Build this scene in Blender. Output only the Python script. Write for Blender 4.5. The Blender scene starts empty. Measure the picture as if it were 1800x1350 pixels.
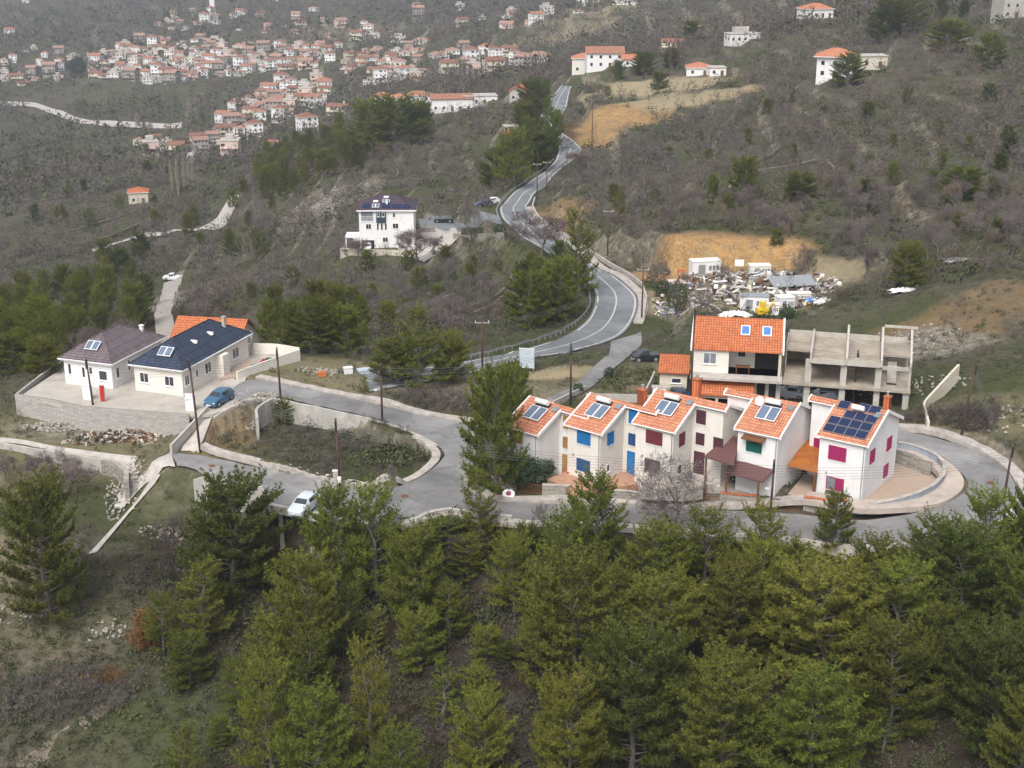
import bpy, bmesh, math, random
import numpy as np
rnd = random.Random(7)
R = math.radians
SC = bpy.context.scene
COL = SC.collection
# ------------------------------------------------------------------ camera, sky, sun, exposure
F, PITCH, CH = 2500.0, R(19), 56.0           # focal length in pixels of an 1800 px wide frame, tilt, camera height
cam = bpy.data.objects.new('camera', bpy.data.cameras.new('camera'))
COL.objects.link(cam)
cam.location = (0, 0, CH); cam.rotation_euler = (R(90) - PITCH, 0, 0)
cam.data.sensor_width = 36; cam.data.lens = F * 36 / 1800
cam.data.clip_start = 1; cam.data.clip_end = 20000
SC.camera = cam
SUN_EL, SUN_AZ = 52, 200                     # overcast light, brighter from behind the camera on the left
world = bpy.data.worlds.new("World"); SC.world = world; world.use_nodes = True
nt = world.node_tree
sky = nt.nodes.new('ShaderNodeTexSky'); sky.sky_type = 'NISHITA'; sky.sun_disc = False
sky.sun_elevation = R(SUN_EL); sky.sun_rotation = R(SUN_AZ); sky.air_density = 1.0; sky.dust_density = 4.0; sky.ozone_density = 1.0
hs = nt.nodes.new('ShaderNodeHueSaturation'); hs.inputs['Saturation'].default_value = 0.30
nt.links.new(sky.outputs[0], hs.inputs['Color']); nt.links.new(hs.outputs[0], nt.nodes['Background'].inputs[0])
nt.nodes['Background'].inputs[1].default_value = 0.12
sl = bpy.data.lights.new('sun', 'SUN'); sl.energy = 1.5; sl.angle = R(30); sl.color = (1.0, 0.97, 0.93)
so = bpy.data.objects.new('sun', sl); COL.objects.link(so)
so.rotation_euler = (R(90 - SUN_EL), 0, R(180 - SUN_AZ))
SC.view_settings.view_transform = 'Standard'; SC.view_settings.look = 'None'
SC.view_settings.exposure = 0.82; SC.view_settings.gamma = 1.0
SC.cycles.volume_bounces = 0; SC.cycles.max_bounces = 6; SC.cycles.diffuse_bounces = 3; SC.cycles.transparent_max_bounces = 8
SC.cycles.volume_max_steps = 32

# ------------------------------------------------------------------ projection helpers (pixels of the 1800x1350 photo -> world points)
cP, sP = math.cos(PITCH), math.sin(PITCH)
def ray(u, v):
    X = (np.asarray(u, float) - 900) / F; U = (675 - np.asarray(v, float)) / F
    return X, cP + U * sP, -sP + U * cP                       # per metre of depth
def PZ(u, v, z):
    X, Y, Z = ray(u, v); d = (z - CH) / Z
    return (float(X * d), float(Y * d), float(z))
def proj(x, y, z):
    d = y * cP - (z - CH) * sP; up = y * sP + (z - CH) * cP
    return 900 + F * x / d, 675 - F * up / d
# ------------------------------------------------------------------ terrain
CZ = [(960,915,0),(1400,925,.5),(1560,938,.9),(1690,880,1.3),(1740,810,1.9),(1600,768,2.3),(1600,860,1.2),(1480,890,1.1),(1360,872,.7),
 (1250,860,.3),(1150,850,.1),(1050,845,-.1),(940,850,-.1),(850,875,0),(700,885,0),(560,850,0),(450,840,0),(320,812,.2),(800,800,.2),
 (760,745,.9),(600,712,2.0),(520,700,2.4),(440,688,2.8),(380,715,2.7),(250,690,2.5),(100,670,2.4),(200,640,2.4),(450,650,2.6),
 (200,775,-.2),(100,745,0),(300,775,0),(50,775,-.3),(100,850,-2.3),(30,930,-3.6),(240,860,-2.2),(320,880,-2.6),(200,940,-4.2),(420,890,-3.2),
 (500,940,-4.2),(700,950,-3.6),(900,955,-3),(1200,965,-2.6),(1500,975,-1.8),(1700,945,0),(1795,905,1),
 (100,1000,-6),(100,1150,-9),(100,1340,-11.5),(300,1050,-7),(400,1150,-8.5),(400,1340,-11),(700,1050,-6),(700,1200,-8.5),(700,1340,-10.5),(1000,1100,-6.5),
 (1000,1340,-10.5),(1400,1050,-4.6),(1400,1200,-7.5),(1500,1340,-10.5),(1790,1050,-2.5),(1790,1340,-9),(900,1800,-20),(-400,1300,-14),(2200,1200,-6),
 (-400,900,-8),(-300,720,-3),(1100,700,1.1),(990,705,.9),(1250,712,1.6),(1400,706,2),(1600,700,2.8),(1700,700,3.6),(1790,730,4.2),
 (1050,640,.2),(1110,600,-2.2),(1000,640,.2),(750,832,.1),(800,862,0),(850,665,1.2),(700,680,1.9),(600,650,2.2),(540,630,2.0)]
CD = [(830,640,180),(1000,610,194),(1090,575,209),(1110,540,220),(1090,505,232),(1040,470,247),(980,425,272),(920,385,299),(890,365,314),
 (920,335,335),(960,300,365),(1000,262,400),(1008,245,415),(965,212,460),(985,180,500),(850,590,207),(900,540,235),(850,500,262),(700,560,245),
 (560,560,247),(450,600,215),(450,520,280),(690,470,306),(690,440,322),(840,385,328),(790,388,343),(850,440,295),(730,395,347),(560,370,400),
 (680,330,410),(650,280,470),(800,300,420),(760,240,500),(810,200,560),(620,240,560),(880,250,440),(880,180,570),(400,380,450),(320,490,370),
 (300,540,310),(290,590,255),(100,560,290),(60,640,215),(180,612,235),(60,440,440),(200,420,450),(245,350,560),(60,330,620),(100,250,800),
 (300,225,850),(270,260,760),(450,270,650),(400,230,820),(520,190,850),(480,130,1100),(250,130,1150),(50,150,1150),(50,60,1500),(350,40,1400),
 (350,80,1250),(0,0,1900),(350,0,1650),(600,100,1050),(600,20,1500),(650,160,800),(800,110,850),(750,160,680),(900,110,780),(850,40,1150),
 (900,0,1400),(1050,0,1100),(1060,115,560),(1150,160,490),(1040,190,450),(1050,240,400),(1250,130,530),(1180,210,430),(1100,300,345),(1200,300,310),
 (1000,345,318),(1020,400,275),(1100,430,240),(1200,420,236),(1130,470,226),(1290,405,246),(1290,460,236),(1300,500,228),(1400,520,218),
 (1200,540,212),(1150,590,200),(1300,560,202),(1500,560,195),(1600,500,205),(1500,440,232),(1600,620,178),(1750,600,175),(1760,500,190),
 (1760,400,225),(1500,300,300),(1700,300,270),(1450,150,400),(1300,200,400),(1600,200,355),(1440,35,600),(1250,60,700),(1600,60,520),
 (1780,40,480),(1780,200,330),(1100,50,850),(1700,0,600),(1300,0,850),(0,-100,2800),(600,-100,2600),(1200,-100,1700),(1800,-100,1000)]
CX = [(-2500,5000,350),(0,5000,350),(2500,5000,350),(-1100,1000,-70),(-320,200,-25),(700,800,60),(350,150,15),(-150,60,-16),(150,60,-12),(0,35,-20),
      (-900,2600,20),(900,2600,120),(0,2800,60)]
_c = [PZ(u, v, z) for u, v, z in CZ]
for u, v, d in CD:
    X, Y, Z = ray(u, v); _c.append((float(X*d), float(Y*d), float(CH + Z*d)))
_c = np.array(_c + CX, float)
def _ab(x, y):
    r = np.maximum(np.hypot(x, y), 20.0)
    return np.arctan2(x, np.maximum(y, 1)) * 1.3, np.log(r)
_ca, _cb = _ab(_c[:, 0], _c[:, 1])
_K = np.sqrt((_ca[:, None]-_ca)**2 + (_cb[:, None]-_cb)**2 + .012**2)
_n = len(_c); _A = np.zeros((_n+3, _n+3)); _A[:_n, :_n] = _K - np.eye(_n) * .0015
_A[:_n, _n] = 1; _A[:_n, _n+1] = _ca; _A[:_n, _n+2] = _cb; _A[_n:, :_n] = _A[:_n, _n:].T
_w = np.linalg.solve(_A, np.concatenate([_c[:, 2], np.zeros(3)]))
NA, NB = 420, 620
GA0, GA1, GB0, GB1 = -.9, .9, math.log(20), math.log(7000)
_ga = np.linspace(GA0, GA1, NA); _gb = np.linspace(GB0, GB1, NB)
GRID = np.zeros((NA, NB))
for i, a in enumerate(_ga):
    k = np.sqrt((a-_ca)[None, :]**2 + (_gb[:, None]-_cb)**2 + .012**2)
    GRID[i] = k @ _w[:_n] + _w[_n] + _w[_n+1]*a + _w[_n+2]*_gb
def base_h(x, y):
    a, b = _ab(np.asarray(x, float), np.asarray(y, float))
    fa = np.clip((a-GA0)/(GA1-GA0)*(NA-1), 0, NA-1.001); fb = np.clip((b-GB0)/(GB1-GB0)*(NB-1), 0, NB-1.001)
    i = fa.astype(int); j = fb.astype(int); s = fa-i; t = fb-j
    return (GRID[i, j]*(1-s)+GRID[i+1, j]*s)*(1-t) + (GRID[i, j+1]*(1-s)+GRID[i+1, j+1]*s)*t
def pdist(x, y, poly):
    """signed distance to polygon, negative inside"""
    px = np.array([p[0] for p in poly]); py = np.array([p[1] for p in poly])
    d = np.full(x.shape, 1e9); ins = np.zeros(x.shape, bool); n = len(px)
    for i in range(n):
        x0, y0, x1, y1 = px[i], py[i], px[(i+1) % n], py[(i+1) % n]
        dx, dy = x1-x0, y1-y0; L = dx*dx+dy*dy+1e-9
        t = np.clip(((x-x0)*dx+(y-y0)*dy)/L, 0, 1)
        d = np.minimum(d, np.hypot(x-x0-t*dx, y-y0-t*dy))
        c = ((y0 > y) != (y1 > y)) & (x < dx*(y-y0)/(dy if abs(dy) > 1e-9 else 1e-9)+x0)
        ins ^= c
    return np.where(ins, -d, d)
PLATS = []                                       # levelled ground: polygon, height plane, blend width
def plateau(pts, blend, target=None):
    w = [PZ(*p) for p in pts] if len(pts[0]) == 3 else pts
    A = np.array([[p[0], p[1], 1] for p in w]); b = np.array([p[2] for p in w])
    if target is None: co = np.linalg.lstsq(A, b, rcond=None)[0]
    else: co = np.array([0, 0, target])
    bb = (A[:, 0].min()-12, A[:, 0].max()+12, A[:, 1].min()-12, A[:, 1].max()+12)
    PLATS.append((w, co, blend, bb))
    return w
YARD = [(36,688,2.4),(150,710,2.4),(325,722,2.4),(352,716,2.4),(400,703,2.6),(425,680,2.6),(440,640,2.6),(528,622,2.6),(470,606,2.4),(300,590,2.2),(120,640,2.3)]
plateau(YARD, .5)
PLOT = [(362,782,.5),(385,760,.8),(425,750,.6),(454,747,.1),(520,738,-.1),(600,754,-.2),(673,781,-.3),(735,796,-.3),(762,803,-.2),(740,832,-.2),(705,849,-.2),(640,852,-.2),(560,836,-.1),(440,806,.1),(370,788,.3)]
plateau(PLOT, .45)
plateau([(640,856,.05),(700,864,.05),(735,850,.08),(765,828,.12),(790,806,.18),(832,796,.2),(850,850,.1),(822,902,.03),(705,917,0),(622,897,0)], 1.0)
plateau([(600,444,-20.0),(610,425,-20.0),(735,425,-19.5),(800,404,-19),(760,378,-18.4),(745,450,-20),(700,452,-20)], 3.0)
plateau([(1150,480,-3.5),(1380,470,-3),(1440,510,-2.6),(1400,560,-1.8),(1250,560,-2.2),(1170,560,-3)], 4.0)
CORR = []
def terr_h(x, y):
    x = np.asarray(x, float); y = np.asarray(y, float); h = base_h(x, y)
    r = np.hypot(x, y)
    st = np.where(r > 600, 5.0, 2.4)                             # old farming terraces
    q = h/st; fr = q-np.floor(q); k = np.clip((fr-.62)/.3, 0, 1); k = k*k*(3-2*k)
    tw = np.clip((r-215)/40, 0, 1)*.75*np.clip((base_h(x+6, y)-h)**2*2+(base_h(x, y+6)-h)**2*2, 0, 1)
    t = h*(1-tw) + (np.floor(q)+k)*st*tw
    for w, co, bl, bb in PLATS:
        m = (x > bb[0]) & (x < bb[1]) & (y > bb[2]) & (y < bb[3])
        if not m.any(): continue
        xx, yy = x[m], y[m]; d = pdist(xx, yy, w); k = np.clip(1-d/bl, 0, 1); k = k*k*(3-2*k)
        tz = co[0]*xx+co[1]*yy+co[2]; t[m] = t[m]*(1-k)+tz*k
    for P, W, bb, bl in CORR:                                        # the road bench cut level across the slope
        m = (x > bb[0]) & (x < bb[1]) & (y > bb[2]) & (y < bb[3])
        if not m.any(): continue
        ix = np.flatnonzero(m.ravel()); xf, yf, tf = x.ravel(), y.ravel(), t.ravel()
        for c0 in range(0, len(ix), 20000):
            q = ix[c0:c0+20000]; d = np.hypot(xf[q][:, None]-P[None, :, 0], yf[q][:, None]-P[None, :, 1]); j = d.argmin(1); dd = d[np.arange(len(q)), j]
            k = np.clip(1-(dd-W[j])/bl, 0, 1); k = k*k*(3-2*k); tf[q] = tf[q]*(1-k)+P[j, 2]*k
        t = tf.reshape(x.shape)
    return t
def H1(x, y): return float(terr_h(np.array([x]), np.array([y]))[0])
def PTs(u, v):
    u = np.atleast_1d(np.asarray(u, float)); v = np.atleast_1d(np.asarray(v, float))
    X, Y, Z = ray(u, v); d = np.full(u.shape, 60.0); done = np.zeros(u.shape, bool); prev = d.copy()
    g = d*1.0
    for _ in range(900):
        z = CH+Z*g; hit = (z <= terr_h(X*g, Y*g)) & ~done
        d[hit] = g[hit]; done |= hit
        if done.all(): break
        prev = np.where(done, prev, g); g = np.where(done, g, g*1.006)
    lo, hi = prev, d
    for _ in range(12):
        m = (lo+hi)/2; b = CH+Z*m <= terr_h(X*m, Y*m); hi = np.where(b, m, hi); lo = np.where(b, lo, m)
    return np.stack([X*hi, Y*hi, terr_h(X*hi, Y*hi)], 1)
def PT(u, v): return tuple(float(a) for a in PTs([u], [v])[0])
# small value noise
_rs = np.random.RandomState(3); _nz = _rs.rand(256, 256)
def vnoise(x, y):
    i = np.floor(x).astype(int); j = np.floor(y).astype(int); s = x-i; t = y-j; s = s*s*(3-2*s); t = t*t*(3-2*t)
    g = lambda a, b: _nz[a % 256, b % 256]
    return (g(i, j)*(1-s)+g(i+1, j)*s)*(1-t)+(g(i, j+1)*(1-s)+g(i+1, j+1)*s)*t
def fbm(x, y, o=4):
    v = 0; a = .5
    for k in range(o): v = v+a*(vnoise(x*2**k+17*k, y*2**k+5*k)-.5); a *= .5
    return v
# ------------------------------------------------------------------ objects
def props(o, label=None, cat=None, group=None, kind=None):
    if label: o['label'] = label
    if cat: o['category'] = cat
    if group: o['group'] = group
    if kind: o['kind'] = kind
    return o
def thing(name, loc, rz=0, label=None, cat=None, group=None):
    o = bpy.data.objects.new(name, None); COL.objects.link(o); o.location = loc; o.rotation_euler = (0, 0, rz)
    o.empty_display_size = .5
    return props(o, label, cat, group)
class MB:
    def __init__(s): s.v = []; s.f = []; s.m = []
    def add(s, vs, fs, mi=0):
        n = len(s.v); s.v += [tuple(p) for p in vs]; s.f += [tuple(i+n for i in f) for f in fs]; s.m += [mi]*len(fs); return s
    def box(s, x0, x1, y0, y1, z0, z1, mi=0):
        return s.add([(x0,y0,z0),(x1,y0,z0),(x1,y1,z0),(x0,y1,z0),(x0,y0,z1),(x1,y0,z1),(x1,y1,z1),(x0,y1,z1)],
                     [(0,3,2,1),(4,5,6,7),(0,1,5,4),(1,2,6,5),(2,3,7,6),(3,0,4,7)], mi)
    def prism(s, poly, fn, a, b, mi=0):
        """poly 2D points, fn(p, t) -> 3D, extruded t from a to b"""
        n = len(poly); vs = [fn(p, a) for p in poly]+[fn(p, b) for p in poly]
        return s.add(vs, [tuple(range(n))[::-1], tuple(range(n, 2*n))]+[(i, (i+1) % n, n+(i+1) % n, n+i) for i in range(n)], mi)
    def slab(s, q, t, mi=0):
        """polygon q of 3D points extruded down by t"""
        n = len(q); vs = list(q)+[(p[0], p[1], p[2]-t) for p in q]
        return s.add(vs, [tuple(range(n)), tuple(range(n, 2*n))[::-1]]+[(i, n+i, n+(i+1) % n, (i+1) % n) for i in range(n)], mi)
    def tube(s, pts, rs, n=6, mi=0, cap=True):
        base = len(s.v); k = len(pts)
        if not hasattr(rs, '__len__'): rs = [rs]*k
        for i, p in enumerate(pts):
            a = pts[max(i-1, 0)]; b = pts[min(i+1, k-1)]
            d = np.array(b, float)-np.array(a, float); d /= np.linalg.norm(d)+1e-9
            w = np.cross(d, (0, 0, 1) if abs(d[2]) < .9 else (1, 0, 0)); w /= np.linalg.norm(w); q = np.cross(d, w)
            for j in range(n):
                t = 2*math.pi*j/n; c = np.array(p)+rs[i]*(w*math.cos(t)+q*math.sin(t)); s.v.append(tuple(c))
        for i in range(k-1):
            for j in range(n):
                s.f.append((base+i*n+j, base+i*n+(j+1) % n, base+(i+1)*n+(j+1) % n, base+(i+1)*n+j)); s.m.append(mi)
        if cap:
            s.f.append(tuple(base+j for j in range(n))[::-1]); s.m.append(mi)
            s.f.append(tuple(base+(k-1)*n+j for j in range(n))); s.m.append(mi)
        return s
    def mesh(s, name, mats):
        me = bpy.data.meshes.new(name); me.from_pydata(s.v, [], s.f)
        for m in (mats if isinstance(mats, (list, tuple)) else [mats]): me.materials.append(m)
        if any(s.m): me.polygons.foreach_set('material_index', s.m)
        me.update(); return me
    def build(s, name, mats, parent=None, loc=None, rz=None, smooth=False):
        o = bpy.data.objects.new(name, s.mesh(name, mats)); COL.objects.link(o)
        if parent is not None: o.parent = parent
        if loc is not None: o.location = loc
        if rz is not None: o.rotation_euler = (0, 0, rz)
        if smooth: o.data.polygons.foreach_set('use_smooth', [True]*len(o.data.polygons))
        return o
def npmesh(name, V, Fa, mats, mi=None):
    """fast mesh from numpy: V (n,3), Fa (m,3 or 4)"""
    me = bpy.data.meshes.new(name); V = np.ascontiguousarray(V, np.float32); Fa = np.ascontiguousarray(Fa, np.int32); m, k = Fa.shape
    me.vertices.add(len(V)); me.vertices.foreach_set('co', V.ravel())
    me.loops.add(m*k); me.loops.foreach_set('vertex_index', Fa.ravel())
    me.polygons.add(m); me.polygons.foreach_set('loop_start', np.arange(0, m*k, k, dtype=np.int32)); me.polygons.foreach_set('loop_total', np.full(m, k, np.int32))
    for q in (mats if isinstance(mats, (list, tuple)) else [mats]): me.materials.append(q)
    if mi is not None: me.polygons.foreach_set('material_index', np.ascontiguousarray(mi, np.int32))
    me.update(calc_edges=True); return me
def copy_tree(o, loc, rz, sc=(1, 1, 1), label=None, group=None):
    c = o.copy(); COL.objects.link(c); c.location = loc; c.rotation_euler = (0, 0, rz); c.scale = sc
    if label: c['label'] = label
    if group: c['group'] = group
    for ch in o.children:
        d = ch.copy(); COL.objects.link(d); d.parent = c
        for g in ch.children:
            e = g.copy(); COL.objects.link(e); e.parent = d
    return c
# ------------------------------------------------------------------ materials
def mat(name, col, var=.25, scale=3.0, rough=.85, bump=0.0, bscale=None, col2=None, metal=0.0, spec=.3, obvar=0.0, stretch=None, hue=0.0, dirt=0.0, trans=0.0):
    m = bpy.data.materials.new(name); m.use_nodes = True; n = m.node_tree.nodes; l = m.node_tree.links
    b = n['Principled BSDF']; b.inputs['Roughness'].default_value = rough; b.inputs['Metallic'].default_value = metal
    b.inputs['Specular IOR Level'].default_value = spec
    tc = n.new('ShaderNodeTexCoord'); src = tc.outputs['Object']
    if stretch:
        mp = n.new('ShaderNodeMapping'); mp.inputs['Scale'].default_value = stretch; l.new(src, mp.inputs[0]); src = mp.outputs[0]
    no = n.new('ShaderNodeTexNoise'); no.inputs['Scale'].default_value = scale; no.inputs['Detail'].default_value = 6; no.inputs['Roughness'].default_value = .65
    l.new(src, no.inputs['Vector'])
    c2 = col2 if col2 else tuple(c*(1-var) for c in col)
    c1 = col if col2 else tuple(min(1, c*(1+var*.6)) for c in col)
    rp = n.new('ShaderNodeValToRGB'); rp.color_ramp.elements[0].position = .33; rp.color_ramp.elements[1].position = .67
    rp.color_ramp.elements[0].color = (*c2, 1); rp.color_ramp.elements[1].color = (*c1, 1); l.new(no.outputs[0], rp.inputs[0])
    out = rp.outputs[0]
    if dirt:
        n2 = n.new('ShaderNodeTexNoise'); n2.inputs['Scale'].default_value = .35; n2.inputs['Detail'].default_value = 8; n2.inputs['Roughness'].default_value = .7
        mp2 = n.new('ShaderNodeMapping'); mp2.inputs['Scale'].default_value = (2.5, 2.5, .7); l.new(tc.outputs['Object'], mp2.inputs[0]); l.new(mp2.outputs[0], n2.inputs[0])
        mr = n.new('ShaderNodeMapRange'); mr.inputs[1].default_value = .52; mr.inputs[2].default_value = .75; mr.inputs[4].default_value = dirt; l.new(n2.outputs[0], mr.inputs[0])
        mx = n.new('ShaderNodeMix'); mx.data_type = 'RGBA'; l.new(mr.outputs[0], mx.inputs[0]); l.new(out, mx.inputs[6]); mx.inputs[7].default_value = (col[0]*.55, col[1]*.5, col[2]*.42, 1)
        out = mx.outputs[2]
    if obvar or hue:
        oi = n.new('ShaderNodeObjectInfo'); h = n.new('ShaderNodeHueSaturation')
        a = n.new('ShaderNodeMapRange'); a.inputs[3].default_value = 1-obvar; a.inputs[4].default_value = 1+obvar; l.new(oi.outputs['Random'], a.inputs[0]); l.new(a.outputs[0], h.inputs['Value'])
        a2 = n.new('ShaderNodeMath'); a2.operation = 'MULTIPLY_ADD'; a2.inputs[1].default_value = 7.31; a2.inputs[2].default_value = 0; l.new(oi.outputs['Random'], a2.inputs[0])
        a3 = n.new('ShaderNodeMath'); a3.operation = 'FRACT'; l.new(a2.outputs[0], a3.inputs[0])
        a4 = n.new('ShaderNodeMapRange'); a4.inputs[3].default_value = .5-hue; a4.inputs[4].default_value = .5+hue; l.new(a3.outputs[0], a4.inputs[0]); l.new(a4.outputs[0], h.inputs['Hue'])
        l.new(out, h.inputs['Color']); out = h.outputs[0]
    l.new(out, b.inputs['Base Color'])
    if bump:
        nb = n.new('ShaderNodeTexNoise'); nb.inputs['Scale'].default_value = bscale or scale*4; nb.inputs['Detail'].default_value = 5; l.new(src, nb.inputs['Vector'])
        bp = n.new('ShaderNodeBump'); bp.inputs['Strength'].default_value = bump; bp.inputs['Distance'].default_value = .05; l.new(nb.outputs[0], bp.inputs['Height']); l.new(bp.outputs[0], b.inputs['Normal'])
    if trans:
        tr = n.new('ShaderNodeBsdfTranslucent'); l.new(out, tr.inputs[0]); ms = n.new('ShaderNodeMixShader'); ms.inputs[0].default_value = trans
        l.new(b.outputs[0], ms.inputs[1]); l.new(tr.outputs[0], ms.inputs[2]); l.new(ms.outputs[0], n['Material Output'].inputs[0])
    return m
def tile_mat(name, col, col2, tw=.22, tl=.36, bump=.8, mortar=None, axes='xy', rough=.8, offset=0.0, dirt=.35, bw=None, mort=.02):
    """rows of roof tiles / blocks laid in the object's own metres"""
    m = bpy.data.materials.new(name); m.use_nodes = True; n = m.node_tree.nodes; l = m.node_tree.links; b = n['Principled BSDF']
    b.inputs['Roughness'].default_value = rough; b.inputs['Specular IOR Level'].default_value = .25
    tc = n.new('ShaderNodeTexCoord'); sp = n.new('ShaderNodeSeparateXYZ'); l.new(tc.outputs['Object'], sp.inputs[0]); cb = n.new('ShaderNodeCombineXYZ')
    if axes == 'hz':   # horizontal run (x+y) against height
        ad = n.new('ShaderNodeMath'); ad.operation = 'ADD'; l.new(sp.outputs[0], ad.inputs[0]); l.new(sp.outputs[1], ad.inputs[1]); l.new(ad.outputs[0], cb.inputs[0]); l.new(sp.outputs[2], cb.inputs[1])
    else:
        l.new(sp.outputs['XYZ'.index(axes[0].upper())], cb.inputs[0]); l.new(sp.outputs['XYZ'.index(axes[1].upper())], cb.inputs[1])
    br = n.new('ShaderNodeTexBrick'); br.offset = offset; br.inputs['Scale'].default_value = 1; br.inputs['Brick Width'].default_value = tw; br.inputs['Row Height'].default_value = tl
    br.inputs['Mortar Size'].default_value = mort; br.inputs['Mortar Smooth'].default_value = .4; br.inputs['Bias'].default_value = 0
    br.inputs['Color1'].default_value = (*col, 1); br.inputs['Color2'].default_value = (*col2, 1); br.inputs['Mortar'].default_value = (*(mortar or tuple(c*.45 for c in col2)), 1)
    l.new(cb.outputs[0], br.inputs[0])
    no = n.new('ShaderNodeTexNoise'); no.inputs['Scale'].default_value = 1.3; no.inputs['Detail'].default_value = 8; no.inputs['Roughness'].default_value = .75; l.new(tc.outputs['Object'], no.inputs[0])
    mr = n.new('ShaderNodeMapRange'); mr.inputs[1].default_value = .5; mr.inputs[2].default_value = .75; mr.inputs[4].default_value = dirt; l.new(no.outputs[0], mr.inputs[0])
    mx = n.new('ShaderNodeMix'); mx.data_type = 'RGBA'; l.new(mr.outputs[0], mx.inputs[0]); l.new(br.outputs[0], mx.inputs[6]); mx.inputs[7].default_value = (*tuple(c*.5 for c in col2), 1)
    l.new(mx.outputs[2], b.inputs['Base Color'])
    bp = n.new('ShaderNodeBump'); bp.inputs['Strength'].default_value = bump; bp.inputs['Distance'].default_value = .05; iv = n.new('ShaderNodeMath'); iv.operation = 'SUBTRACT'; iv.inputs[0].default_value = 1
    l.new(br.outputs['Fac'], iv.inputs[1]); l.new(iv.outputs[0], bp.inputs['Height']); l.new(bp.outputs[0], b.inputs['Normal'])
    return m
M = {}
M['asphalt'] = mat('weathered_asphalt', (.225,.22,.217), .3, .22, .95, .35, 5, dirt=.5)
M['asphalt_blue'] = mat('main_road_asphalt', (.185,.197,.208), .16, .4, .95, .2, 6, dirt=.25)
def cracks(m):
    n = m.node_tree.nodes; l = m.node_tree.links; b = n['Principled BSDF']; src = b.inputs['Base Color'].links[0].from_socket; tc = n['Texture Coordinate']
    no = n.new('ShaderNodeTexNoise'); no.inputs['Scale'].default_value = .6; no.inputs['Detail'].default_value = 6; l.new(tc.outputs['Object'], no.inputs[0]); ad = n.new('ShaderNodeMix'); ad.data_type = 'RGBA'; ad.blend_type = 'ADD'; ad.inputs[0].default_value = 1.6
    l.new(tc.outputs['Object'], ad.inputs[6]); l.new(no.outputs[1], ad.inputs[7]); v = n.new('ShaderNodeTexVoronoi'); v.feature = 'DISTANCE_TO_EDGE'; v.inputs['Scale'].default_value = .22; l.new(ad.outputs[2], v.inputs['Vector'])
    mr = n.new('ShaderNodeMapRange'); mr.inputs[1].default_value = .011; mr.inputs[2].default_value = .003; mr.inputs[4].default_value = .32; l.new(v.outputs[0], mr.inputs[0])
    v2 = n.new('ShaderNodeTexVoronoi'); v2.inputs['Scale'].default_value = .16; l.new(ad.outputs[2], v2.inputs['Vector']); sp = n.new('ShaderNodeSeparateColor'); l.new(v2.outputs['Color'], sp.inputs[0]); m2 = n.new('ShaderNodeMapRange'); m2.inputs[3].default_value = .80; m2.inputs[4].default_value = 1.12; l.new(sp.outputs[0], m2.inputs[0])
    h = n.new('ShaderNodeHueSaturation'); l.new(src, h.inputs['Color']); l.new(m2.outputs[0], h.inputs['Value']); mx = n.new('ShaderNodeMix'); mx.data_type = 'RGBA'; l.new(mr.outputs[0], mx.inputs[0]); l.new(h.outputs[0], mx.inputs[6]); mx.inputs[7].default_value = (.06, .058, .055, 1); l.new(mx.outputs[2], b.inputs['Base Color'])
cracks(M['asphalt']); cracks(M['asphalt_blue'])
M['concrete'] = mat('pale_concrete', (.44,.405,.37), .2, .9, .9, .3, 5, dirt=.5)
M['concrete_wall'] = mat('cast_concrete_wall', (.43,.41,.37), .22, .8, .9, .3, 4, dirt=.6, stretch=(1,1,.4))
M['raw_concrete'] = mat('raw_concrete', (.44,.41,.36), .2, .7, .92, .3, 5, dirt=.55)
M['slab_dirty'] = mat('dusty_slab', (.36,.31,.25), .3, .6, .95, .3, 4, dirt=.6)
M['yard'] = mat('yard_concrete', (.42,.385,.34), .16, .5, .95, .2, 5, dirt=.45)
M['paint'] = mat('road_paint', (.50,.50,.49), .3, 4, .8, dirt=.6)
M['white'] = mat('white_render', (.74,.73,.72), .07, 1.2, .9, .15, 12, dirt=.24)
M['cream'] = mat('cream_render', (.70,.66,.60), .06, 1.2, .9, .15, 12, dirt=.16)
M['cream2'] = mat('aged_cream_render', (.58,.53,.43), .1, 1.2, .9, .15, 12, dirt=.35)
M['trim'] = mat('white_trim', (.78,.77,.76), .05, 3, .7)
M['tiles'] = tile_mat('orange_roof_tiles', (.66,.30,.18), (.50,.19,.105), .26, .38, 1.0, dirt=.5, mort=.03)
M['tiles2'] = tile_mat('red_roof_tiles', (.60,.20,.085), (.47,.14,.06), .30, .36, 1.0, dirt=.4, mort=.03)
M['tilesv'] = tile_mat('old_orange_tiles', (.44,.22,.15), (.34,.16,.10), .21, .36, .8); M['tilesb'] = tile_mat('old_brown_tiles', (.32,.16,.11), (.24,.11,.08), .21, .36, .8)
M['tilesp'] = tile_mat('faded_pink_tiles', (.44,.27,.21), (.34,.2,.15), .21, .36, .8)
M['tiles_dark'] = tile_mat('blue_black_tiles', (.044,.060,.098), (.030,.042,.070), .9, .33, 1.0, (.016,.018,.024), dirt=.1, mort=.025)
M['tiles_brown'] = tile_mat('mauve_brown_tiles', (.17,.135,.145), (.125,.1,.11), .9, .33, 1.0, (.06,.05,.055), dirt=.15, mort=.025)
M['tiles_mauve'] = tile_mat('mauve_red_tiles', (.085,.06,.08), (.06,.045,.062), .5, .36, .8, dirt=.2)
M['blocks'] = tile_mat('concrete_blocks', (.46,.44,.41), (.36,.34,.31), .45, .22, .7, (.26,.245,.22), axes='hz', offset=.5, rough=.95, dirt=.4, mort=.02)
M['stone'] = tile_mat('field_stone', (.36,.33,.28), (.2,.185,.155), .42, .26, 1.0, (.36,.34,.3), axes='hz', offset=.5, rough=.95, dirt=.5, mort=.05)
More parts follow.
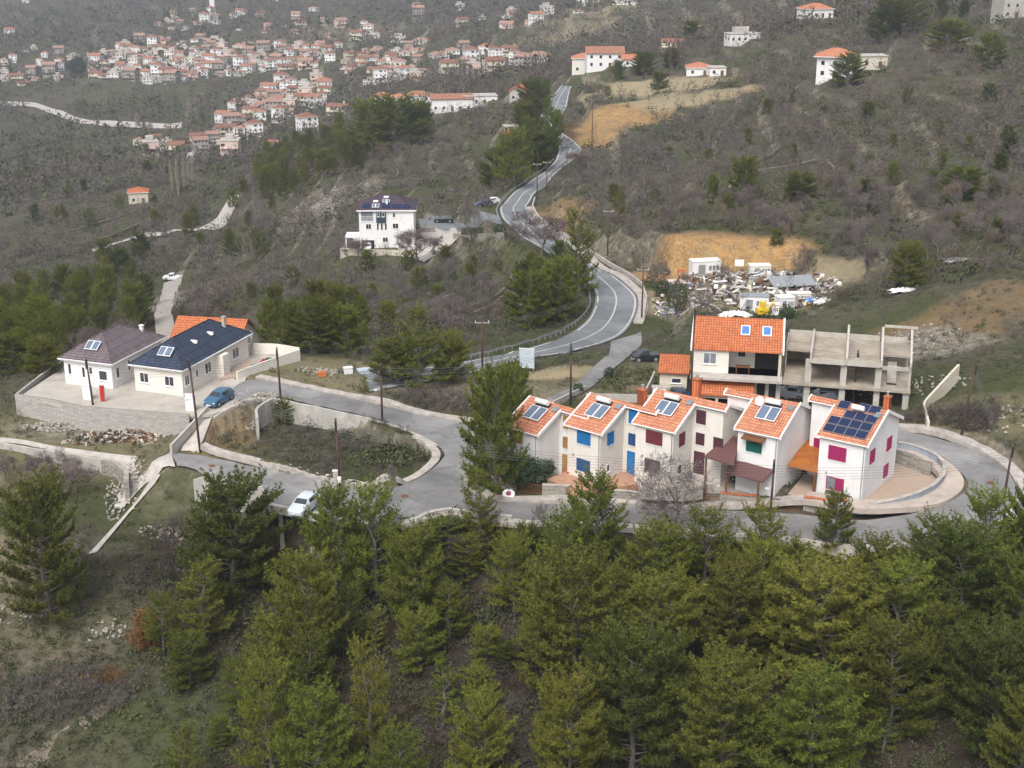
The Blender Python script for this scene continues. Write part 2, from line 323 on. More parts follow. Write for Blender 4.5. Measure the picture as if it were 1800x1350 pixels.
M['pavers'] = tile_mat('tan_pavers', (.46,.35,.27), (.38,.29,.225), .22, .11, .3, (.3,.24,.19), offset=.5, dirt=.25, mort=.01)
M['brown_cover'] = mat('brown_felt_roof', (.13,.062,.058), .2, 6, .9, .4, 14)
M['wood'] = mat('brown_wood', (.17,.075,.03), .3, 2, .7, .3, stretch=(8,1,1))
M['wood_orange'] = tile_mat('orange_timber_roof', (.46,.16,.035), (.34,.11,.025), 3.0, .16, .6, dirt=.2, mort=.015)
M['wood_yellow'] = mat('varnished_pine_shutter', (.42,.23,.075), .2, 3, .5, stretch=(9,9,1))
M['pole'] = mat('creosote_pole', (.10,.055,.045), .3, 3, .85, .4, 8, stretch=(1,1,.15))
M['metal'] = mat('galvanised_metal', (.45,.47,.48), .15, 3, .45, metal=.6)
M['metal_dark'] = mat('dark_metal', (.05,.05,.055), .2, 3, .5, metal=.4)
M['glass'] = mat('window_glass', (.035,.042,.05), .3, .6, .08, spec=.8)
M['glass_pale'] = mat('curtained_glass', (.2,.22,.24), .25, 1.2, .15, spec=.7)
M['dark'] = mat('dark_interior', (.03,.028,.026), .2, 1, .9)  # near-black colour standing in for shade inside openings and under the deck
M['panel'] = mat('solar_collector_glass', (.13,.17,.24), .2, 2, .12, spec=.8)
M['pv'] = tile_mat('photovoltaic_cells', (.014,.022,.06), (.018,.028,.072), .16, .16, .05, (.03,.04,.09), rough=.12, dirt=0, mort=.008)
for nm, c in dict(blue=(.02,.17,.42), darkblue=(.03,.09,.24), maroon=(.17,.035,.05), magenta=(.36,.025,.12), green=(.01,.12,.09), plum=(.09,.035,.045), slate=(.035,.055,.08), red=(.5,.03,.03), skyblue=(.08,.2,.45), yellow=(.75,.5,.03), orange=(.55,.17,.05), lightblue=(.46,.53,.58)).items():
    M[nm] = mat('paint_'+nm, c, .15, 3, .55, .1, 10)
def carpaint(nm, c): M[nm] = mat('car_paint_'+nm, c, .04, 2, .25, spec=.6, dirt=.1); return M[nm]
carpaint('car_blue', (.045,.12,.21)); carpaint('car_silver', (.55,.6,.66)); carpaint('car_white', (.7,.7,.7)); carpaint('car_dark', (.02,.024,.03)); carpaint('car_navy', (.03,.045,.09))
M['tyre'] = mat('tyre_rubber', (.02,.02,.02), .1, 3, .9)
M['lamp'] = mat('lamp_glass', (.6,.6,.58), .05, 2, .15, spec=.8)
M['tail'] = mat('tail_lamp', (.35,.01,.01), .05, 2, .2, spec=.8)
# vegetation
M['pine'] = mat('pine_needles', (.165,.185,.020), .3, 1.8, .75, col2=(.055,.070,.010), obvar=.28, hue=.012, trans=.1)
M['pine_y'] = mat('yellowish_pine_needles', (.185,.19,.024), .3, 1.8, .75, col2=(.068,.076,.011), obvar=.25, hue=.012, trans=.1)
M['pine_d'] = mat('dark_pine_needles', (.120,.145,.020), .3, 1.8, .75, col2=(.036,.048,.009), obvar=.25, hue=.012, trans=.1)
M['broad'] = mat('dark_broadleaf', (.045,.085,.03), .3, 1.5, .5, col2=(.02,.045,.015), obvar=.25, trans=.15)
M['olive'] = mat('grey_green_leaves', (.12,.13,.055), .3, 1.2, .7, col2=(.06,.07,.03), obvar=.25, hue=.02, trans=.2)
M['bark'] = mat('grey_brown_bark', (.15,.13,.11), .35, 3, .95, .5, 9)
M['bark_pale'] = mat('pale_dead_wood', (.30,.27,.24), .3, 3, .95, .4, 9)
M['twig'] = mat('bare_twigs', (.195,.166,.155), .3, .3, .95, col2=(.085,.067,.064), obvar=.25, hue=.03)
M['twig2'] = mat('tan_bare_twigs', (.2,.155,.105), .3, .7, .95, col2=(.11,.085,.06), obvar=.25, hue=.02)
M['petal'] = mat('pale_blossom', (.40,.32,.315), .2, 3, .8, obvar=.1)
M['petal_pink'] = mat('pink_blossom', (.30,.205,.21), .25, 3, .8, obvar=.1)
M['scrub'] = mat('dark_green_scrub', (.095,.105,.042), .3, .2, .9, col2=(.032,.040,.018))
M['scrub2'] = mat('grey_purple_scrub', (.165,.143,.122), .3, .16, .95, col2=(.06,.047,.043))
M['scrub4'] = mat('tan_scrub', (.21,.165,.115), .3, .2, .95, col2=(.09,.07,.048))
M['scrub3'] = mat('rust_scrub', (.17,.09,.03), .3, .5, .95)
M['grasst'] = mat('pale_dry_grass', (.2,.19,.12), .3, .3, .95, col2=(.1,.11,.045))
M['rock'] = mat('pale_rock', (.36,.33,.28), .3, 1.5, .95, .6, 6)
# ------------------------------------------------------------------ roads and pavings (left edge, right edge in photo pixels)
STREET = [((300,798),(312,819)),((353,796),(362,836)),((424,813),(410,846)),((502,832),(462,857)),((564,845),(540,875)),((611,857),(620,896)),((673,862),(700,916)),
 ((714,856),(760,903)),((751,833),(805,897)),((785,803),(822,850)),((777,790),(838,800)),((757,774),(834,744)),((720,757),(752,733)),((690,746),(699,721)),
 ((640,731),(650,710)),((560,715),(600,697)),((518,706),(535,684)),((476,695),(449,665)),((440,697),(425,670)),((415,707),(405,688))]
LOOP = [((819,852),(800,898)),((842,877),(830,906)),((877,883),(890,912)),((960,886),(960,915)),((1035,888),(1060,918)),((1180,894),(1180,926)),((1300,899),(1300,938)),
 ((1410,904),(1418,948)),((1499,917),(1500,957)),((1560,911),(1568,958)),((1625,900),(1640,952)),((1662,888),(1720,938)),((1681,877),(1760,915)),((1700,863),(1783,885)),
 ((1706,850),(1789,855)),((1686,827),(1772,827)),((1668,812),(1741,806)),((1643,794),(1700,788)),((1618,784),(1640,767)),((1580,778),(1580,756)),((1540,775),(1540,752)),((1490,770),(1480,745))]
MAIN = [((640,655),(650,690)),((740,648),(750,672)),((820,637),(830,656)),((843,631),(862,647)),((906,619),(934,630)),((972,601),(1000,621)),((1006,585),(1055,607)),((1030,566),(1092,590)),((1042,545),(1112,567)),
 ((1048,525),(1122,541)),((1044,507),(1120,520)),((1024,489),(1098,500)),((995,472),(1063,479)),((973,453),(1025,447)),((940,430),(987,423)),((905,405),(957,403)),
 ((882,385),(932,382)),((877,367),(925,363)),((890,352),(937,343)),((905,337),(958,329)),((933,318),(970,312)),((957,303),(986,297)),((977,282),(1010,279)),
 ((983,262),(1024,263)),((975,245),(1008,247)),((955,230),(985,232)),((947,210),(987,207)),((957,187),(997,187)),((970,170),(1000,168)),((987,150),(1005,152))]
ACCESS = [((1074,600),(1127,583)),((1073,614),(1129,603)),((1065,627),(1112,620)),((1044,645),(1089,641)),((1023,666),(1063,660)),((1000,684),(1042,681)),((962,700),(1012,697)),((930,716),(975,712))]
VALLEYRD = [((300,480),(322,482)),((287,500),(318,500)),((282,522),(306,524)),((270,545),(300,548)),((273,575),(310,580)),((280,600),(318,605))]
FARRD = [((0,178),(0,186)),((60,180),(62,188)),((100,193),(98,203)),((135,207),(132,216)),((180,213),(180,223)),((240,215),(240,225)),((320,216),(320,226))]
FARRD2 = [((405,342),(420,344)),((395,362),(415,364)),((383,380),(402,386)),((375,396),(395,400)),((330,402),(335,408)),((270,408),(272,413)),((215,420),(218,424)),((160,440),(165,444))]
DRIVE3 = [((735,385),(745,405)),((770,380),(775,403)),((800,384),(800,405)),((835,385),(840,405)),((878,380),(884,398))]
def refine(pairs, step=2.0, z=None):
    L = PTs([p[0][0] for p in pairs], [p[0][1] for p in pairs]); Q = PTs([p[1][0] for p in pairs], [p[1][1] for p in pairs])
    C = (L+Q)/2; s = np.concatenate([[0], np.cumsum(np.hypot(*(C[1:, :2]-C[:-1, :2]).T))]); n = max(8, int(s[-1]/step)); t = np.linspace(0, s[-1], n)
    def sm(A):
        B = np.stack([np.interp(t, s, A[:, k]) for k in range(2)], 1)
        for _ in range(4): B[1:-1] = .25*B[:-2]+.5*B[1:-1]+.25*B[2:]
        return B
    return sm(L), sm(Q)
FLATS = []
PAVED = []      # polygons (world xy) where the ground stays smooth and empty
def strip(name, pairs, m, lift=.06, ncol=7, step=2.0, kind='structure', mask=True, label=None):
    L, Q = refine(pairs, step); n = len(L)
    t = np.linspace(0, 1, ncol)[None, :, None]; G = L[:, None, :]*(1-t)+Q[:, None, :]*t
    X, Y = G[..., 0], G[..., 1]; Z = base_road(X, Y)
    V = np.stack([X, Y, Z+lift], -1).reshape(-1, 3)
    i = np.arange(n-1)[:, None]*ncol+np.arange(ncol-1)[None]; i = i.ravel(); Fc = np.stack([i, i+1, i+ncol+1, i+ncol], 1)
    a, b, c = V[Fc[0, 0]], V[Fc[0, 1]], V[Fc[0, 3]]
    if np.cross(b-a, c-a)[2] < 0: Fc = Fc[:, ::-1]
    o = bpy.data.objects.new(name, npmesh(name, V, Fc, m)); COL.objects.link(o)
    if kind: o['kind'] = kind
    if label: o['label'] = label
    if mask: PAVED.append([tuple(p) for p in L]+[tuple(p) for p in Q[::-1]])
    return L, Q, o
def base_road(X, Y): return terr_h(X.ravel(), Y.ravel()).reshape(X.shape)
for _pairs, _ex, _bl, _it in ((MAIN, 2.4, 3.0, 25), (LOOP, 1.3, 1.6, 30), (STREET, .45, .6, 12)):
    cL, cQ = refine(_pairs, 1.5); _C = (cL+cQ)/2; _z = terr_h(_C[:, 0], _C[:, 1])
    for _ in range(_it): _z[1:-1] = .25*_z[:-2]+.5*_z[1:-1]+.25*_z[2:]
    _W = np.hypot(*(cL-cQ).T)/2+_ex; CORR.append((np.column_stack([_C, _z]), _W, (_C[:, 0].min()-12, _C[:, 0].max()+12, _C[:, 1].min()-12, _C[:, 1].max()+12), _bl))
sL, sQ, _ = strip('street', STREET, M['asphalt'], step=1.0)
lL, lQ, _ = strip('street', LOOP, M['asphalt'], lift=.064, step=1.0)
mL, mQ, _ = strip('main_road', MAIN, M['asphalt_blue'], step=1.5)
aL, aQ, _ = strip('access_road', ACCESS, M['asphalt'], lift=.055, step=1.0)
strip('dirt_road', VALLEYRD, mat('gravel_road', (.33,.30,.27), .2, .5, .95, .3, 4, dirt=.4))
strip('far_road', FARRD, M['concrete'], lift=.3, step=5); strip('far_track', FARRD2, M['concrete'], lift=.2, step=4)
strip('driveway', DRIVE3, M['asphalt_blue'])
def sheet(name, pts, m, lift=.05, nx=14, mask=True):
    """quad region given by 4 photo corners, draped on the ground"""
    W = [PT(*p)[:2] for p in pts]; s = np.linspace(0, 1, nx); S, T = np.meshgrid(s, s); W = np.array(W)
    XY = (W[0][None, None]*(1-S)[..., None]+W[1]*S[..., None])*(1-T)[..., None]+(W[3][None, None]*(1-S)[..., None]+W[2]*S[..., None])*T[..., None]
    Z = base_road(XY[..., 0], XY[..., 1])+lift; V = np.concatenate([XY, Z[..., None]], -1).reshape(-1, 3)
    i = (np.arange(nx-1)[:, None]*nx+np.arange(nx-1)[None]).ravel(); Fc = np.stack([i, i+1, i+nx+1, i+nx], 1)
    if np.cross(V[Fc[0, 1]]-V[Fc[0, 0]], V[Fc[0, 3]]-V[Fc[0, 0]])[2] < 0: Fc = Fc[:, ::-1]
    o = bpy.data.objects.new(name, npmesh(name, V, Fc, m)); COL.objects.link(o); o['kind'] = 'structure'
    if mask: PAVED.append([tuple(p) for p in W]); 
    return o
def pave(name, line, w, m, h=.13, step=1.0, side=0, kind='structure', mask=True):
    """kerbed footway: raised strip following world polyline"""
    P = np.array(line)[:, :2]; s = np.concatenate([[0], np.cumsum(np.hypot(*(P[1:]-P[:-1]).T))]); n = max(4, int(s[-1]/step)); t = np.linspace(0, s[-1], n)
    P = np.stack([np.interp(t, s, P[:, k]) for k in range(2)], 1)
    for _ in range(6): P[1:-1] = .25*P[:-2]+.5*P[1:-1]+.25*P[2:]
    T = np.gradient(P, axis=0); T /= np.hypot(*T.T)[:, None]+1e-9; N = np.stack([-T[:, 1], T[:, 0]], 1)
    A = P+N*(w*(side-1)/2); B = P+N*(w*(side+1)/2)
    za = terr_h(A[:, 0], A[:, 1]); zb = terr_h(B[:, 0], B[:, 1]); zt = np.maximum(za, zb)+h
    V = []; 
    for i in range(n): V += [(*A[i], zt[i]-h-.4), (*A[i], zt[i]), (*B[i], zt[i]), (*B[i], zt[i]-h-.4)]
    Fc = [(4*i+k, 4*i+4+k, 4*i+5+k, 4*i+1+k) for i in range(n-1) for k in range(3)]+[(0, 1, 2, 3), (4*n-1, 4*n-2, 4*n-3, 4*n-4)]
    mb = MB(); mb.add(V, Fc); o = mb.build(name, m)
    bm = bmesh.new(); bm.from_mesh(o.data); bmesh.ops.recalc_face_normals(bm, faces=bm.faces); bm.to_mesh(o.data); bm.free()
    if kind: o['kind'] = kind
    if mask: PAVED.append([tuple(p) for p in A]+[tuple(p) for p in B[::-1]])
    return o
def WL(pts): return [PT(*p) for p in pts]
M['kerb'] = mat('kerb_concrete', (.42,.38,.345), .3, 1.2, .9, .3, 6, dirt=.55)
pave('pavement', WL([(353,797),(424,814),(502,833),(564,845),(611,858),(673,861),(712,856),(751,832),(783,803),(777,790),(757,774),(735,764)]), .9, M['kerb'], .14, side=1)
pave('pavement', [PZ(u, v, z) for u, v, z in ((374,729,2.5),(412,716,2.65),(442,701,2.75),(470,697,2.6),(500,705,2.45))], .6, M['kerb'], .1, side=0)
pave('pavement', WL([(449,664),(535,683),(600,696),(699,720),(751,732),(829,743)]), 1.1, M['kerb'], .13, side=1)
pave('pavement', WL([(816,853),(830,868),(842,876),(877,882),(960,885),(1035,887),(1180,893),(1300,898),(1410,902)]), 1.3, M['kerb'], .14, side=1)
M['terrace_pale'] = mat('pinkish_pavement', (.44,.37,.32), .16, .8, .9, .2, 6, dirt=.4)
pave('pavement', WL([(1410,903),(1499,916),(1560,911),(1625,899),(1662,887),(1681,876),(1698,862),(1703,850),(1686,828),(1668,813),(1643,795),(1618,785),(1580,779)]), 2.2, M['terrace_pale'], .15, side=1)
pave('pavement', WL([(1545,753),(1580,754),(1636,765),(1700,787),(1741,804),(1772,826),(1790,852),(1785,886),(1762,916),(1722,939)]), 1.3, M['kerb'], .14, side=1)
pave('pavement', WL([(700,919),(760,905),(805,899),(890,914),(960,917),(1060,920),(1180,928),(1300,940),(1418,950),(1500,959),(1568,960),(1640,954),(1720,941)]), .9, M['kerb'], .16, side=-1)
pave('pavement', WL([(925,364),(932,385),(957,404),(987,424),(1025,448),(1065,478),(1099,499),(1121,519),(1123,541),(1113,567)]), 1.5, M['kerb'], .15, side=1)
# field track of pale concrete at the left
TRACK = [((0,770),(0,778)),((60,779),(60,788)),((120,788),(120,797)),((180,797),(180,806)),((240,803),(236,815))]
strip('track', TRACK, M['concrete'], lift=.09, step=1.0)
strip('track', [((300,796),(308,822)),((280,812),(290,830)),((262,822),(268,838)),((245,835),(252,850)),((225,860),(240,868)),((200,890),(212,897))], M['concrete'], lift=.095, step=.8)
strip('track', [((268,838),(282,836)),((250,868),(262,860)),((215,910),(228,900)),((185,945),(200,938)),((155,975),(170,972))], M['concrete'], lift=.09, step=.8)
strip('track', [((175,800),(170,812)),((215,803),(222,830)),((245,805),(255,838)),((232,840),(240,862)),((205,872),(215,892))], M['concrete'], lift=.08, step=.8)
# ramp from the street to the yard, terraces round the row houses
sheet('ramp', [(318,793),(352,796),(373,733),(362,733)], M['concrete'], .07)
DECK = [(458,851),(520,862),(580,877),(640,893),(704,912),(694,931),(580,909),(467,885)]
yd = [(345,731,2.4),(374,728,2.5),(412,715,2.65),(441,699,2.75),(430,672,2.7),(440,640,2.6),(528,622,2.6),(470,606,2.4),(300,590,2.2),(120,640,2.3),(31,699,2.4),(150,720,2.4),(332,733,2.4)]
mb = MB(); mb.slab([PZ(u, v, z+.07) for u, v, z in yd], .3); mb.build('yard', M['yard'])['kind'] = 'structure'; PAVED.append([PZ(*p)[:2] for p in yd])
def flat(name, pts, z, m, t=.25, mask=True):
    mb = MB(); q = [PZ(u, v, z) for u, v in pts]; mb.slab(q, t); o = mb.build(name, m); o['kind'] = 'structure'
    bm = bmesh.new(); bm.from_mesh(o.data); bmesh.ops.recalc_face_normals(bm, faces=bm.faces); bm.to_mesh(o.data); bm.free()
    if mask: PAVED.append([p[:2] for p in q])
    FLATS.append(([p[:2] for p in q], z)); return o
flat('parking_deck', DECK, .05, M['asphalt'], .5)
# ------------------------------------------------------------------ ground colours that belong to the soil itself
ZN = [  # photo centre, radius across, radius in depth, channel, strength
 (1275,442,17,7,0,1.0),(1190,462,9,6,0,.75),(1355,448,9,5,0,.5),(1060,215,17,22,0,1.0),(1110,200,16,16,0,.8),(1040,250,10,12,0,.8),(1300,165,9,9,0,.8),
 (1740,530,9,7,0,.3),(1650,585,8,6,0,.4),(985,375,7,22,0,.5),(1230,180,20,10,0,.6),(370,778,4,4,0,.25),(400,770,4,4,0,.35),(850,700,8,5,0,.25),
 (690,505,36,12,1,.9),(650,458,22,8,1,1.0),(800,470,14,10,1,.4),(90,785,14,6,1,.45),(1020,632,12,6,1,.7),(620,640,16,6,1,.35),(300,1290,12,5,1,.45),(430,855,7,5,1,.5),
 (380,790,6,4,1,.7),(300,255,60,60,1,.5),(60,265,60,60,1,.7),(50,240,40,40,1,.6),(450,135,25,60,1,.9),(280,170,60,60,1,.5),(560,115,30,40,1,.5),(1500,560,10,8,1,.35),(1400,330,40,20,1,.25),(1560,300,30,20,1,.2),(60,160,40,40,1,.4),
 (820,940,8,3,1,.8),(1180,640,10,8,1,.35),(330,900,8,6,1,.4),(1700,690,12,7,1,.3),
 (1170,155,27,26,2,1.0),(1200,178,24,18,2,.9),(960,657,7,3,2,1.0),(1000,650,8,3,2,.9),(670,660,20,8,2,.45),(900,690,6,4,2,.5),(1320,510,22,14,2,.75),(60,790,20,8,2,.3),(60,1120,9,5,2,.2),(1760,720,10,6,2,.35),
 (1130,665,14,9,2,.35),(1050,25,60,80,2,.4),(1000,60,40,40,2,.4),(20,980,5,4,2,.3),(610,50,70,80,2,.3),(1620,840,10,6,2,.3),
 (590,348,14,28,3,.8),(325,525,10,22,3,.8),(1620,598,5,4,3,.9),(1650,610,6,4,3,.8),(870,685,8,4,3,.4),(350,720,4,3,3,.6),(540,385,12,16,3,.5),(1100,500,3,20,3,.3),(150,750,9,3,3,.7),(190,1110,3,2,3,.3)]
NR = [35*1.02**i for i in range(51)]; rr = NR[-1]
while rr < 235: rr *= 1.0048; NR.append(rr)
while rr < 6500: rr *= 1.0095; NR.append(rr)
NR = np.array(NR); NC = 640; AZ = np.linspace(R(-33), R(33), NC)
RR, AA = np.meshgrid(NR, AZ, indexing='ij'); TX = (RR*np.sin(AA)).ravel(); TY = (RR*np.cos(AA)).ravel()
TZ = terr_h(TX, TY)
pd = np.full(TX.shape, 50.0)
def polymask(pd, x, y):
    for w in PAVED:
        w = np.array(w); m = (x > w[:, 0].min()-8) & (x < w[:, 0].max()+8) & (y > w[:, 1].min()-8) & (y < w[:, 1].max()+8)
        if m.any(): pd[m] = np.minimum(pd[m], pdist(x[m], y[m], w))
    return pd
PLATPOLY = [w for w, _, _, _ in PLATS]
# ------------------------------------------------------------------ building parts
def fF(y=0.0): return lambda s, o, z: (s, y-o, z)
def fR(x): return lambda s, o, z: (x+o, s, z)
def fL(x=0.0): return lambda s, o, z: (x-o, s, z)
def fB(y): return lambda s, o, z: (s, y+o, z)
def put(mb, fr, s0, s1, o0, o1, z0, z1, mi=0):
    c = [fr(s, o, z) for z in (z0, z1) for s, o in ((s0, o0), (s1, o0), (s1, o1), (s0, o1))]
    return mb.add(c, [(0,1,2,3),(4,7,6,5),(0,4,5,1),(1,5,6,2),(2,6,7,3),(3,7,4,0)], mi)
def window(par, fr, s, z, w, h, glass='glass', frame='trim', split=2, sill=True):
    a, b = s-w/2, s+w/2; m = MB(); t = .07
    put(m, fr, a-t, a, .0, .05, z-t, z+h+t); put(m, fr, b, b+t, 0, .05, z-t, z+h+t); put(m, fr, a, b, 0, .05, z+h, z+h+t); put(m, fr, a, b, 0, .05, z-t, z)
    for i in range(1, split): q = a+(b-a)*i/split; put(m, fr, q-.03, q+.03, .012, .04, z, z+h)
    f = m.build('window', M[frame], par)
    g = MB(); put(g, fr, a, b, .004, .018, z, z+h); g.build('pane', M[glass], f)
    if sill: g = MB(); put(g, fr, a-.14, b+.14, 0, .13, z-t-.06, z-t-.003); g.build('sill', M['trim'], f)
    return f
def shutter(par, fr, s, z, w, h, m='blue', leaves=2, label=None, sill=True, half=False):
    a, b = s-w/2, s+w/2; q = MB(); t = .05
    put(q, fr, a-t, a, 0, .07, z-t, z+h+t); put(q, fr, b, b+t, 0, .07, z-t, z+h+t); put(q, fr, a, b, 0, .07, z+h, z+h+t); put(q, fr, a, b, 0, .07, z-t, z)
    f = q.build('window', M[m], par); lw = (b-a)/leaves
    for i in range(leaves):
        if half and i < leaves/2: continue
        l = MB(); x0, x1 = a+i*lw+.012, a+(i+1)*lw-.012
        put(l, fr, x0, x0+.06, .01, .06, z+.01, z+h-.01); put(l, fr, x1-.06, x1, .01, .06, z+.01, z+h-.01)
        k = max(4, int(h/.11))
        for j in range(k): zz = z+.02+(h-.04)*j/k; put(l, fr, x0+.06, x1-.06, .015, .045, zz, zz+(h-.04)/k*.72)
        l.build('shutter', M[m], f)
    g = MB(); put(g, fr, a, b, .002, .01, z, z+h); g.build('pane', M['glass_pale' if half else 'dark'], f)
    if sill: g = MB(); put(g, fr, a-.12, b+.12, 0, .1, z-t-.06, z-t-.003); g.build('sill', M['trim'], f)
    return f
def door(par, fr, s, z, w, h, m='wood', label=None):
    q = MB(); a, b = s-w/2, s+w/2
    put(q, fr, a, b, .004, .05, z, z+h); put(q, fr, a-.06, a, 0, .08, z, z+h+.06); put(q, fr, b, b+.06, 0, .08, z, z+h+.06); put(q, fr, a, b, 0, .08, z+h, z+h+.06)
    for k in range(3): put(q, fr, a+.12, b-.12, .05, .065, z+.2+k*.6, z+.65+k*.6)
    d = q.build('door', M[m], par); q = MB(); put(q, fr, b-.13, b-.07, .05, .11, z+1.0, z+1.06); q.build('handle', M['metal'], d)
    if label: d['label'] = label
    return d
def hip(x0, x1, y0, y1, z, rise, t=.16, ridge=None):
    """hip roof over a rectangle: mesh of slopes with a fascia"""
    m = MB(); w, d = x1-x0, y1-y0
    if w >= d: r0, r1 = (x0+d/2, (y0+y1)/2), (x1-d/2, (y0+y1)/2)
    else: r0, r1 = ((x0+x1)/2, y0+w/2), ((x0+x1)/2, y1-w/2)
    if ridge: r0, r1 = ridge
    e = [(x0,y0,z),(x1,y0,z),(x1,y1,z),(x0,y1,z)]; b = [(p[0],p[1],z-t) for p in e]; a0, a1 = (*r0, z+rise), (*r1, z+rise)
    vs = e+b+[a0, a1]
    if w >= d: fs = [(0,1,9,8),(1,2,9),(2,3,8,9),(3,0,8)]
    else: fs = [(0,1,8),(1,2,9,8),(2,3,9),(3,0,8,9)]
    m.add(vs, fs, 0); m.add(vs, [(0,4,5,1),(1,5,6,2),(2,6,7,3),(3,7,4,0),(4,7,6,5)], 1)
    rl = MB()
    for p in e: 
        q = min((a0, a1), key=lambda c: (c[0]-p[0])**2+(c[1]-p[1])**2); rl.tube([(p[0],p[1],p[2]+.03),(q[0],q[1],q[2]+.03)], .07, 5)
    rl.tube([(a0[0],a0[1],a0[2]+.03),(a1[0],a1[1],a1[2]+.03)], .07, 5)
    return m, rl
def solar_heater(par, fn, w=2.0, h=1.7, tank=True, m='panel'):
    """fn(x, s, o): point on the roof: x across, s up the slope, o off the surface; collectors with a tank above"""
    q = MB(); 
    def bx(mb, x0, x1, s0, s1, o0, o1, mi=0):
        c = [fn(x, s, o) for o in (o0, o1) for x, s in ((x0, s0), (x1, s0), (x1, s1), (x0, s1))]
        mb.add(c, [(0,3,2,1),(4,5,6,7),(0,1,5,4),(1,2,6,5),(2,3,7,6),(3,0,4,7)], mi)
    bx(q, 0, w, 0, h, .12, .22)
    f = q.build('solar_collector', M['trim'], par)
    for i in range(2):
        g = MB(); bx(g, w*i/2+.07, w*(i+1)/2-.07, .07, h-.07, .2, .232); g.build('glass_pane', M[m], f)
    if tank:
        t = MB(); a = fn(.25, h+.42, .5); b = fn(w-.25, h+.42, .5); t.tube([a, b], .27, 10); t.build('water_tank', M['trim'], par)
        l = MB(); 
        for xx in (.4, w-.4):
            l.tube([fn(xx, h+.15, .0), fn(xx, h+.2, .4)], .03, 4); l.tube([fn(xx, h+.65, .0), fn(xx, h+.6, .4)], .03, 4)
        bx(l, .2, w-.2, h+.1, h+.75, .1, .16); l.build('tank_frame', M['metal_dark'], par)
    return f
def chimney(par, x, y, z0, z1, s=.6, m='tiles2', cap=True):
    c = MB(); c.box(x-s/2, x+s/2, y-s/2, y+s/2, z0, z1); c.box(x-s/2-.06, x+s/2+.06, y-s/2-.06, y+s/2+.06, z1+.002, z1+.1); o = c.build('chimney', M[m], par)
    if cap: c = MB(); c.tube([(x, y, z1+.1), (x, y, z1+.5)], .12, 8); c.tube([(x, y, z1+.52), (x, y, z1+.62)], [.2, .03], 8); c.build('cowl', M['metal'], o)
    return o
def downpipe(par, x, y, z0, z1):
    c = MB(); c.tube([(x, y, z0), (x, y, z1)], .045, 6); c.build('downpipe', M['metal'], par)
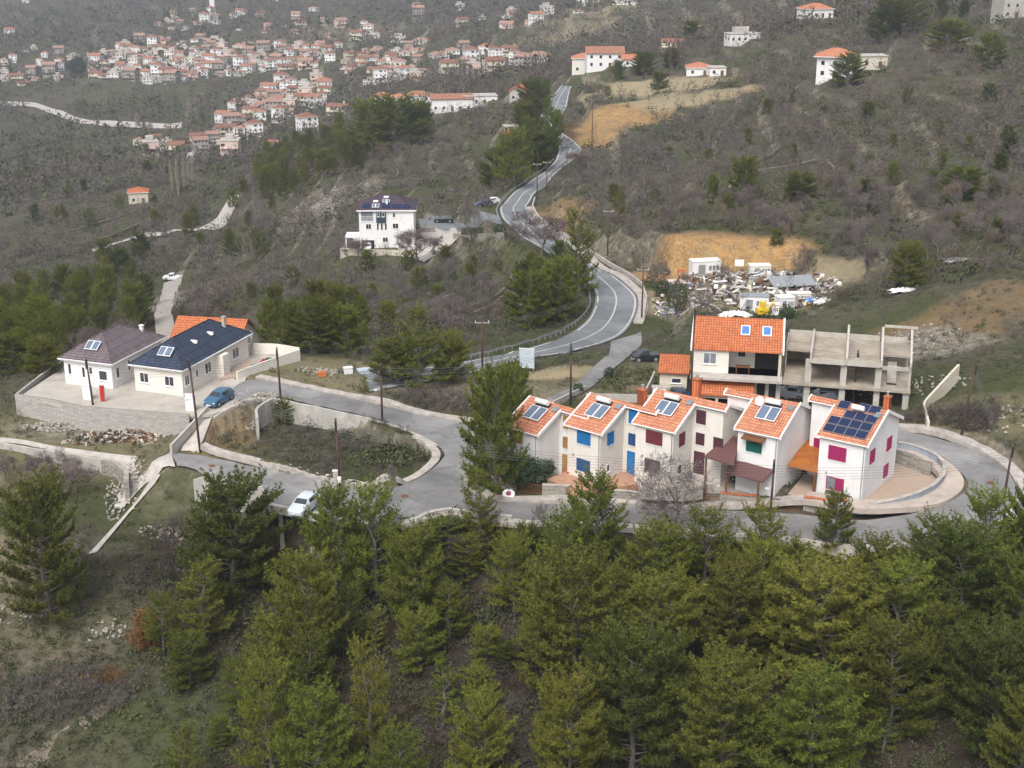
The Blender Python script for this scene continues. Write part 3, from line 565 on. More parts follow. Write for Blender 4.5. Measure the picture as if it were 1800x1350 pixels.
# ------------------------------------------------------------------ the row of terraced houses
def row_house(label, x0, y0, zb, th, W1, W, Wl, Dr, He, tp, D1, wall, opens, heater=True, recess_he=0, back_rise=0.0):
    t = thing('terraced_house', (x0, y0, zb), R(th), label, 'house', 'row of terraced houses by the loop road')
    Dt = 2*Dr-.3; z = lambda y: He+tp*y if y <= Dr else He+tp*(2*Dr-y)
    prof = [(0, -1.5), (0, He), (Dr, z(Dr)), (Dt, z(Dt)), (Dt, -1.5)]; fn = lambda p, s: (s, p[0], p[1])
    m = MB(); m.prism(prof, fn, 0, W1)
    prof2 = [(D1, -1.5), (D1, z(D1)), (Dr, z(Dr)), (Dt, z(Dt)), (Dt, -1.5)]
    if W > W1: m.prism(prof2, fn, W1, W)
    if Wl < 0: m.prism(prof2, fn, Wl, 0)
    m.build('wall', wall, t)
    oh = .25; T = .16
    def roof(a, b, ys):
        pr = [(ys, z(ys)+.03), (Dr, z(Dr)+.03), (Dt+oh, z(Dt+oh)+.03), (Dt+oh, z(Dt+oh)+.03-T), (Dr, z(Dr)+.03-T), (ys, z(ys)+.03-T)]
        q = MB(); q.prism([(p[0], p[1]+.03) for p in pr], fn, a, b); return q
    q = roof(-oh, W1+oh, -oh)
    if W > W1: k = roof(W1+oh, W+oh, D1-oh); q.add(k.v, k.f)
    if Wl < 0: k = roof(Wl-oh, -oh, D1-oh); q.add(k.v, k.f)
    rf = q.build('roof', M['tiles'], t)
                                                 # white verge strips along the gable edges
    def verge(x, ya, yb):
        pr = [(ya, z(ya)+.16), (min(Dr, yb), z(min(Dr, yb))+.16)]+([(yb, z(yb)+.16)] if yb > Dr else [])
        lo = [(p[0], p[1]-.32) for p in pr[::-1]]; v = MB(); v.prism(pr+lo, fn, x-.07, x+.07); v.build('verge', M['trim'], t)
    verge(-oh-.07, -oh, D1-oh if Wl < 0 else Dt+oh); verge(W1+oh+.07, -oh, Dt+oh if W <= W1 else D1-oh)
    if W > W1: verge(W+oh+.07, D1-oh, Dt+oh)
    if Wl < 0: verge(Wl-oh-.07, D1-oh, Dt+oh)
    gs = [((-oh, -oh-.06, z(-oh)-.02), (W1+oh, -oh-.06, z(-oh)-.02))]
    if W > W1: gs.append(((W1+oh, D1-oh-.06, z(D1-oh)-.02), (W+oh, D1-oh-.06, z(D1-oh)-.02)))
    if Wl < 0: gs.append(((Wl-oh, D1-oh-.06, z(D1-oh)-.02), (-oh, D1-oh-.06, z(D1-oh)-.02)))
    for g_ in gs: g = MB(); g.tube(list(g_), .06, 6); g.build('gutter', M['trim'], t)
    downpipe(t, W1-.12, -.07, 0, He-.2)
    fr = {'F': fF(), 'R': fR(W1), 'L': fL(0), 'C': fF(D1), 'E': fR(W)}
    for o in opens:
        k, f = o[0], fr[o[1]]
        if k == 's': shutter(t, f, *o[2:6], **o[6])
        elif k == 'w': window(t, f, *o[2:6], **o[6])
        elif k == 'd': door(t, f, *o[2:6], **o[6])
    c, s_ = 1/math.hypot(1, tp), tp/math.hypot(1, tp)
    def onroof(xo, so): return lambda x, s, o: (xo+x, so+s*c-o*s_, z(so)+.1+s*s_+o*c)
    if heater: solar_heater(t, onroof(W1*.26, Dr*.30), 2.05, 1.9)
    sk = MB(); f = onroof(W1*.86, Dr*.72); cc = [f(x, s, o) for o in (0, .12) for x, s in ((0,0),(.6,0),(.6,.7),(0,.7))]
    sk.add(cc, [(0,3,2,1),(4,5,6,7),(0,1,5,4),(1,2,6,5),(2,3,7,6),(3,0,4,7)]); sk.build('skylight', M['glass_pale'], t)
    lm = MB(); lm.tube([(W1*.2, -.02, 2.4), (W1*.2, -.18, 2.4)], .1, 6); lm.build('wall_lamp', M['metal'], t)
    return t, onroof, z
BL = dict(m='blue'); 
h1, _, _ = row_house('westernmost house of the row, half behind a pine, with varnished yellow shutters', -.5, 135.2, -.5, -40.5, 3.95, 7.4, 0, 4.0, 5.6, .46, 3.6, M['white'],
    [('s','F',1.3,4.0,1.5,1.25,dict(m='wood_yellow')),('s','C',4.9,5.3,.85,1.35,dict(m='wood_yellow',leaves=2)),('s','C',4.9,3.2,.85,1.15,dict(m='wood_yellow')),('d','C',4.95,.1,1.0,2.3,dict(m='wood_yellow'))])
h2, on2, z2 = row_house('cream house of the row with bright blue shutters and blue door', 5.58, 132.9, .62, -39, 4.0, 7.6, 0, 4.25, 5.45, .46, 4.0, M['cream'],
    [('s','F',2.0,3.75,1.55,1.3,dict(m='blue')),('s','F',2.0,.85,1.55,1.2,dict(m='darkblue',leaves=2)),('s','R',1.7,3.7,1.0,1.25,dict(m='blue',leaves=2)),
     ('s','C',5.1,5.5,.9,1.45,dict(m='blue',leaves=2)),('s','C',5.1,3.2,.85,1.15,dict(m='darkblue',leaves=2)),('d','C',5.1,.1,1.0,2.3,dict(m='blue')),('w','R',1.4,.9,.45,.7,dict(split=1))])
h3, on3, z3 = row_house('white house of the row with maroon shutters behind the blossoming tree', 12.2, 131.0, 1.25, -35.5, 4.2, 7.5, 0, 4.5, 5.7, .46, 3.9, M['cream'],
    [('s','F',2.1,3.85,1.75,1.3,dict(m='maroon')),('s','F',2.0,.85,1.6,1.3,dict(m='plum')),('s','R',1.75,3.6,1.05,1.3,dict(m='maroon')),('s','C',5.1,5.45,.95,1.35,dict(m='plum')),
     ('s','C',5.1,3.25,.85,1.15,dict(m='plum')),('s','C',7.1,3.2,.95,1.15,dict(m='plum')),('d','C',5.1,.1,1.05,2.3,dict(m='plum')),('w','R',1.5,.8,.45,.7,dict(split=1,frame='plum'))])
h4, on4, z4 = row_house('white house of the row with one dark green shutter and a big rooftop dish', 22.0, 129.3, .7, -33.5, 4.15, 4.15, -3.1, 4.4, 6.3, .46, 4.0, M['white'],
    [('s','F',1.75,4.15,1.55,1.3,dict(m='green',leaves=2)),('s','C',-2.6,5.0,.8,1.8,dict(m='skyblue',leaves=1,sill=False)),('w','C',-1.6,3.0,1.0,1.4,dict(glass='glass',split=1))])
aw = MB(); aw.prism([(-.02, 5.85), (-.75, 5.62), (-.75, 5.5), (-.02, 5.7)], lambda p, s: (s, p[0], p[1]), .65, 2.95); aw.build('awning', M['wood'], h4)
h5, on5, z5 = row_house('easternmost house of the row with magenta shutters and a roof full of blue solar cells', 29.6, 127.5, .9, -35, 4.6, 4.6, -2.7, 4.45, 6.1, .46, 4.0, M['white'],
    [('s','F',1.85,3.85,1.7,1.35,dict(m='magenta',leaves=4)),('s','F',1.85,.75,1.7,1.25,dict(m='magenta',leaves=4,half=True)),('s','R',1.9,3.6,1.15,1.3,dict(m='magenta')),('s','R',6.3,3.5,1.15,1.3,dict(m='magenta')),
     ('s','R',6.0,.75,1.1,1.25,dict(m='magenta')),('s','C',-1.7,2.7,.95,1.25,dict(m='magenta'))], heater=False)
for i, (x, s) in enumerate([(a+1.08*b+.0, c) for a, c, k in ((.05, .35, 4), (.05, 1.42, 4)) for b in range(4)]+[(1.2, 2.5), (2.28, 2.5), (3.36, 2.5), (.12+.0, 3.55), (2.1, 3.7)][:5]+[(3.2, 3.7)]):
    f = on5(x, s*.98); q = MB(); w, h = 1.03, 1.0
    if i >= 8 and i < 11: pass
    c = [f(a, b, o) for o in (.06, .1) for a, b in ((0,0),(w,0),(w,h),(0,h))]; q.add(c, [(0,3,2,1),(4,5,6,7),(0,1,5,4),(1,2,6,5),(2,3,7,6),(3,0,4,7)]); p = q.build('solar_panel', M['pv'], h5)
    q = MB(); 
    for a0, a1, b0, b1 in ((-.02,w+.02,-.02,0),(-.02,w+.02,h,h+.02),(-.02,0,0,h),(w,w+.02,0,h)):
        c = [f(a, b, o) for o in (.05, .115) for a, b in ((a0,b0),(a1,b0),(a1,b1),(a0,b1))]; q.add(c, [(0,3,2,1),(4,5,6,7),(0,1,5,4),(1,2,6,5),(2,3,7,6),(3,0,4,7)])
    q.build('frame', M['metal'], p)
q = MB(); f = on5(1.7, 3.35); q.tube([f(0, .2, .5), f(1.2, .2, .5)], .27, 10); q.build('water_tank', M['trim'], h5)
q = MB(); 
for xx in (.2, 1.0): q.tube([f(xx, 0, 0), f(xx, .2, .4)], .04, 4); q.tube([f(xx, .4, 0), f(xx, .2, .4)], .04, 4)
q.build('tank_frame', M['metal_dark'], h5)
def dish(par, p, r, d=(0, -1, .4), name='satellite_dish'):
    m = MB(); d = np.array(d, float); d /= np.linalg.norm(d); u = np.cross(d, (0, 0, 1)); u /= np.linalg.norm(u); w = np.cross(d, u); p = np.array(p, float); vs = [tuple(p)]
    for k in (1, 2, 3):
        for j in range(14): a = 2*math.pi*j/14; vs.append(tuple(p+(u*math.cos(a)+w*math.sin(a))*r*k/3+d*(k/3)**2*r*.25))
    fs = [(0, 1+j, 1+(j+1) % 14) for j in range(14)]+[(1+k*14+j, 15+k*14+j, 15+k*14+(j+1) % 14, 1+k*14+(j+1) % 14) for k in (0, 1) for j in range(14)]
    m.add(vs, fs); m.tube([tuple(p-np.array((0, 0, r*1.1))), tuple(p)], .03, 5); return m.build(name, M['trim'], par, smooth=False)
f = on4(4.15*.2, 4.4*.62); dish(h4, f(.0, .5, .5), .48)
chimney(h2, 5.2, 5.4, z2(5.4)-.2, z2(4.25)+1.3, .75); chimney(h3, 2.9, 6.9, z3(6.9)-.3, z3(4.5)+1.0, .7); chimney(h5, 4.2, 5.9, z5(5.9)-.2, z5(4.45)+.9, .6)
# carports of the row
def cover(name, label, q3, tk, m, posts, pm, group=None):
    """sloping roof given by world corners with posts to the ground"""
    c = np.mean(q3, 0); t = thing(name, (c[0], c[1], posts[0][2] if posts else c[2]), 0, label, 'carport', group); o = t.location
    L = lambda p: (p[0]-o[0], p[1]-o[1], p[2]-o[2])
    mb = MB(); mb.slab([L(p) for p in q3], tk); r = mb.build('roof', m, t)
    bm = bmesh.new(); bm.from_mesh(r.data); bmesh.ops.recalc_face_normals(bm, faces=bm.faces); bm.to_mesh(r.data); bm.free()
    for x, y, z0, z1 in posts:
        mb = MB(); a = L((x, y, z0)); b = L((x, y, z1)); mb.box(a[0]-.09, a[0]+.09, a[1]-.09, a[1]+.09, a[2]-.2, b[2]); mb.build('post', pm, t)
    return t
def hplane(z): return lambda u, v: PZ(u, v, z)
qa = [PZ(1237,802,4.3), PZ(1290,818,4.3), PZ(1300,768,5.2), PZ(1282,765,5.2)]
cover('carport', 'upper brown felt carport between the maroon and green shuttered houses', qa, .12, M['brown_cover'], [(p[0]+.3, p[1]+.3, .1, 4.2) for p in qa[:1]]+[(qa[3][0]+.3, qa[3][1]-.2, .2, 5.05)], M['wood'])
qb = [PZ(1273,829,3.0), PZ(1340,847,3.0), PZ(1365,821,3.6), PZ(1290,809,3.6)]
cover('carport', 'lower brown felt carport in front of the green shuttered house', qb, .12, M['brown_cover'], [(qb[0][0]+.3, qb[0][1]+.2, .1, 2.9), (qb[1][0]-.3, qb[1][1]+.3, .3, 2.9), (qb[2][0]-.3, qb[2][1]-.1, .4, 3.5)], M['wood'])
qc = [PZ(1385,817,3.3), PZ(1437,830,3.3), PZ(1441,777,4.1), PZ(1417,772,4.1)]
cover('carport', 'orange timber carport between the green and magenta shuttered houses', qc, .14, M['wood_orange'], [(qc[1][0]-.2, qc[1][1]+.2, .8, 3.2), (qc[3][0]+.2, qc[3][1]-.2, .8, 4.0)], M['wood'])
# front yards
flat('front_yard', [(1385,868),(1437,880),(1452,842),(1415,832)], .86, M['pavers'], .5)
flat('front_yard', [(1495,890),(1530,893),(1570,885),(1610,873),(1638,859),(1653,843),(1654,829),(1643,816),(1622,805),(1596,796),(1560,792),(1550,850)], 1.02, M['pavers'], .5)
flat('front_yard', [(962,842),(1000,858),(1052,862),(1120,850),(1112,826),(1060,830),(1000,826)], .66, mat('terracotta_paving', (.42,.24,.16), .2, 1.5, .9, .2, 8, dirt=.3), 1.2)
flat('front_yard', [(925,852),(962,842),(1000,826),(972,822),(938,836)], -.42, M['pavers'], .3)
flat('front_yard', [(1125,858),(1200,862),(1236,858),(1240,828),(1130,828)], 1.2, M['yard'], 1.2)
flat('front_yard', [(1240,860),(1345,868),(1372,858),(1400,838),(1330,830),(1260,838)], .5, M['yard'], .4)
def wall_line(name, label, pts, h, th, m, cap=None, cat='wall', down=1.0, group=None, ztop=None, caph=.06):
    """free-standing wall along world points, its top following the ground or given heights"""
    P = np.array([p[:2] for p in pts]); s = np.concatenate([[0], np.cumsum(np.hypot(*(P[1:]-P[:-1]).T))]); n = max(2, int(s[-1]/.8)+1); t = np.linspace(0, s[-1], n)
    X = np.interp(t, s, P[:, 0]); Y = np.interp(t, s, P[:, 1]); zp = np.interp(t, s, [p[2] for p in pts])
    T = np.stack([np.gradient(X), np.gradient(Y)], 1); T /= np.hypot(*T.T)[:, None]+1e-9; N = np.stack([-T[:, 1], T[:, 0]], 1)*th/2
    ox, oy, oz = float(X[0]), float(Y[0]), float(zp[0])
    mb = MB(); V = []
    zt = zp+h if ztop is None else np.interp(t, s, ztop)
    for i in range(n):
        for sx, z in ((-1, zp[i]-down), (-1, zt[i]), (1, zt[i]), (1, zp[i]-down)): V.append((X[i]+N[i, 0]*sx-ox, Y[i]+N[i, 1]*sx-oy, z-oz))
    mb.add(V, [(4*i+k, 4*i+4+k, 4*i+4+(k+1) % 4, 4*i+(k+1) % 4) for i in range(n-1) for k in range(4)]+[(0,1,2,3), (4*n-1,4*n-2,4*n-3,4*n-4)])
    def fix(o):
        bm = bmesh.new(); bm.from_mesh(o.data); bmesh.ops.recalc_face_normals(bm, faces=bm.faces); bm.to_mesh(o.data); bm.free(); return o
    o = fix(mb.build(name, m)); o.location = (ox, oy, oz); props(o, label, cat, group, 'thing')
    if cap:
        V = []
        for i in range(n):
            for sx, z in ((-1.35, zt[i]+.002), (-1.35, zt[i]+caph), (1.35, zt[i]+caph), (1.35, zt[i]+.002)): V.append((X[i]+N[i, 0]*sx-ox, Y[i]+N[i, 1]*sx-oy, z-oz))
        mb = MB(); mb.add(V, [(4*i+k, 4*i+4+k, 4*i+4+(k+1) % 4, 4*i+(k+1) % 4) for i in range(n-1) for k in range(4)]+[(0,1,2,3), (4*n-1,4*n-2,4*n-3,4*n-4)])
        fix(mb.build('coping', cap, o))
    return o
gp = lambda *a: [PT(u, v) for u, v in a]
wall_line('stone_wall', 'low stone garden wall curving round the street corner under the tall pine', gp((819,862),(822,846),(832,840),(848,850),(872,857),(908,862)), 1.0, .35, M['stone'], M['concrete'])
wall_line('stone_wall', 'short stone garden wall in front of the blue shuttered house', gp((953,870),(1002,872)), 1.1, .35, M['stone'], M['concrete'])
wall_line('stone_wall', 'stone garden wall beneath the blossoming tree', gp((1022,874),(1080,878),(1130,882),(1180,884)), 1.0, .35, M['stone'], M['concrete'])
wall_line('stone_wall', 'stone garden wall with brick coping below the brown carports', gp((1266,884),(1300,888),(1334,890)), 1.1, .35, M['stone'], M['tiles2'])
wall_line('stone_wall', 'short garden wall with brick coping below the magenta shuttered house', gp((1412,893),(1450,899),(1487,900)), 1.2, .35, M['stone'], M['tiles2'])
wall_line('parapet_wall', 'curved pale grey parapet around the yard of the magenta shuttered house', gp((1490,901),(1530,899),(1570,891),(1610,879),(1640,864),(1658,846),(1660,828),(1648,813),(1625,801),(1597,792),(1578,789)), .75, .3, mat('blue_grey_parapet', (.30,.33,.38), .2, 1, .9, .3, 6, dirt=.5), M['kerb'])
st = [PZ(u, v, 1.0) for u, v in ((1568,842),(1600,846),(1628,842),(1650,832))]
wall_line('retaining_wall', 'rough stone retaining wall behind the yard of the easternmost house', [PZ(u, v, 1.0) for u, v in ((1572,812),(1600,822),(1622,832),(1636,836))], 1.4, .3, M['stone'])
def gate(label, a, b, h=1.1):
    (x0, y0, z0), (x1, y1, z1) = a, b; L = math.hypot(x1-x0, y1-y0); t = thing('metal_gate', a, math.atan2(y1-y0, x1-x0), label, 'gate', 'sliding gates of the row houses')
    m = MB(); m.box(0, L, -.03, .03, .1, .16); m.box(0, L, -.03, .03, h-.06, h)
    m.build('gate_frame', M['wood'], t); m = MB()
    n = int(L/.14)
    for i in range(n+1): m.box(i*L/n-.02, i*L/n+.02, -.015, .015, .163, h-.063)
    m.build('bars', M['wood'], t)
gate('dark gate beside the short stone wall of the blue shuttered house', PT(913,865), PT(951,873))
gate('dark gate under the orange timber carport', PT(1356,893), PT(1408,899))
gate('dark gate beneath the blossoming tree crown', PT(1190,886), PT(1262,886))
# ------------------------------------------------------------------ the two bungalows and the orange roofed house
def bungalow(name, label, org, th, W, D, h, rise, wm, rm, oh, opens, ridge=None, grp=None):
    t = thing(name, org, R(th), label, 'house', grp)
    m = MB(); m.box(0, W, 0, D, -1.2, h); m.build('wall', wm, t)
    rf, rl = hip(-oh, W+oh, -oh, D+oh, h+.12, rise, .2, ridge); r = rf.build('roof', [rm, M['trim']], t); rl.build('ridge_tiles', rm, r)
    fr = {'F': fF(), 'R': fR(W), 'L': fL(0), 'B': fB(D)}
    for o in opens:
        if o[0] == 'w': window(t, fr[o[1]], *o[2:6], **o[6])
        else: door(t, fr[o[1]], *o[2:6], **o[6])
    for a, b in (((-oh, -oh-.05), (W+oh, -oh-.05)), ((W+oh+.05, -oh), (W+oh+.05, D+oh))): g = MB(); g.tube([(*a, h+.1), (*b, h+.1)], .06, 5); g.build('gutter', M['trim'], t)
    return t
fl = M['white']; W_ = dict(split=2)
b1 = bungalow('bungalow', 'white bungalow with mauve brown hip roof at the far left of the walled yard', (-51.7, 155.9, 2.45), -19, 6.4, 10.5, 3.0, 2.35, M['white'], M['tiles_brown'], .45,
    [('w','F',.75,1.2,.35,1.2,dict(split=1)),('w','F',2.6,1.0,.35,1.2,dict(split=1)),('w','F',3.6,1.5,.35,.8,dict(split=1)),('w','F',5.2,.95,1.0,1.05,dict(split=1)),('w','R',1.1,1.0,.5,1.2,dict(split=1)),
     ('w','R',3.4,1.2,.35,1.2,dict(split=1)),('w','R',5.0,1.4,.6,.7,dict(split=1)),('w','R',6.6,1.4,.6,.7,dict(split=1)),('d','R',8.4,.1,1,2.1,dict(m='slate'))], ridge=((3.2, 3.4), (3.2, 6.6)))
b2 = bungalow('bungalow', 'cream bungalow with blue black hip roof beside the parked blue car', (-43.0, 153.5, 2.5), -20, 6.3, 14.6, 3.0, 2.4, M['cream'], M['tiles_dark'], .45,
    [('w','F',1.3,1.05,1.05,1.05,W_),('w','F',4.6,1.0,1.1,1.05,W_),('w','R',.9,1.0,.8,1.1,W_),('w','R',3.0,1.3,.4,.8,dict(split=1)),('w','R',5.4,1.05,1.2,1.2,W_),('w','R',9.3,1.2,.5,.9,dict(split=1)),('d','R',7.6,.1,1.0,2.1,dict(m='trim')),('w','R',11.6,1.0,1.3,1.2,W_)], ridge=((3.15, 3.4), (3.15, 11.3)))
m = MB(); m.box(6.302, 7.4, 7.0, 8.4, -.5, 2.7); m.build('porch', M['cream'], b2)
def hipfn(W, h, rise, x0, s0, oh=.45, half=3.4):
    k = rise/half; c, s_ = 1/math.hypot(1, k), k/math.hypot(1, k)
    return lambda x, s, o: (x0+x, -oh+s0+s*c-o*s_, h+.12+k*s0+s*s_+o*c)
solar_heater(b1, hipfn(6.4, 3, 2.35, 2.4, 1.3), 1.7, 1.3, tank=False); solar_heater(b2, hipfn(6.3, 3, 2.4, 2.7, 1.3), 1.7, 1.3, tank=False)
chimney(b1, 4.9, 8.8, 3.4, 4.9, .4, 'white', False); chimney(b2, 4.6, 12.2, 4.0, 5.7, .38, 'concrete_wall', False)
for yy in (5.3, 8.8):
    m = MB(); z = 3.12+2.4*(1-(abs(4.6-3.15))/3.6); m.box(4.3, 5.1, yy, yy+.25, z-.1, z+.25); m.build('roof_vent', M['trim'], b2)
m = MB()
for y in (15.8,): 
    for x in (5.9,): m.box(x, x+.25, y, y+.25, -.8, 3.0)
m.build('porch_post', M['concrete'], b2)
ob = thing('house', (-43.0, 170.3, -1.2), R(-10), 'house with bright orange gable roof behind the blue black roofed bungalow', 'house')
m = MB(); m.prism([(0,-4),(0,3.6),(4.2,6.2),(8.4,3.6),(8.4,-4)], lambda p, s: (s, p[0], p[1]), 0, 8.6); m.build('wall', M['cream'], ob)
m = MB(); m.prism([(-.5,3.4),(4.2,6.36),(8.9,3.4),(8.9,3.22),(4.2,6.18),(-.5,3.22)], lambda p, s: (s, p[0], p[1]), -.4, 9.0); m.build('roof', M['tiles2'], ob)
solar_heater(ob, lambda x, s, o: (3.4+x, 1.6+s*.85-o*.5, 4.6+s*.5+o*.85), 1.8, 1.5); window(ob, fR(8.6), 3, 1.2, 1, 1.2)
# walls, gates and bits of the yard
yw = [PZ(u, v, z) for u, v, z in ((28,699,2.45),(90,708,2.45),(150,721,2.45),(240,728,2.45),(333,735,2.45))]
wall_line('block_wall', 'long concrete block wall holding up the yard of the two bungalows', yw, .45, .25, M['blocks'], down=4)
wall_line('block_wall', 'side block wall running back at the left end of the bungalow yard', [PZ(28,699,2.45), PZ(75,662,2.45), PZ(118,634,2.45)], .4, .22, M['blocks'], down=4)
wall_line('ramp_wall', 'tall rendered wall along the left side of the ramp to the yard', [PZ(301,796,.35), PZ(335,760,1.2), PZ(366,727,2.3)], .9, .25, M['concrete'], down=2.2)
wall_line('garden_wall', 'pale garden wall beside the small lawn of the bungalow', [PZ(417,669,2.6), PZ(470,649,2.6), PZ(527,629,2.6)], 1.1, .2, M['cream'], down=1)
wall_line('garden_wall', 'pale garden wall at the back of the small lawn', [PZ(527,629,2.6), PZ(485,622,2.6), PZ(430,621,2.6)], 1.3, .2, M['cream'], down=2)
lawn = flat('lawn', [(413,666),(425,655),(470,628),(487,630),(462,645)], 2.72, mat('lawn_grass', (.035,.10,.02), .3, 6, .95, .5, 20), .1)
flat('paving', [(385,668),(405,650),(425,636),(440,632),(445,640),(415,662)], 2.7, M['pavers'], .1)
gt = thing('red_gate_panel', PZ(181, 705, 2.5), R(-15), 'narrow upright red panel on top of the long block wall', 'panel'); m = MB(); m.box(-.25, .25, -.06, .06, 0, 1.75); m.box(-.3, .3, -.1, .1, 1.75, 1.82); m.build('leaf', M['red'], gt); m = MB(); m.box(.27, .33, -.04, .04, 0, 1.9); m.build('post', M['metal'], gt)
for lb, u, v, w, h in (('white rendered pier on the long block wall left of the red panel', 155, 703, 1.1, 1.7), ('white rendered pier at the right end of the long block wall', 336, 723, 1.1, 1.9)):
    t = thing('gate_pier', PZ(u, v, 2.4), R(-15), lb, 'pier'); m = MB(); m.box(-w/2, w/2, -.15, .15, -.4, h); m.build('pier', M['white'], t); m = MB(); m.box(-w/2-.05, w/2+.05, -.2, .2, h+.002, h+.08); m.build('cap', M['trim'], t)
# retaining wall below the upper street and the plot
rw = [(452,738,2.55),(450,722,2.6),(462,712,2.6),(480,703,2.6),(500,706,2.5),(519,711,2.4),(560,719,2.2),(600,728,1.95),(640,736,1.65),(690,750,1.2),(720,761,.9),(745,772,.6),(768,786,.35)]
wl = [PZ(*p) for p in rw]
wall_line('retaining_wall', 'long pale retaining wall under the bend of the upper street', [(p[0], p[1], p[2]-.05) for p in wl], .28, .3, M['concrete_wall'], down=3.2)
wall_line('retaining_wall', 'weathered retaining wall below the lower street left of the parking deck', [PZ(340,846,-.4), PZ(362,839,0), PZ(410,849,0), PZ(462,859,0)], .18, .25, M['concrete_wall'], down=3)
wall_line('retaining_wall', 'retaining wall at the end of the parking deck', [PZ(462,860,0), PZ(468,874,0), PZ(440,880,-.6)], .12, .25, M['concrete_wall'], down=3)
dk = thing('parking_deck_frame', PZ(580, 915, 0), 0, 'concrete edge beam and pillars under the silver hatchback deck', 'deck'); o = dk.location
a = np.array(PZ(466,885,0)); b = np.array(PZ(694,930,0)); m = MB(); d = (b-a)/np.linalg.norm(b-a); nrm = np.array([d[1], -d[0], 0])
q = [a, b, b+nrm*.5, a+nrm*.5]; m.slab([(p[0]-o[0], p[1]-o[1], .2) for p in q], .8); m.build('edge_beam', M['concrete_wall'], dk)
for k in (.12, .36, .6, .84):
    p = a+(b-a)*k; m = MB(); m.box(p[0]-o[0]-.2, p[0]-o[0]+.2, p[1]-o[1]+.0, p[1]-o[1]+.35, -4.5, -.6); m.build('pillar', M['concrete_wall'], dk)
m = MB(); p0 = a+d*.3-nrm*4.0; p1 = b-d*.3-nrm*4.0; m.slab([(x[0]-o[0], x[1]-o[1], -.65) for x in (p0, p1, p1+nrm*.3, p0+nrm*.3)], 3.6); m.build('back_wall', M['dark'], dk)  # wall painted near-black for the shade beneath the deck
wall_line('field_wall', 'long low pale retaining wall below the field track at the left edge', [PZ(-60,772,-.25), PZ(0,779,-.25), PZ(60,790,-.25), PZ(120,799,-.25), PZ(180,809,-.25)], .12, .3, M['concrete_wall'], down=2.6)
wall_line('stone_wall', 'dry stone retaining wall at the fork of the field track', [PZ(180,810,-.3), PZ(205,815,-.3), PZ(222,830,-.4), PZ(222,850,-.9)], .15, .5, M['stone'], down=2.2)
wall_line('street_wall', 'low curved street wall above the slope right of the guard rail', gp((722,925),(752,909),(790,902),(830,909),(900,916)), .5, .3, M['concrete_wall'], M['concrete'], down=1.6)
wall_line('street_wall', 'long low street wall above the pines below the row houses', gp((905,920),(1060,923),(1180,931),(1300,943),(1418,953),(1500,962),(1568,963),(1640,957)), .22, .3, M['concrete_wall'], down=2.5)
wall_line('plot_wall', 'cracked block wall climbing the hill behind the loop road', [PZ(1631,757,2.4), PZ(1622,722,3.0), PZ(1655,686,4.0), PZ(1684,655,5.2)], 1.0, .25, M['cream2'], down=1.0)
wall_line('lane_wall', 'pale wall along the lane behind the row houses', [PZ(1030,702,1.2), PZ(1090,703,1.3), PZ(1142,705,1.4)], .7, .2, M['concrete'], down=1)
wall_line('lane_wall', 'pale wall beside the lane going up to the barn', [PZ(1128,713,1.3), PZ(1143,684,1.6), PZ(1150,668,1.7)], 1.1, .2, M['concrete'], down=1)
wall_line('lane_wall', 'sloping pale wall beside the access road above the row', [PZ(968,716,1.0), PZ(1000,700,.9), PZ(1030,686,.7)], .6, .2, M['concrete'], down=1)
# ------------------------------------------------------------------ three storey white house in the valley
t = thing('white_villa', (-34.5, 315.2, -20.2), R(1), 'tall white three storey house with dark roof panels above the blossoming trees', 'house')
m = MB(); m.box(0, 12.3, 0, 9, -1, 9.0); m.build('wall', M['white'], t)
rf, rl = hip(-.5, 13.0, -.5, 9.6, 9.1, 2.6, .3); r = rf.build('roof', [M['tiles_mauve'], M['trim']], t); rl.build('ridge_tiles', M['tiles_mauve'], r)
q = lambda x, s, o: (x, -.3+s*.89-o*.46, 9.25+s*.46+o*.89)
for x, s, w, h in ((.9,.4,1.7,1.6),(5.2,.5,1.9,1.5),(7.4,.4,2.2,1.3),(9.9,.4,1.8,1.2)):
    m = MB(); c = [q(a, b, o) for o in (.06, .12) for a, b in ((x,s),(x+w,s),(x+w,s+h),(x,s+h))]; m.add(c, [(0,3,2,1),(4,5,6,7),(0,1,5,4),(1,2,6,5),(2,3,7,6),(3,0,4,7)]); m.build('solar_panel', M['pv'], t)
solar_heater(t, lambda x, s, o: q(3.0+x, .5+s, o), 1.6, 1.3); solar_heater(t, lambda x, s, o: q(5.3+x, 2.3+s, o), 1.6, 1.0)
chimney(t, 6.3, 1.3, 9.7, 11.0, .4, 'white')
m = MB(); m.box(3.9, 6.1, -.25, 0, 6.1, 8.95); m.build('blue_bay', M['slate'], t)
for s in (4.4, 5.5): window(t, fF(-.25), s, 7.6, .45, .9, split=1)
m = MB(); m.box(.5, 3.2, .005-.02, .0, 6.5, 8.7); bal = m.build('balcony', M['glass_pale'], t); m = MB(); m.box(.4, 3.3, -.12, -.03, 6.3, 6.5); [m.box(x, x+.05, -.1, -.05, 6.5, 7.5) for x in np.arange(.45, 3.25, .3)]; m.box(.4, 3.3, -.12, -.04, 7.5, 7.56); m.build('railing', M['trim'], bal)
window(t, fF(), 2.1, 4.7, 1.1, 1.1); window(t, fF(), 8.2, 4.8, 1.2, 1.1); window(t, fF(), 7.9, 7.4, .5, .9, split=1)
for s in (4.2, 5.1, 6.0): window(t, fF(), s, 4.5, .4, 1.4, split=1, sill=False)
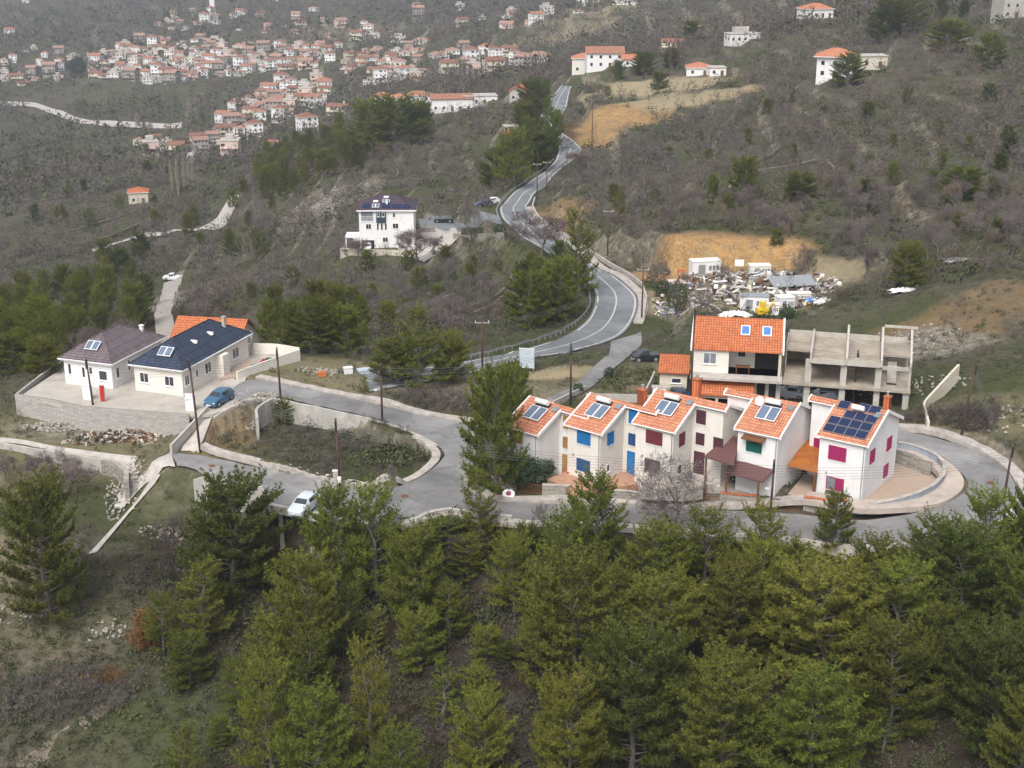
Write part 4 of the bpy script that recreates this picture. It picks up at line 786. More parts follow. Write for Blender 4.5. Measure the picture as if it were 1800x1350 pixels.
window(t, fF(), 5.8, 1.7, 1.1, 1.0); m = MB(); m.box(.4, 3.3, -.015, 0, .0, 2.1); m.build('garage_opening', M['dark'], t); door(t, fF(), 4.4, .0, 1.0, 2.0, 'trim'); window(t, fR(12.3), 1.5, 7.0, 1.4, 1.6); window(t, fR(12.3), 1.5, 4.2, 1.4, 1.4)  # garage opening is a near-black sheet painting the unlit inside
m = MB(); m.box(-3.4, -.003, 1, 6, 2.4, 2.65); m.box(-3.3, -3.05, 1.1, 1.4, -1, 2.4); m.build('side_terrace', M['trim'], t); m = MB(); m.box(-1.5, -.1, .5, .9, 1.9, 3.2); m.build('terrace_rail', M['white'], t)
wall_line('garden_wall', 'cream garden wall in front of the tall white house', [PZ(598,448,-20.4), PZ(640,450,-20.4), PZ(700,452,-20.4), PZ(770,462,-20.6)], 1.6, .25, M['cream2'], down=1)
strip('driveway', [((700,424),(700,446)),((740,405),(770,460)),((775,402),(790,425)),((800,400),(812,410))], M['concrete'], lift=.1)
wall_line('stone_wall', 'stone retaining wall left of the villa driveway', gp((712,420),(745,409),(765,408)), 1.3, .4, M['stone'])
wall_line('stone_wall', 'long stone retaining wall right of the villa driveway', gp((798,421),(840,422),(885,420)), 1.4, .4, M['stone'])
hd = thing('hedge', PT(845, 412), R(0), 'clipped dark hedge above the stone wall beside the winding road', 'hedge')
# ------------------------------------------------------------------ lived-in duplex half and its unfinished concrete half
D0 = (20.1, 150.9, 2.0); DT = R(-10)
t = thing('duplex_house', D0, DT, 'house with broad orange roof and two roof windows joined to the concrete skeleton', 'house')
m = MB(); m.box(0, 9.9, 1.5, 9.5, 0, 3.0); m.box(0, 4.0, 1.52, 9.3, 3.0, 5.9); m.box(4.0, 9.7, 4.0, 9.3, 3.0, 5.9)
m.prism([(1.6,5.9),(5.9,8.15),(9.3,5.9)], lambda p, s: (s, p[0], p[1]), .02, 9.7); m.build('wall', M['cream'], t)
m = MB(); m.box(-.15, 10.0, -.35, 9.4, 2.72, 3.0); m.build('balcony_slab', M['concrete'], t)
m = MB(); m.prism([(1.2,5.9),(5.9,8.35),(9.9,5.9),(9.9,5.72),(5.9,8.17),(1.2,5.72)], lambda p, s: (s, p[0], p[1]), -.1, 9.85); rf = m.build('roof', M['tiles2'], t)
for x in (-.3, 9.87): m = MB(); m.prism([(1.1,6.05),(5.9,8.55),(10.,6.05),(10.,5.7),(5.9,8.1),(1.1,5.6)], lambda p, s: (s, p[0], p[1]), x, x+.18); m.build('verge', M['trim'], t)
rq = lambda x, s, o: (x, 1.2+s*.887-o*.462, 5.92+s*.462+o*.887)
for x in (5.15, 7.55):
    m = MB(); c = [rq(a, b, o) for o in (0, .14) for a, b in ((x,2.4),(x+1.05,2.4),(x+1.05,3.9),(x,3.9))]; F6 = [(0,3,2,1),(4,5,6,7),(0,1,5,4),(1,2,6,5),(2,3,7,6),(3,0,4,7)]; m.add(c, F6); f = m.build('roof_window', M['trim'], t)
    m = MB(); c = [rq(a, b, o) for o in (.13, .16) for a, b in ((x+.13,2.53),(x+.92,2.53),(x+.92,3.77),(x+.13,3.77))]; m.add(c, F6); m.build('pane', M['skyblue'], f)
window(t, fF(1.52), 1.9, 4.1, 1.35, 1.2, glass='glass_pale'); window(t, fF(4.0), 5.4, 4.3, .8, 1.3, split=1); m = MB(); m.box(6.9, 9.6, 3.985, 4.0, 3.01, 5.5); m.build('terrace_door', M['dark'], t)
for x in (9.5,): m = MB(); m.box(x, x+.3, 1.4, 1.7, 3.0, 5.8); m.build('column', M['cream2'], t)
m = MB(); m.prism([(-1.2,1.35),(1.48,2.6),(1.48,2.45),(-1.2,1.2)], lambda p, s: (s, p[0], p[1]), .1, 7.0); m.build('lean_to_roof', M['tiles2'], t)
m = MB(); m.box(.2, .5, -.9, -.6, -1, 1.2); m.box(2.8, 3.1, -.9, -.6, -1, 1.2); m.box(6.5, 6.8, -.9, -.6, -1, 1.2); m.box(.5, 6.5, -.85, -.7, .8, 1.2); m.build('lean_to_frame', M['cream2'], t)
for b_ in ((.7, 2.6, .7, 1.5), (7.3, 8.2, .1, 2.1), (8.6, 9.4, .1, 2.1)): m = MB(); m.box(b_[0], b_[1], 1.48, 1.495, b_[2], b_[3]); m.build('ground_floor_opening', M['dark'], t)  # near-black sheets painted as the shade of open rooms
def simple(name, label, cat, loc, rz, pieces, group=None):
    t = thing(name, loc, rz, label, cat, group)
    for nm, mt, fn in pieces: q = MB(); fn(q); q.build(nm, M[mt], t)
    return t
cD, sD = math.cos(DT), math.sin(DT)
dW = lambda x, y, z: (D0[0]+x*cD-y*sD, D0[1]+x*sD+y*cD, D0[2]+z)
simple('terrace_table', 'brown table on the covered terrace of the duplex', 'table', dW(5.6, 2.2, 3.0), DT, [('top', 'wood', lambda q: q.box(-.8, .8, -.5, .5, .72, .78))]+[('leg', 'wood', lambda q, a=a, b=b: q.box(a-.04, a+.04, b-.04, b+.04, 0, .72)) for a in (-.7, .7) for b in (-.4, .4)])
t = thing('concrete_skeleton', dW(10.05, 0, 0), R(-13.5), 'unfinished open concrete building frame with bare pillars and sloping slabs', 'building')
X = [0.0, 2.9, 6.7, 10.4, 13.5]; RC = M['raw_concrete']
def sk(nm, fn, mt=None): q = MB(); fn(q); return q.build(nm, mt or RC, t)
for z, th in ((2.72, .28),): sk('floor_slab', lambda q: q.box(0.02, 13.7, -.35, 8.5, z, z+th), M['slab_dirty'])
for x in X[1:]:
    for y in (.0, 4.2, 8.1): sk('pillar', lambda q: q.box(x-.55 if y == 0 else x-.2, x+.1, y, y+.3, -.5, 2.71))
for x, y0 in ((X[1], 0), (X[2], 0), (X[3], 0), (X[1], 8.1), (X[2], 8.1), (X[3], 8.1), (X[4], 0), (X[4], 8.1), (X[4]-2.5, 8.1)): sk('pillar', lambda q: q.box(x-.55 if y0 == 0 and x < 13 else x-.15, x+.12, y0, y0+.3, 3.01, 5.7))
for a, b in ((1, 2), (2, 3)):
    sk('roof_slab', lambda q: q.box(X[a]+.13, X[b]-.14, -.3, 8.3, 5.7, 5.92), M['slab_dirty'])
    sk('edge_beam', lambda q: q.box(X[a]+.13, X[b]-.14, -.45, -.305, 5.45, 6.0)); sk('back_beam', lambda q: q.box(X[a]+.13, X[b]-.14, 8.303, 8.5, 5.6, 6.45))
sk('roof_slab', lambda q: q.box(X[3]+.13, X[4], 3.5, 8.4, 5.55, 5.8), M['slab_dirty']); sk('back_beam', lambda q: q.box(X[3]+.13, X[4]-.16, 8.41, 8.6, 5.5, 6.4))
sk('party_wall', lambda q: q.box(X[1]-.12, X[1]+.12, -.4, 8.4, 5.5, 6.75), M['concrete'])
for x in (X[2], X[3]): sk('gable_frame', lambda q: q.prism([(-.4,5.5),(-.4,6.3),(4.2,8.75),(8.6,6.5),(8.6,6.1),(4.2,8.35),(.2,6.1),(.2,5.5)], lambda p, s: (s, p[0], p[1]), x-.12, x+.12), M['concrete']); sk('gable_post', lambda q: q.box(x-.1, x+.1, 4.05, 4.35, 5.93, 8.34), M['concrete'])
sk('gable_frame', lambda q: q.prism([(-.3,5.72),(-.3,6.2),(4.2,8.75),(8.5,6.4),(8.5,6.1),(4.2,8.4),(.0,6.1),(.0,5.72)], lambda p, s: (s, p[0], p[1]), X[4]-.13, X[4]+.1)); sk('ridge_beam', lambda q: q.box(X[3]+.14, X[4]+.6, 4.05, 4.3, 8.76, 9.0))
sk('party_wall', lambda q: q.box(0, .12, 4.4, 8.4, 3.01, 6.2), M['concrete'])
sk('back_wall', lambda q: q.box(.13, X[1]-.13, 8.2, 8.4, 3.01, 5.4), M['slab_dirty']); sk('roof_slab', lambda q: q.box(.13, X[1]-.13, 3.6, 8.6, 5.42, 5.7), M['slab_dirty']); sk('back_beam', lambda q: q.box(.13, X[1]-.13, 8.45, 8.65, 5.703, 6.45)); sk('back_wall', lambda q: q.box(X[1]+.13, X[3]-.1, 6.6, 6.8, 3.01, 5.6), mat('shade_toned_block', (.2,.17,.14), .3, 1, .95, dirt=.5)); sk('back_wall', lambda q: q.box(X[1]+.13, X[3], 8.42, 8.55, -.4, 2.7), M['slab_dirty'])  # wall across the middle bays added, its colour darkened as their inner shade
sk('edge_beam', lambda q: q.box(X[3]+.13, X[4]-.16, -.25, -.0, 5.2, 5.6)); sk('side_wall', lambda q: q.box(X[3]+.13, X[4]-.2, 8.0, 8.2, 3.01, 5.4), M['slab_dirty'])
sk('stair', lambda q: [q.box(X[3]+.8, X[3]+1.8, 1.5+i*.45, 1.95+i*.45, 3.0+i*.3-.28, 3.0+i*.3) for i in range(8)])
an = thing('annex_shed', PZ(1183, 700, 1.3), R(-8), 'small shed with red lean-to roof left of the duplex', 'shed')
m = MB(); m.box(-1.6, 1.5, 0, 4, 0, 3.1); m.build('wall', M['cream2'], an); m = MB(); m.prism([(-.35,3.15),(4.1,4.0),(4.1,3.85),(-.35,3.0)], lambda p, s: (s, p[0], p[1]), -1.8, 1.7); m.build('roof', M['tiles2'], an); window(an, fF(), .3, 1.9, 1.0, .5, split=1)
simple('metal_cabinet', 'grey double door metal cabinet in the lane yard behind the row', 'cabinet', PZ(1159, 703, 1.4), R(-5), [('body', 'metal', lambda q: q.box(-.85, .85, 0, .8, 0, 1.45)), ('door', 'trim', lambda q: q.box(-.78, -.02, -.03, -.001, .06, 1.4)), ('door', 'trim', lambda q: q.box(.02, .78, -.03, -.001, .06, 1.4)), ('top', 'concrete', lambda q: q.box(-.92, .92, -.08, .86, 1.452, 1.52))])
simple('water_barrel', 'red barrel beside the lane yard behind the row', 'barrel', PZ(1202, 702, 1.5), 0, [('drum', 'red', lambda q: q.tube([(0,0,0),(0,0,1.2)], .3, 10)), ('lid', 'metal_dark', lambda q: q.tube([(0,0,1.2),(0,0,1.24)], .32, 10))])
simple('water_barrel', 'dark blue barrel beside the red barrel behind the row', 'barrel', PZ(1211, 703, 1.5), 0, [('drum', 'darkblue', lambda q: q.tube([(0,0,0),(0,0,1.1)], .3, 10)), ('lid', 'metal_dark', lambda q: q.tube([(0,0,1.1),(0,0,1.14)], .32, 10))])
# ------------------------------------------------------------------ distant houses
def far_house(name, label, u, v, w, d, h, th=0, roof='hip', rise=1.8, wm='white', rm='tiles', sink=2.5, loc=None, group=None, floors=None, oh=.5, cat='house'):
    p = loc or PT(u, v); t = thing(name, p, R(th), label, cat, group)
    m = MB(); m.box(-w/2, w/2, 0, d, -sink, h); 
    if roof == 'gable': m.prism([(-w/2,h),(0,h+rise-.1),(w/2,h)], lambda q, s: (q[0], s, q[1]), .02, d-.02)
    m.build('wall', M[wm], t)
    if roof == 'hip': rf, rl = hip(-w/2-oh, w/2+oh, -oh, d+oh, h+.1, rise, .2); rf.build('roof', [M[rm], M['trim']], t)
    elif roof == 'gable': m = MB(); m.prism([(-w/2-oh,h-.1),(0,h+rise),(w/2+oh,h-.1),(w/2+oh,h-.3),(0,h+rise-.2),(-w/2-oh,h-.3)], lambda q, s: (q[0], s, q[1]), -oh, d+oh); m.build('roof', M[rm], t)
    elif roof == 'ridge': m = MB(); m.prism([(-oh,h),(d/2,h+rise),(d+oh,h),(d+oh,h-.2),(d/2,h+rise-.2),(-oh,h-.2)], lambda q, s: (s, q[0], q[1]), -w/2-oh, w/2+oh); m.build('roof', M[rm], t)
    else: m = MB(); m.box(-w/2-.3, w/2+.3, -.3, d+.3, h+.002, h+.25); m.build('roof', M['concrete'], t)
    fl = floors or max(1, int(h/2.9)); n = max(2, int(w/3.2))
    for k in range(fl):
        for i in range(n):
            s = -w/2+w*(i+.5)/n
            if k == 0 and i == n//2: door(t, fF(), s, .02, 1.0, 2.0, 'wood')
            else: window(t, fF(), s, .9+k*2.9, 1.0, 1.2, split=1, sill=False)
    return t
far_house('villa', 'long white villa with red roofs on the spur above the pine wood', 795, 196, 17, 9, 5.2, 8, 'ridge', 1.6, 'white', 'tilesv')
far_house('house', 'white lower wing with dark flat roof at the right end of the long villa', 845, 184, 14, 8, 3.4, 10, 'flat', 0, 'white')
far_house('house', 'white house with broad red roof behind the long villa', 735, 180, 12, 8, 3, 0, 'hip', 1.8, 'white', 'tilesv')
far_house('house', 'long two storey white house with wide red roof above the straw field', 1064, 120, 14.5, 9, 5.8, 2, 'ridge', 2.2, 'white', 'tilesv')
far_house('house', 'cream two storey house with arcaded balconies and orange roof beside the long red roofed one', 1024, 128, 8.5, 8, 5.6, -3, 'hip', 1.8, 'cream', 'tiles')
far_house('house', 'low house with orange roof just left of the dark round trees at the field', 1112, 118, 8, 7, 3, 0, 'ridge', 1.6, 'white', 'tiles')
far_house('house', 'white house with orange gable roof at the back edge of the straw field', 1228, 134, 9, 8, 3.0, -6, 'hip', 1.7, 'white', 'tiles')
far_house('house', 'small white house with red roof right of the one at the straw field', 1262, 134, 6, 6, 3, 5, 'flat', 1.2, 'white', 'tiles2')
far_house('house', 'white hillside house with orange hip roof half hidden by a tree', 1466, 138, 10.5, 8, 6.2, -16, 'hip', 2.2, 'white', 'tiles', floors=2, oh=1.0)
far_house('house', 'long plain cream outbuilding right of the hillside house', 1535, 120, 8.5, 6, 3.6, 3, 'flat', 0, 'cream2')
far_house('house', 'white house with red hip roof at the top of the right hillside', 1440, 32, 13, 9, 3.8, 14, 'hip', 2.2, 'white', 'tiles')
far_house('building', 'grey multi storey block cut by the upper right corner', 1786, 32, 10, 9, 9.5, 10, 'flat', 0, 'concrete_wall', cat='building')
far_house('house', 'lone hut with bright orange roof among bare trees in the left valley', 244, 358, 7.2, 7, 4.2, 12, 'hip', 1.6, 'cream2', 'tiles2')
far_house('shed', 'tiny orange wooden shed beside the dark pines near the road', 894, 236, 3.0, 3, 2.4, 5, 'flat', 0, 'orange', cat='shed')
far_house('house', 'white house with bright orange roof left of the big round pines', 672, 182, 9, 7, 3.2, 0, 'hip', 1.8, 'white', 'tiles')
far_house('house', 'small grey house with orange roof behind the round pines', 704, 184, 6.5, 7, 3.2, 10, 'hip', 1.6, 'concrete_wall', 'tiles')
far_house('house', 'reddish gabled house at the bend before the upper pines', 909, 178, 6, 7, 4, -10, 'gable', 1.8, 'concrete_wall', 'tiles2')
# the village across the valley: single meshes with a roof each
def vhouse_proto(i):
    r = random.Random(50+i); w = r.uniform(8, 13); d = r.uniform(7, 10); h = r.choice([5.4, 6.0, 8.4, 5.6, 3.4]); rt = ['ridge','hip','flat','ridge','hip','flat','ridge','hip','ridge','flat','hip','ridge'][i]
    wm = ['white','cream','white','cream2','cream','pinkish','cream2','white','pinkish','cream','white','stonewall'][i]; rm = ['tilesv','tilesp','','tilesb','tilesp','','tilesb','tilesv','tilesp','','tilesb','tilesp'][i]
    m = MB(); m.box(-w/2, w/2, 0, d, -6, h)
    for k in range(max(1, int(h/2.8))):
        n = int(w/2.4)
        for j in range(n):
            if r.random() < .78: s = -w/2+w*(j+.5)/n; ww = r.choice([.5, .5, .9]); put(m, fF(), s-ww, s+ww, .0, .04, .9+k*2.8, 2.1+k*2.8, 1)
        for j in range(2): put(m, fR(w/2), d*(.2+.4*j), d*(.2+.4*j)+1, 0, .04, 1+k*2.8, 2.1+k*2.8, 1); put(m, fL(-w/2), d*(.2+.4*j), d*(.2+.4*j)+1, 0, .04, 1+k*2.8, 2.1+k*2.8, 1)
        if k and r.random() < .6: put(m, fF(), -w/2+.3, w/2-.3, 0, 1.2, k*2.8-.15, k*2.8, 0)
    if rt != 'hip' and r.random() < .6: m.tube([(w*.2, d*.6, h), (w*.2, d*.6, h+2.6)], .6, 8)
    o = thing('village_house', (0, 0, 0), 0); m.build('wall', [M[wm], M['dark']], o)
    oh = .5; q = MB(); rise = r.uniform(1.4, 2.2)
    if rt == 'hip': q, _ = hip(-w/2-oh, w/2+oh, -oh, d+oh, h+.1, rise); q.build('roof', [M[rm], M['trim']], o)
    elif rt == 'ridge': q.prism([(-oh,h),(d/2,h+rise),(d+oh,h),(d+oh,h-.2),(d/2,h+rise-.2),(-oh,h-.2)], lambda p, s: (s, p[0], p[1]), -w/2-oh, w/2+oh); q.build('roof', M[rm], o)
    else: q.box(-w/2-.2, w/2+.2, -.2, d+.2, h+.002, h+.3); q.box(-w/4, w/5, d*.4, d-.5, h+.3, h+2.4); q.build('roof', M['concrete'], o)
    desc = {'white':'white','cream':'cream','cream2':'beige','pinkish':'pinkish','stonewall':'grey stone'}[wm]+(' three storey' if h > 7 else ' single storey' if h < 4 else ' two storey'); rd = 'flat roof' if rt == 'flat' else {'tilesv':'orange','tilesb':'brown','tilesp':'faded pink'}[rm]+(' hip roof' if rt == 'hip' else ' ridged roof')
    return o, desc, rd, w
M['pinkish'] = mat('pinkish_render', (.62,.48,.42), .1, 1, .9, dirt=.2); M['stonewall'] = mat('grey_stone_render', (.34,.31,.28), .2, 1, .9, dirt=.3)
VP = [vhouse_proto(i) for i in range(12)]
VC = [('upper slope houses', [(395,28),(560,22),(780,62),(720,92),(560,82),(400,62)], 15, 34, 13),('skyline houses', [(640,8),(900,6),(1120,2),(1090,34),(850,62)], 10, 48, 15),
      ('village heart', [(158,100),(250,72),(420,78),(580,84),(590,112),(540,128),(440,128),(390,140),(300,150),(160,140)], 150, 13.5, 6.2),
      ('hilltop cluster', [(270,48),(290,30),(345,16),(385,28),(382,56),(275,62)], 13, 15, 8),
      ('left village edge', [(0,90),(60,88),(132,98),(120,150),(30,160),(0,155)], 18, 18, 10),
      ('right village wing', [(590,98),(640,92),(740,92),(760,138),(640,150),(600,130)], 32, 16, 8),
      ('lower village quarter', [(375,212),(430,178),(500,150),(575,138),(578,190),(475,222),(470,242),(380,244)], 44, 16, 8),
      ('valley foot houses', [(243,245),(320,246),(420,258),(410,288),(350,280),(250,270)], 12, 19, 10),
      ('roadside houses', [(765,98),(850,88),(980,106),(975,124),(770,132)], 15, 22, 10)]
def inpoly(u, v, p):
    c = False
    for i in range(len(p)):
        a, b = p[i], p[(i+1) % len(p)]
        if (a[1] > v) != (b[1] > v) and u < (b[0]-a[0])*(v-a[1])/(b[1]-a[1])+a[0]: c = not c
    return c
used = set(); HOUSEPTS = []
def vplace(u, v, k=None, lab=None, grp=None):
    k = rnd.randrange(12) if k is None else k; o, desc, rd, w = VP[k]; p = PT(u, v); rz = R(rnd.uniform(-28, 28))
    sc = rnd.choice([rnd.uniform(.55, .8), rnd.uniform(.75, 1.05)]); 
    if k in used: c = copy_tree(o, p, rz, (sc, sc, sc*rnd.uniform(.9, 1.1)))
    else: used.add(k); c = o; c.location = p; c.rotation_euler = (0, 0, rz); c.scale = (sc, sc, sc)
    HOUSEPTS.append((p[0], p[1], 8)); props(c, lab, 'house', grp); return c, desc, rd
for zone, poly, n, du, dv in VC:
    pts = []; us = [p[0] for p in poly]; vs = [p[1] for p in poly]
    for _ in range(6000):
        if len(pts) >= n: break
        u, v = rnd.uniform(min(us), max(us)), rnd.uniform(min(vs), max(vs))
        if inpoly(u, v, poly) and all(((u-a)/du)**2+((v-b)/dv)**2 > 1 for a, b in pts): pts.append((u, v))
    pts.sort(key=lambda p: (round(p[1]/dv/1.4), p[0])); rows = {}
    for u, v in pts: rows.setdefault(round(v/dv/1.4), []).append((u, v))
    od = ['first','second','third','fourth','fifth','sixth','seventh','eighth','ninth','tenth']+['%dth' % i for i in range(11, 60)]
    for ri, (key, row) in enumerate(sorted(rows.items())):
        for ci, (u, v) in enumerate(row):
            c, desc, rd = vplace(u, v, None, None, 'houses of the '+zone); w2 = 'topmost' if ri == 0 else od[ri]
            c['label'] = '%s %s house, %s from left in %s row of the %s' % (desc.split(' ')[0] if desc[:4] != 'grey' else 'grey stone', rd.replace(' hip', '').replace(' ridged', '').replace(' roof', '-roofed'), od[ci], w2, zone)
for u, v, k, lab in [(18,62,0,'lone orange roofed house on the slope far left above the village'),(498,50,2,'white block standing alone uphill right of the hilltop cluster'),(470,50,8,'low house just left of the white block on the upper slope'),
    (530,48,3,'beige house at the left end of the upper terrace'),(548,24,1,'cream house with red roof above the upper terrace'),(412,32,7,'white house alone on the slope right of the hilltop cluster'),(648,56,1,'small red roofed house above the right wing'),
    (625,68,6,'beige house above the right wing beside the small red roof'),(740,78,4,'large cream villa with pinkish roof on the bare slope'),(930,46,8,'pinkish house on the middle slope below the hilltop road'),(892,34,2,'white flat-roofed house on the upper middle slope'),
    (902,26,5,'upper pinkish flat-roofed house on the upper middle slope'),(848,38,9,'low cream house left of the white flat-roofed one'),(1020,10,7,'white orange roofed house at the top edge left of the skyline road'),(1040,6,0,'white ridged-roof house at the top edge beside its twin'),
    (965,24,9,'cream flat-roofed house on the slope under the top edge'),(1090,4,4,'cream house with pinkish hip roof at the top edge'),(485,5,5,'pinkish flat-roofed block at the top edge above the village'),(45,4,9,'cream house at the top left corner of the view'),
    (1215,70,8,'pinkish house on the slope behind the straw field'),(1310,75,2,'white flat-roofed house between trees behind the straw field'),(480,262,0,'orange roofed house in the trees below the lower quarter'),(590,205,6,'beige house beside the ravine right of the lower quarter'),(545,232,10,'white house with red roof at the left foot of the pine wood'),(1180,92,3,'beige house by the roadside terrace behind the long red roof')]:
    vplace(u, v, k, lab)
tw = thing('bell_tower', PT(373, 16), 0, 'slim white bell tower on the hill above the far village', 'tower'); m = MB(); m.box(-2.5, 2.5, 0, 5, -2, 13); m.build('shaft', M['white'], tw); m = MB(); m.box(-1.9, 1.9, .6, 4.4, 13.002, 16.5); m.build('belfry', M['white'], tw)
# ------------------------------------------------------------------ poles and wires
def pole(u, v, vt, label, cross=False, lean=0, r=.13, lamp=False, mt='pole', z=None, box=False):
    p = PT(u, v) if z is None else PZ(u, v, z); d = p[1]*cP-(p[2]-CH)*sP
    lo, hi = 2., 16.
    for _ in range(30):
        h = (lo+hi)/2
        if proj(p[0], p[1], p[2]+h)[1] > vt: lo = h
        else: hi = h
    t = thing('utility_pole', p, 0, label, 'pole', 'wooden utility poles'); m = MB(); m.tube([(0,0,-.5),(lean*.5,0,h*.5),(lean,0,h)], [r, r*.88, r*.72], 8); m.build('mast', M[mt], t, smooth=True)
    m = MB()
    if cross:
        m.box(lean-.9, lean+.9, -.05, .05, h-.45, h-.33); m.build('crossarm', M['metal'], t); m = MB()
        for x in (-.8, 0, .8): m.tube([(lean+x, 0, h-.33), (lean+x, 0, h-.12)], .05, 6)
        m.build('insulators', M['trim'], t)
    else:
        m.box(lean-.09, lean+.09, -.22, -.14, h-1.3, h-.25)
        for k in range(4): m.tube([(lean, -.2, h-.35-k*.28), (lean, -.32, h-.35-k*.28)], .045, 5)
        m.build('insulators', M['metal_dark'], t)
    if box: m = MB(); m.box(-.18, .18, -.32, -.14, 1.2, 1.8); m.build('meter_box', M['trim'], t)
    if lamp: m = MB(); m.tube([(lean, 0, h*.55), (lean-.5, -.3, h*.56)], .04, 5); m.box(lean-.75, lean-.4, -.45, -.2, h*.55, h*.57); m.build('street_light', M['lamp'], t)
    return np.array(p)+np.array((lean, -.2, h-.5)), t
pl = {}
for k, a in dict(
    A=(352,792,628,'tallest creosote pole, at the foot of the ramp beside the block wall',False,-.45),
    B=(166,728,628,'creosote pole before the long block wall under the brown roofed bungalow',False,-.3),
    Cc=(494,706,611,'creosote pole rising from the round bush at the upper street',False,-.15),
    D=(672,742,638,'creosote pole at the kerb of the upper street beside the plot',False,0),
    E=(598,866,735,'creosote pole at the lower kerb of the weedy plot',False,-.15),
    G=(1353,917,808,'creosote pole at the kerb before the green shuttered house',False,.05),
    Hh=(1764,879,780,'creosote pole on the outer kerb of the loop road bend',False,.25),
    I=(1689,766,637,'leaning creosote pole among bushes inside the hillside bend',False,.75),
    J=(1003,712,603,'creosote pole by the lane above the blue shuttered house',False,-.05),
    K=(1213,720,540,'very tall pole at the left corner of the duplex',False,.05),
    Lk=(1499,712,615,'creosote pole in front of the concrete skeleton',False,.1)).items():
    pl[k], _ = pole(a[0], a[1], a[2], a[3], a[4], a[5], lamp=k in ('A','D','G'), box=k == 'E')
for k, a in dict(M=(848,650,562,'pole with crossarm at the left end of the big road curve',True),N=(856,682,640,'short pole in the field below the big road curve',False),O=(944,350,286,'left pole of the pair beside the narrow road stretch',True),
    P=(961,340,283,'right pole of the pair beside the narrow road stretch',True),Q=(1068,450,368,'pole with crossarm on the hillside right of the winding road',True),Rr=(1128,560,470,'pole behind the roadside parapet at the big curve',True),
    S=(1040,285,175,'distant pole on the cliff above the road',False),T=(1002,190,155,'distant pole beside the uppermost road stretch',False)).items(): pl[k], _ = pole(a[0], a[1], a[2], a[3], a[4])
M['wire'] = mat('cable', (.12,.12,.12), .1, 1, .6)
def wires(a, b, n, label, sp=.28, sag=.6, vert=True, r=.015):
    a = np.array(a); b = np.array(b); L = np.linalg.norm(b-a); m = MB(); d = (b-a)/L; side = np.cross(d, (0,0,1)); side /= np.linalg.norm(side)+1e-9
    for k in range(n):
        o = np.array((0, 0, -sp*k)) if vert else side*(k-(n-1)/2)*.7
        m.tube([tuple(a*(1-t)+b*t+o-np.array((0,0,4*sag*t*(1-t)))-a) for t in np.linspace(0, 1, 14)], r, 3)
    o = m.build('power_line', M['wire'], None, tuple(a)); props(o, label, 'cable', 'overhead lines')
for a, b, n, l in (('B','A',4,'cables between the block wall pole and the ramp pole'),('A','Cc',4,'cables from the ramp pole to the pole in the round bush'),('Cc','D',4,'cables above the upper street kerb'),('A','E',4,'cables crossing the weedy plot from the ramp pole'),
    ('D','E',3,'cables across the right half of the weedy plot'),('E','G',5,'cables in front of the westernmost row houses'),('G','Hh',5,'cables in front of the magenta shuttered house'),('Hh','I',5,'cables climbing from the outer kerb to the leaning pole'),
    ('J','K',3,'cables from the lane pole to the duplex corner'),('K','Lk',3,'cables along the front of the concrete skeleton'),('Lk','I',3,'cables from the skeleton to the leaning pole'),('D','J',3,'cables over the pines toward the lane pole')):
    wires(pl[a], pl[b], n, l, sag=.9)
wires(pl['M'], pl['Rr'], 3, 'cables over the big road curve', vert=False, sag=1.5); wires(pl['Rr'], pl['Q'], 3, 'cables up the hillside above the parapet', vert=False); wires(pl['Q'], pl['P'], 3, 'cables over the upper road bends', vert=False, sag=2); wires(pl['J'], pl['M'], 2, 'cables from the lane to the big road curve')
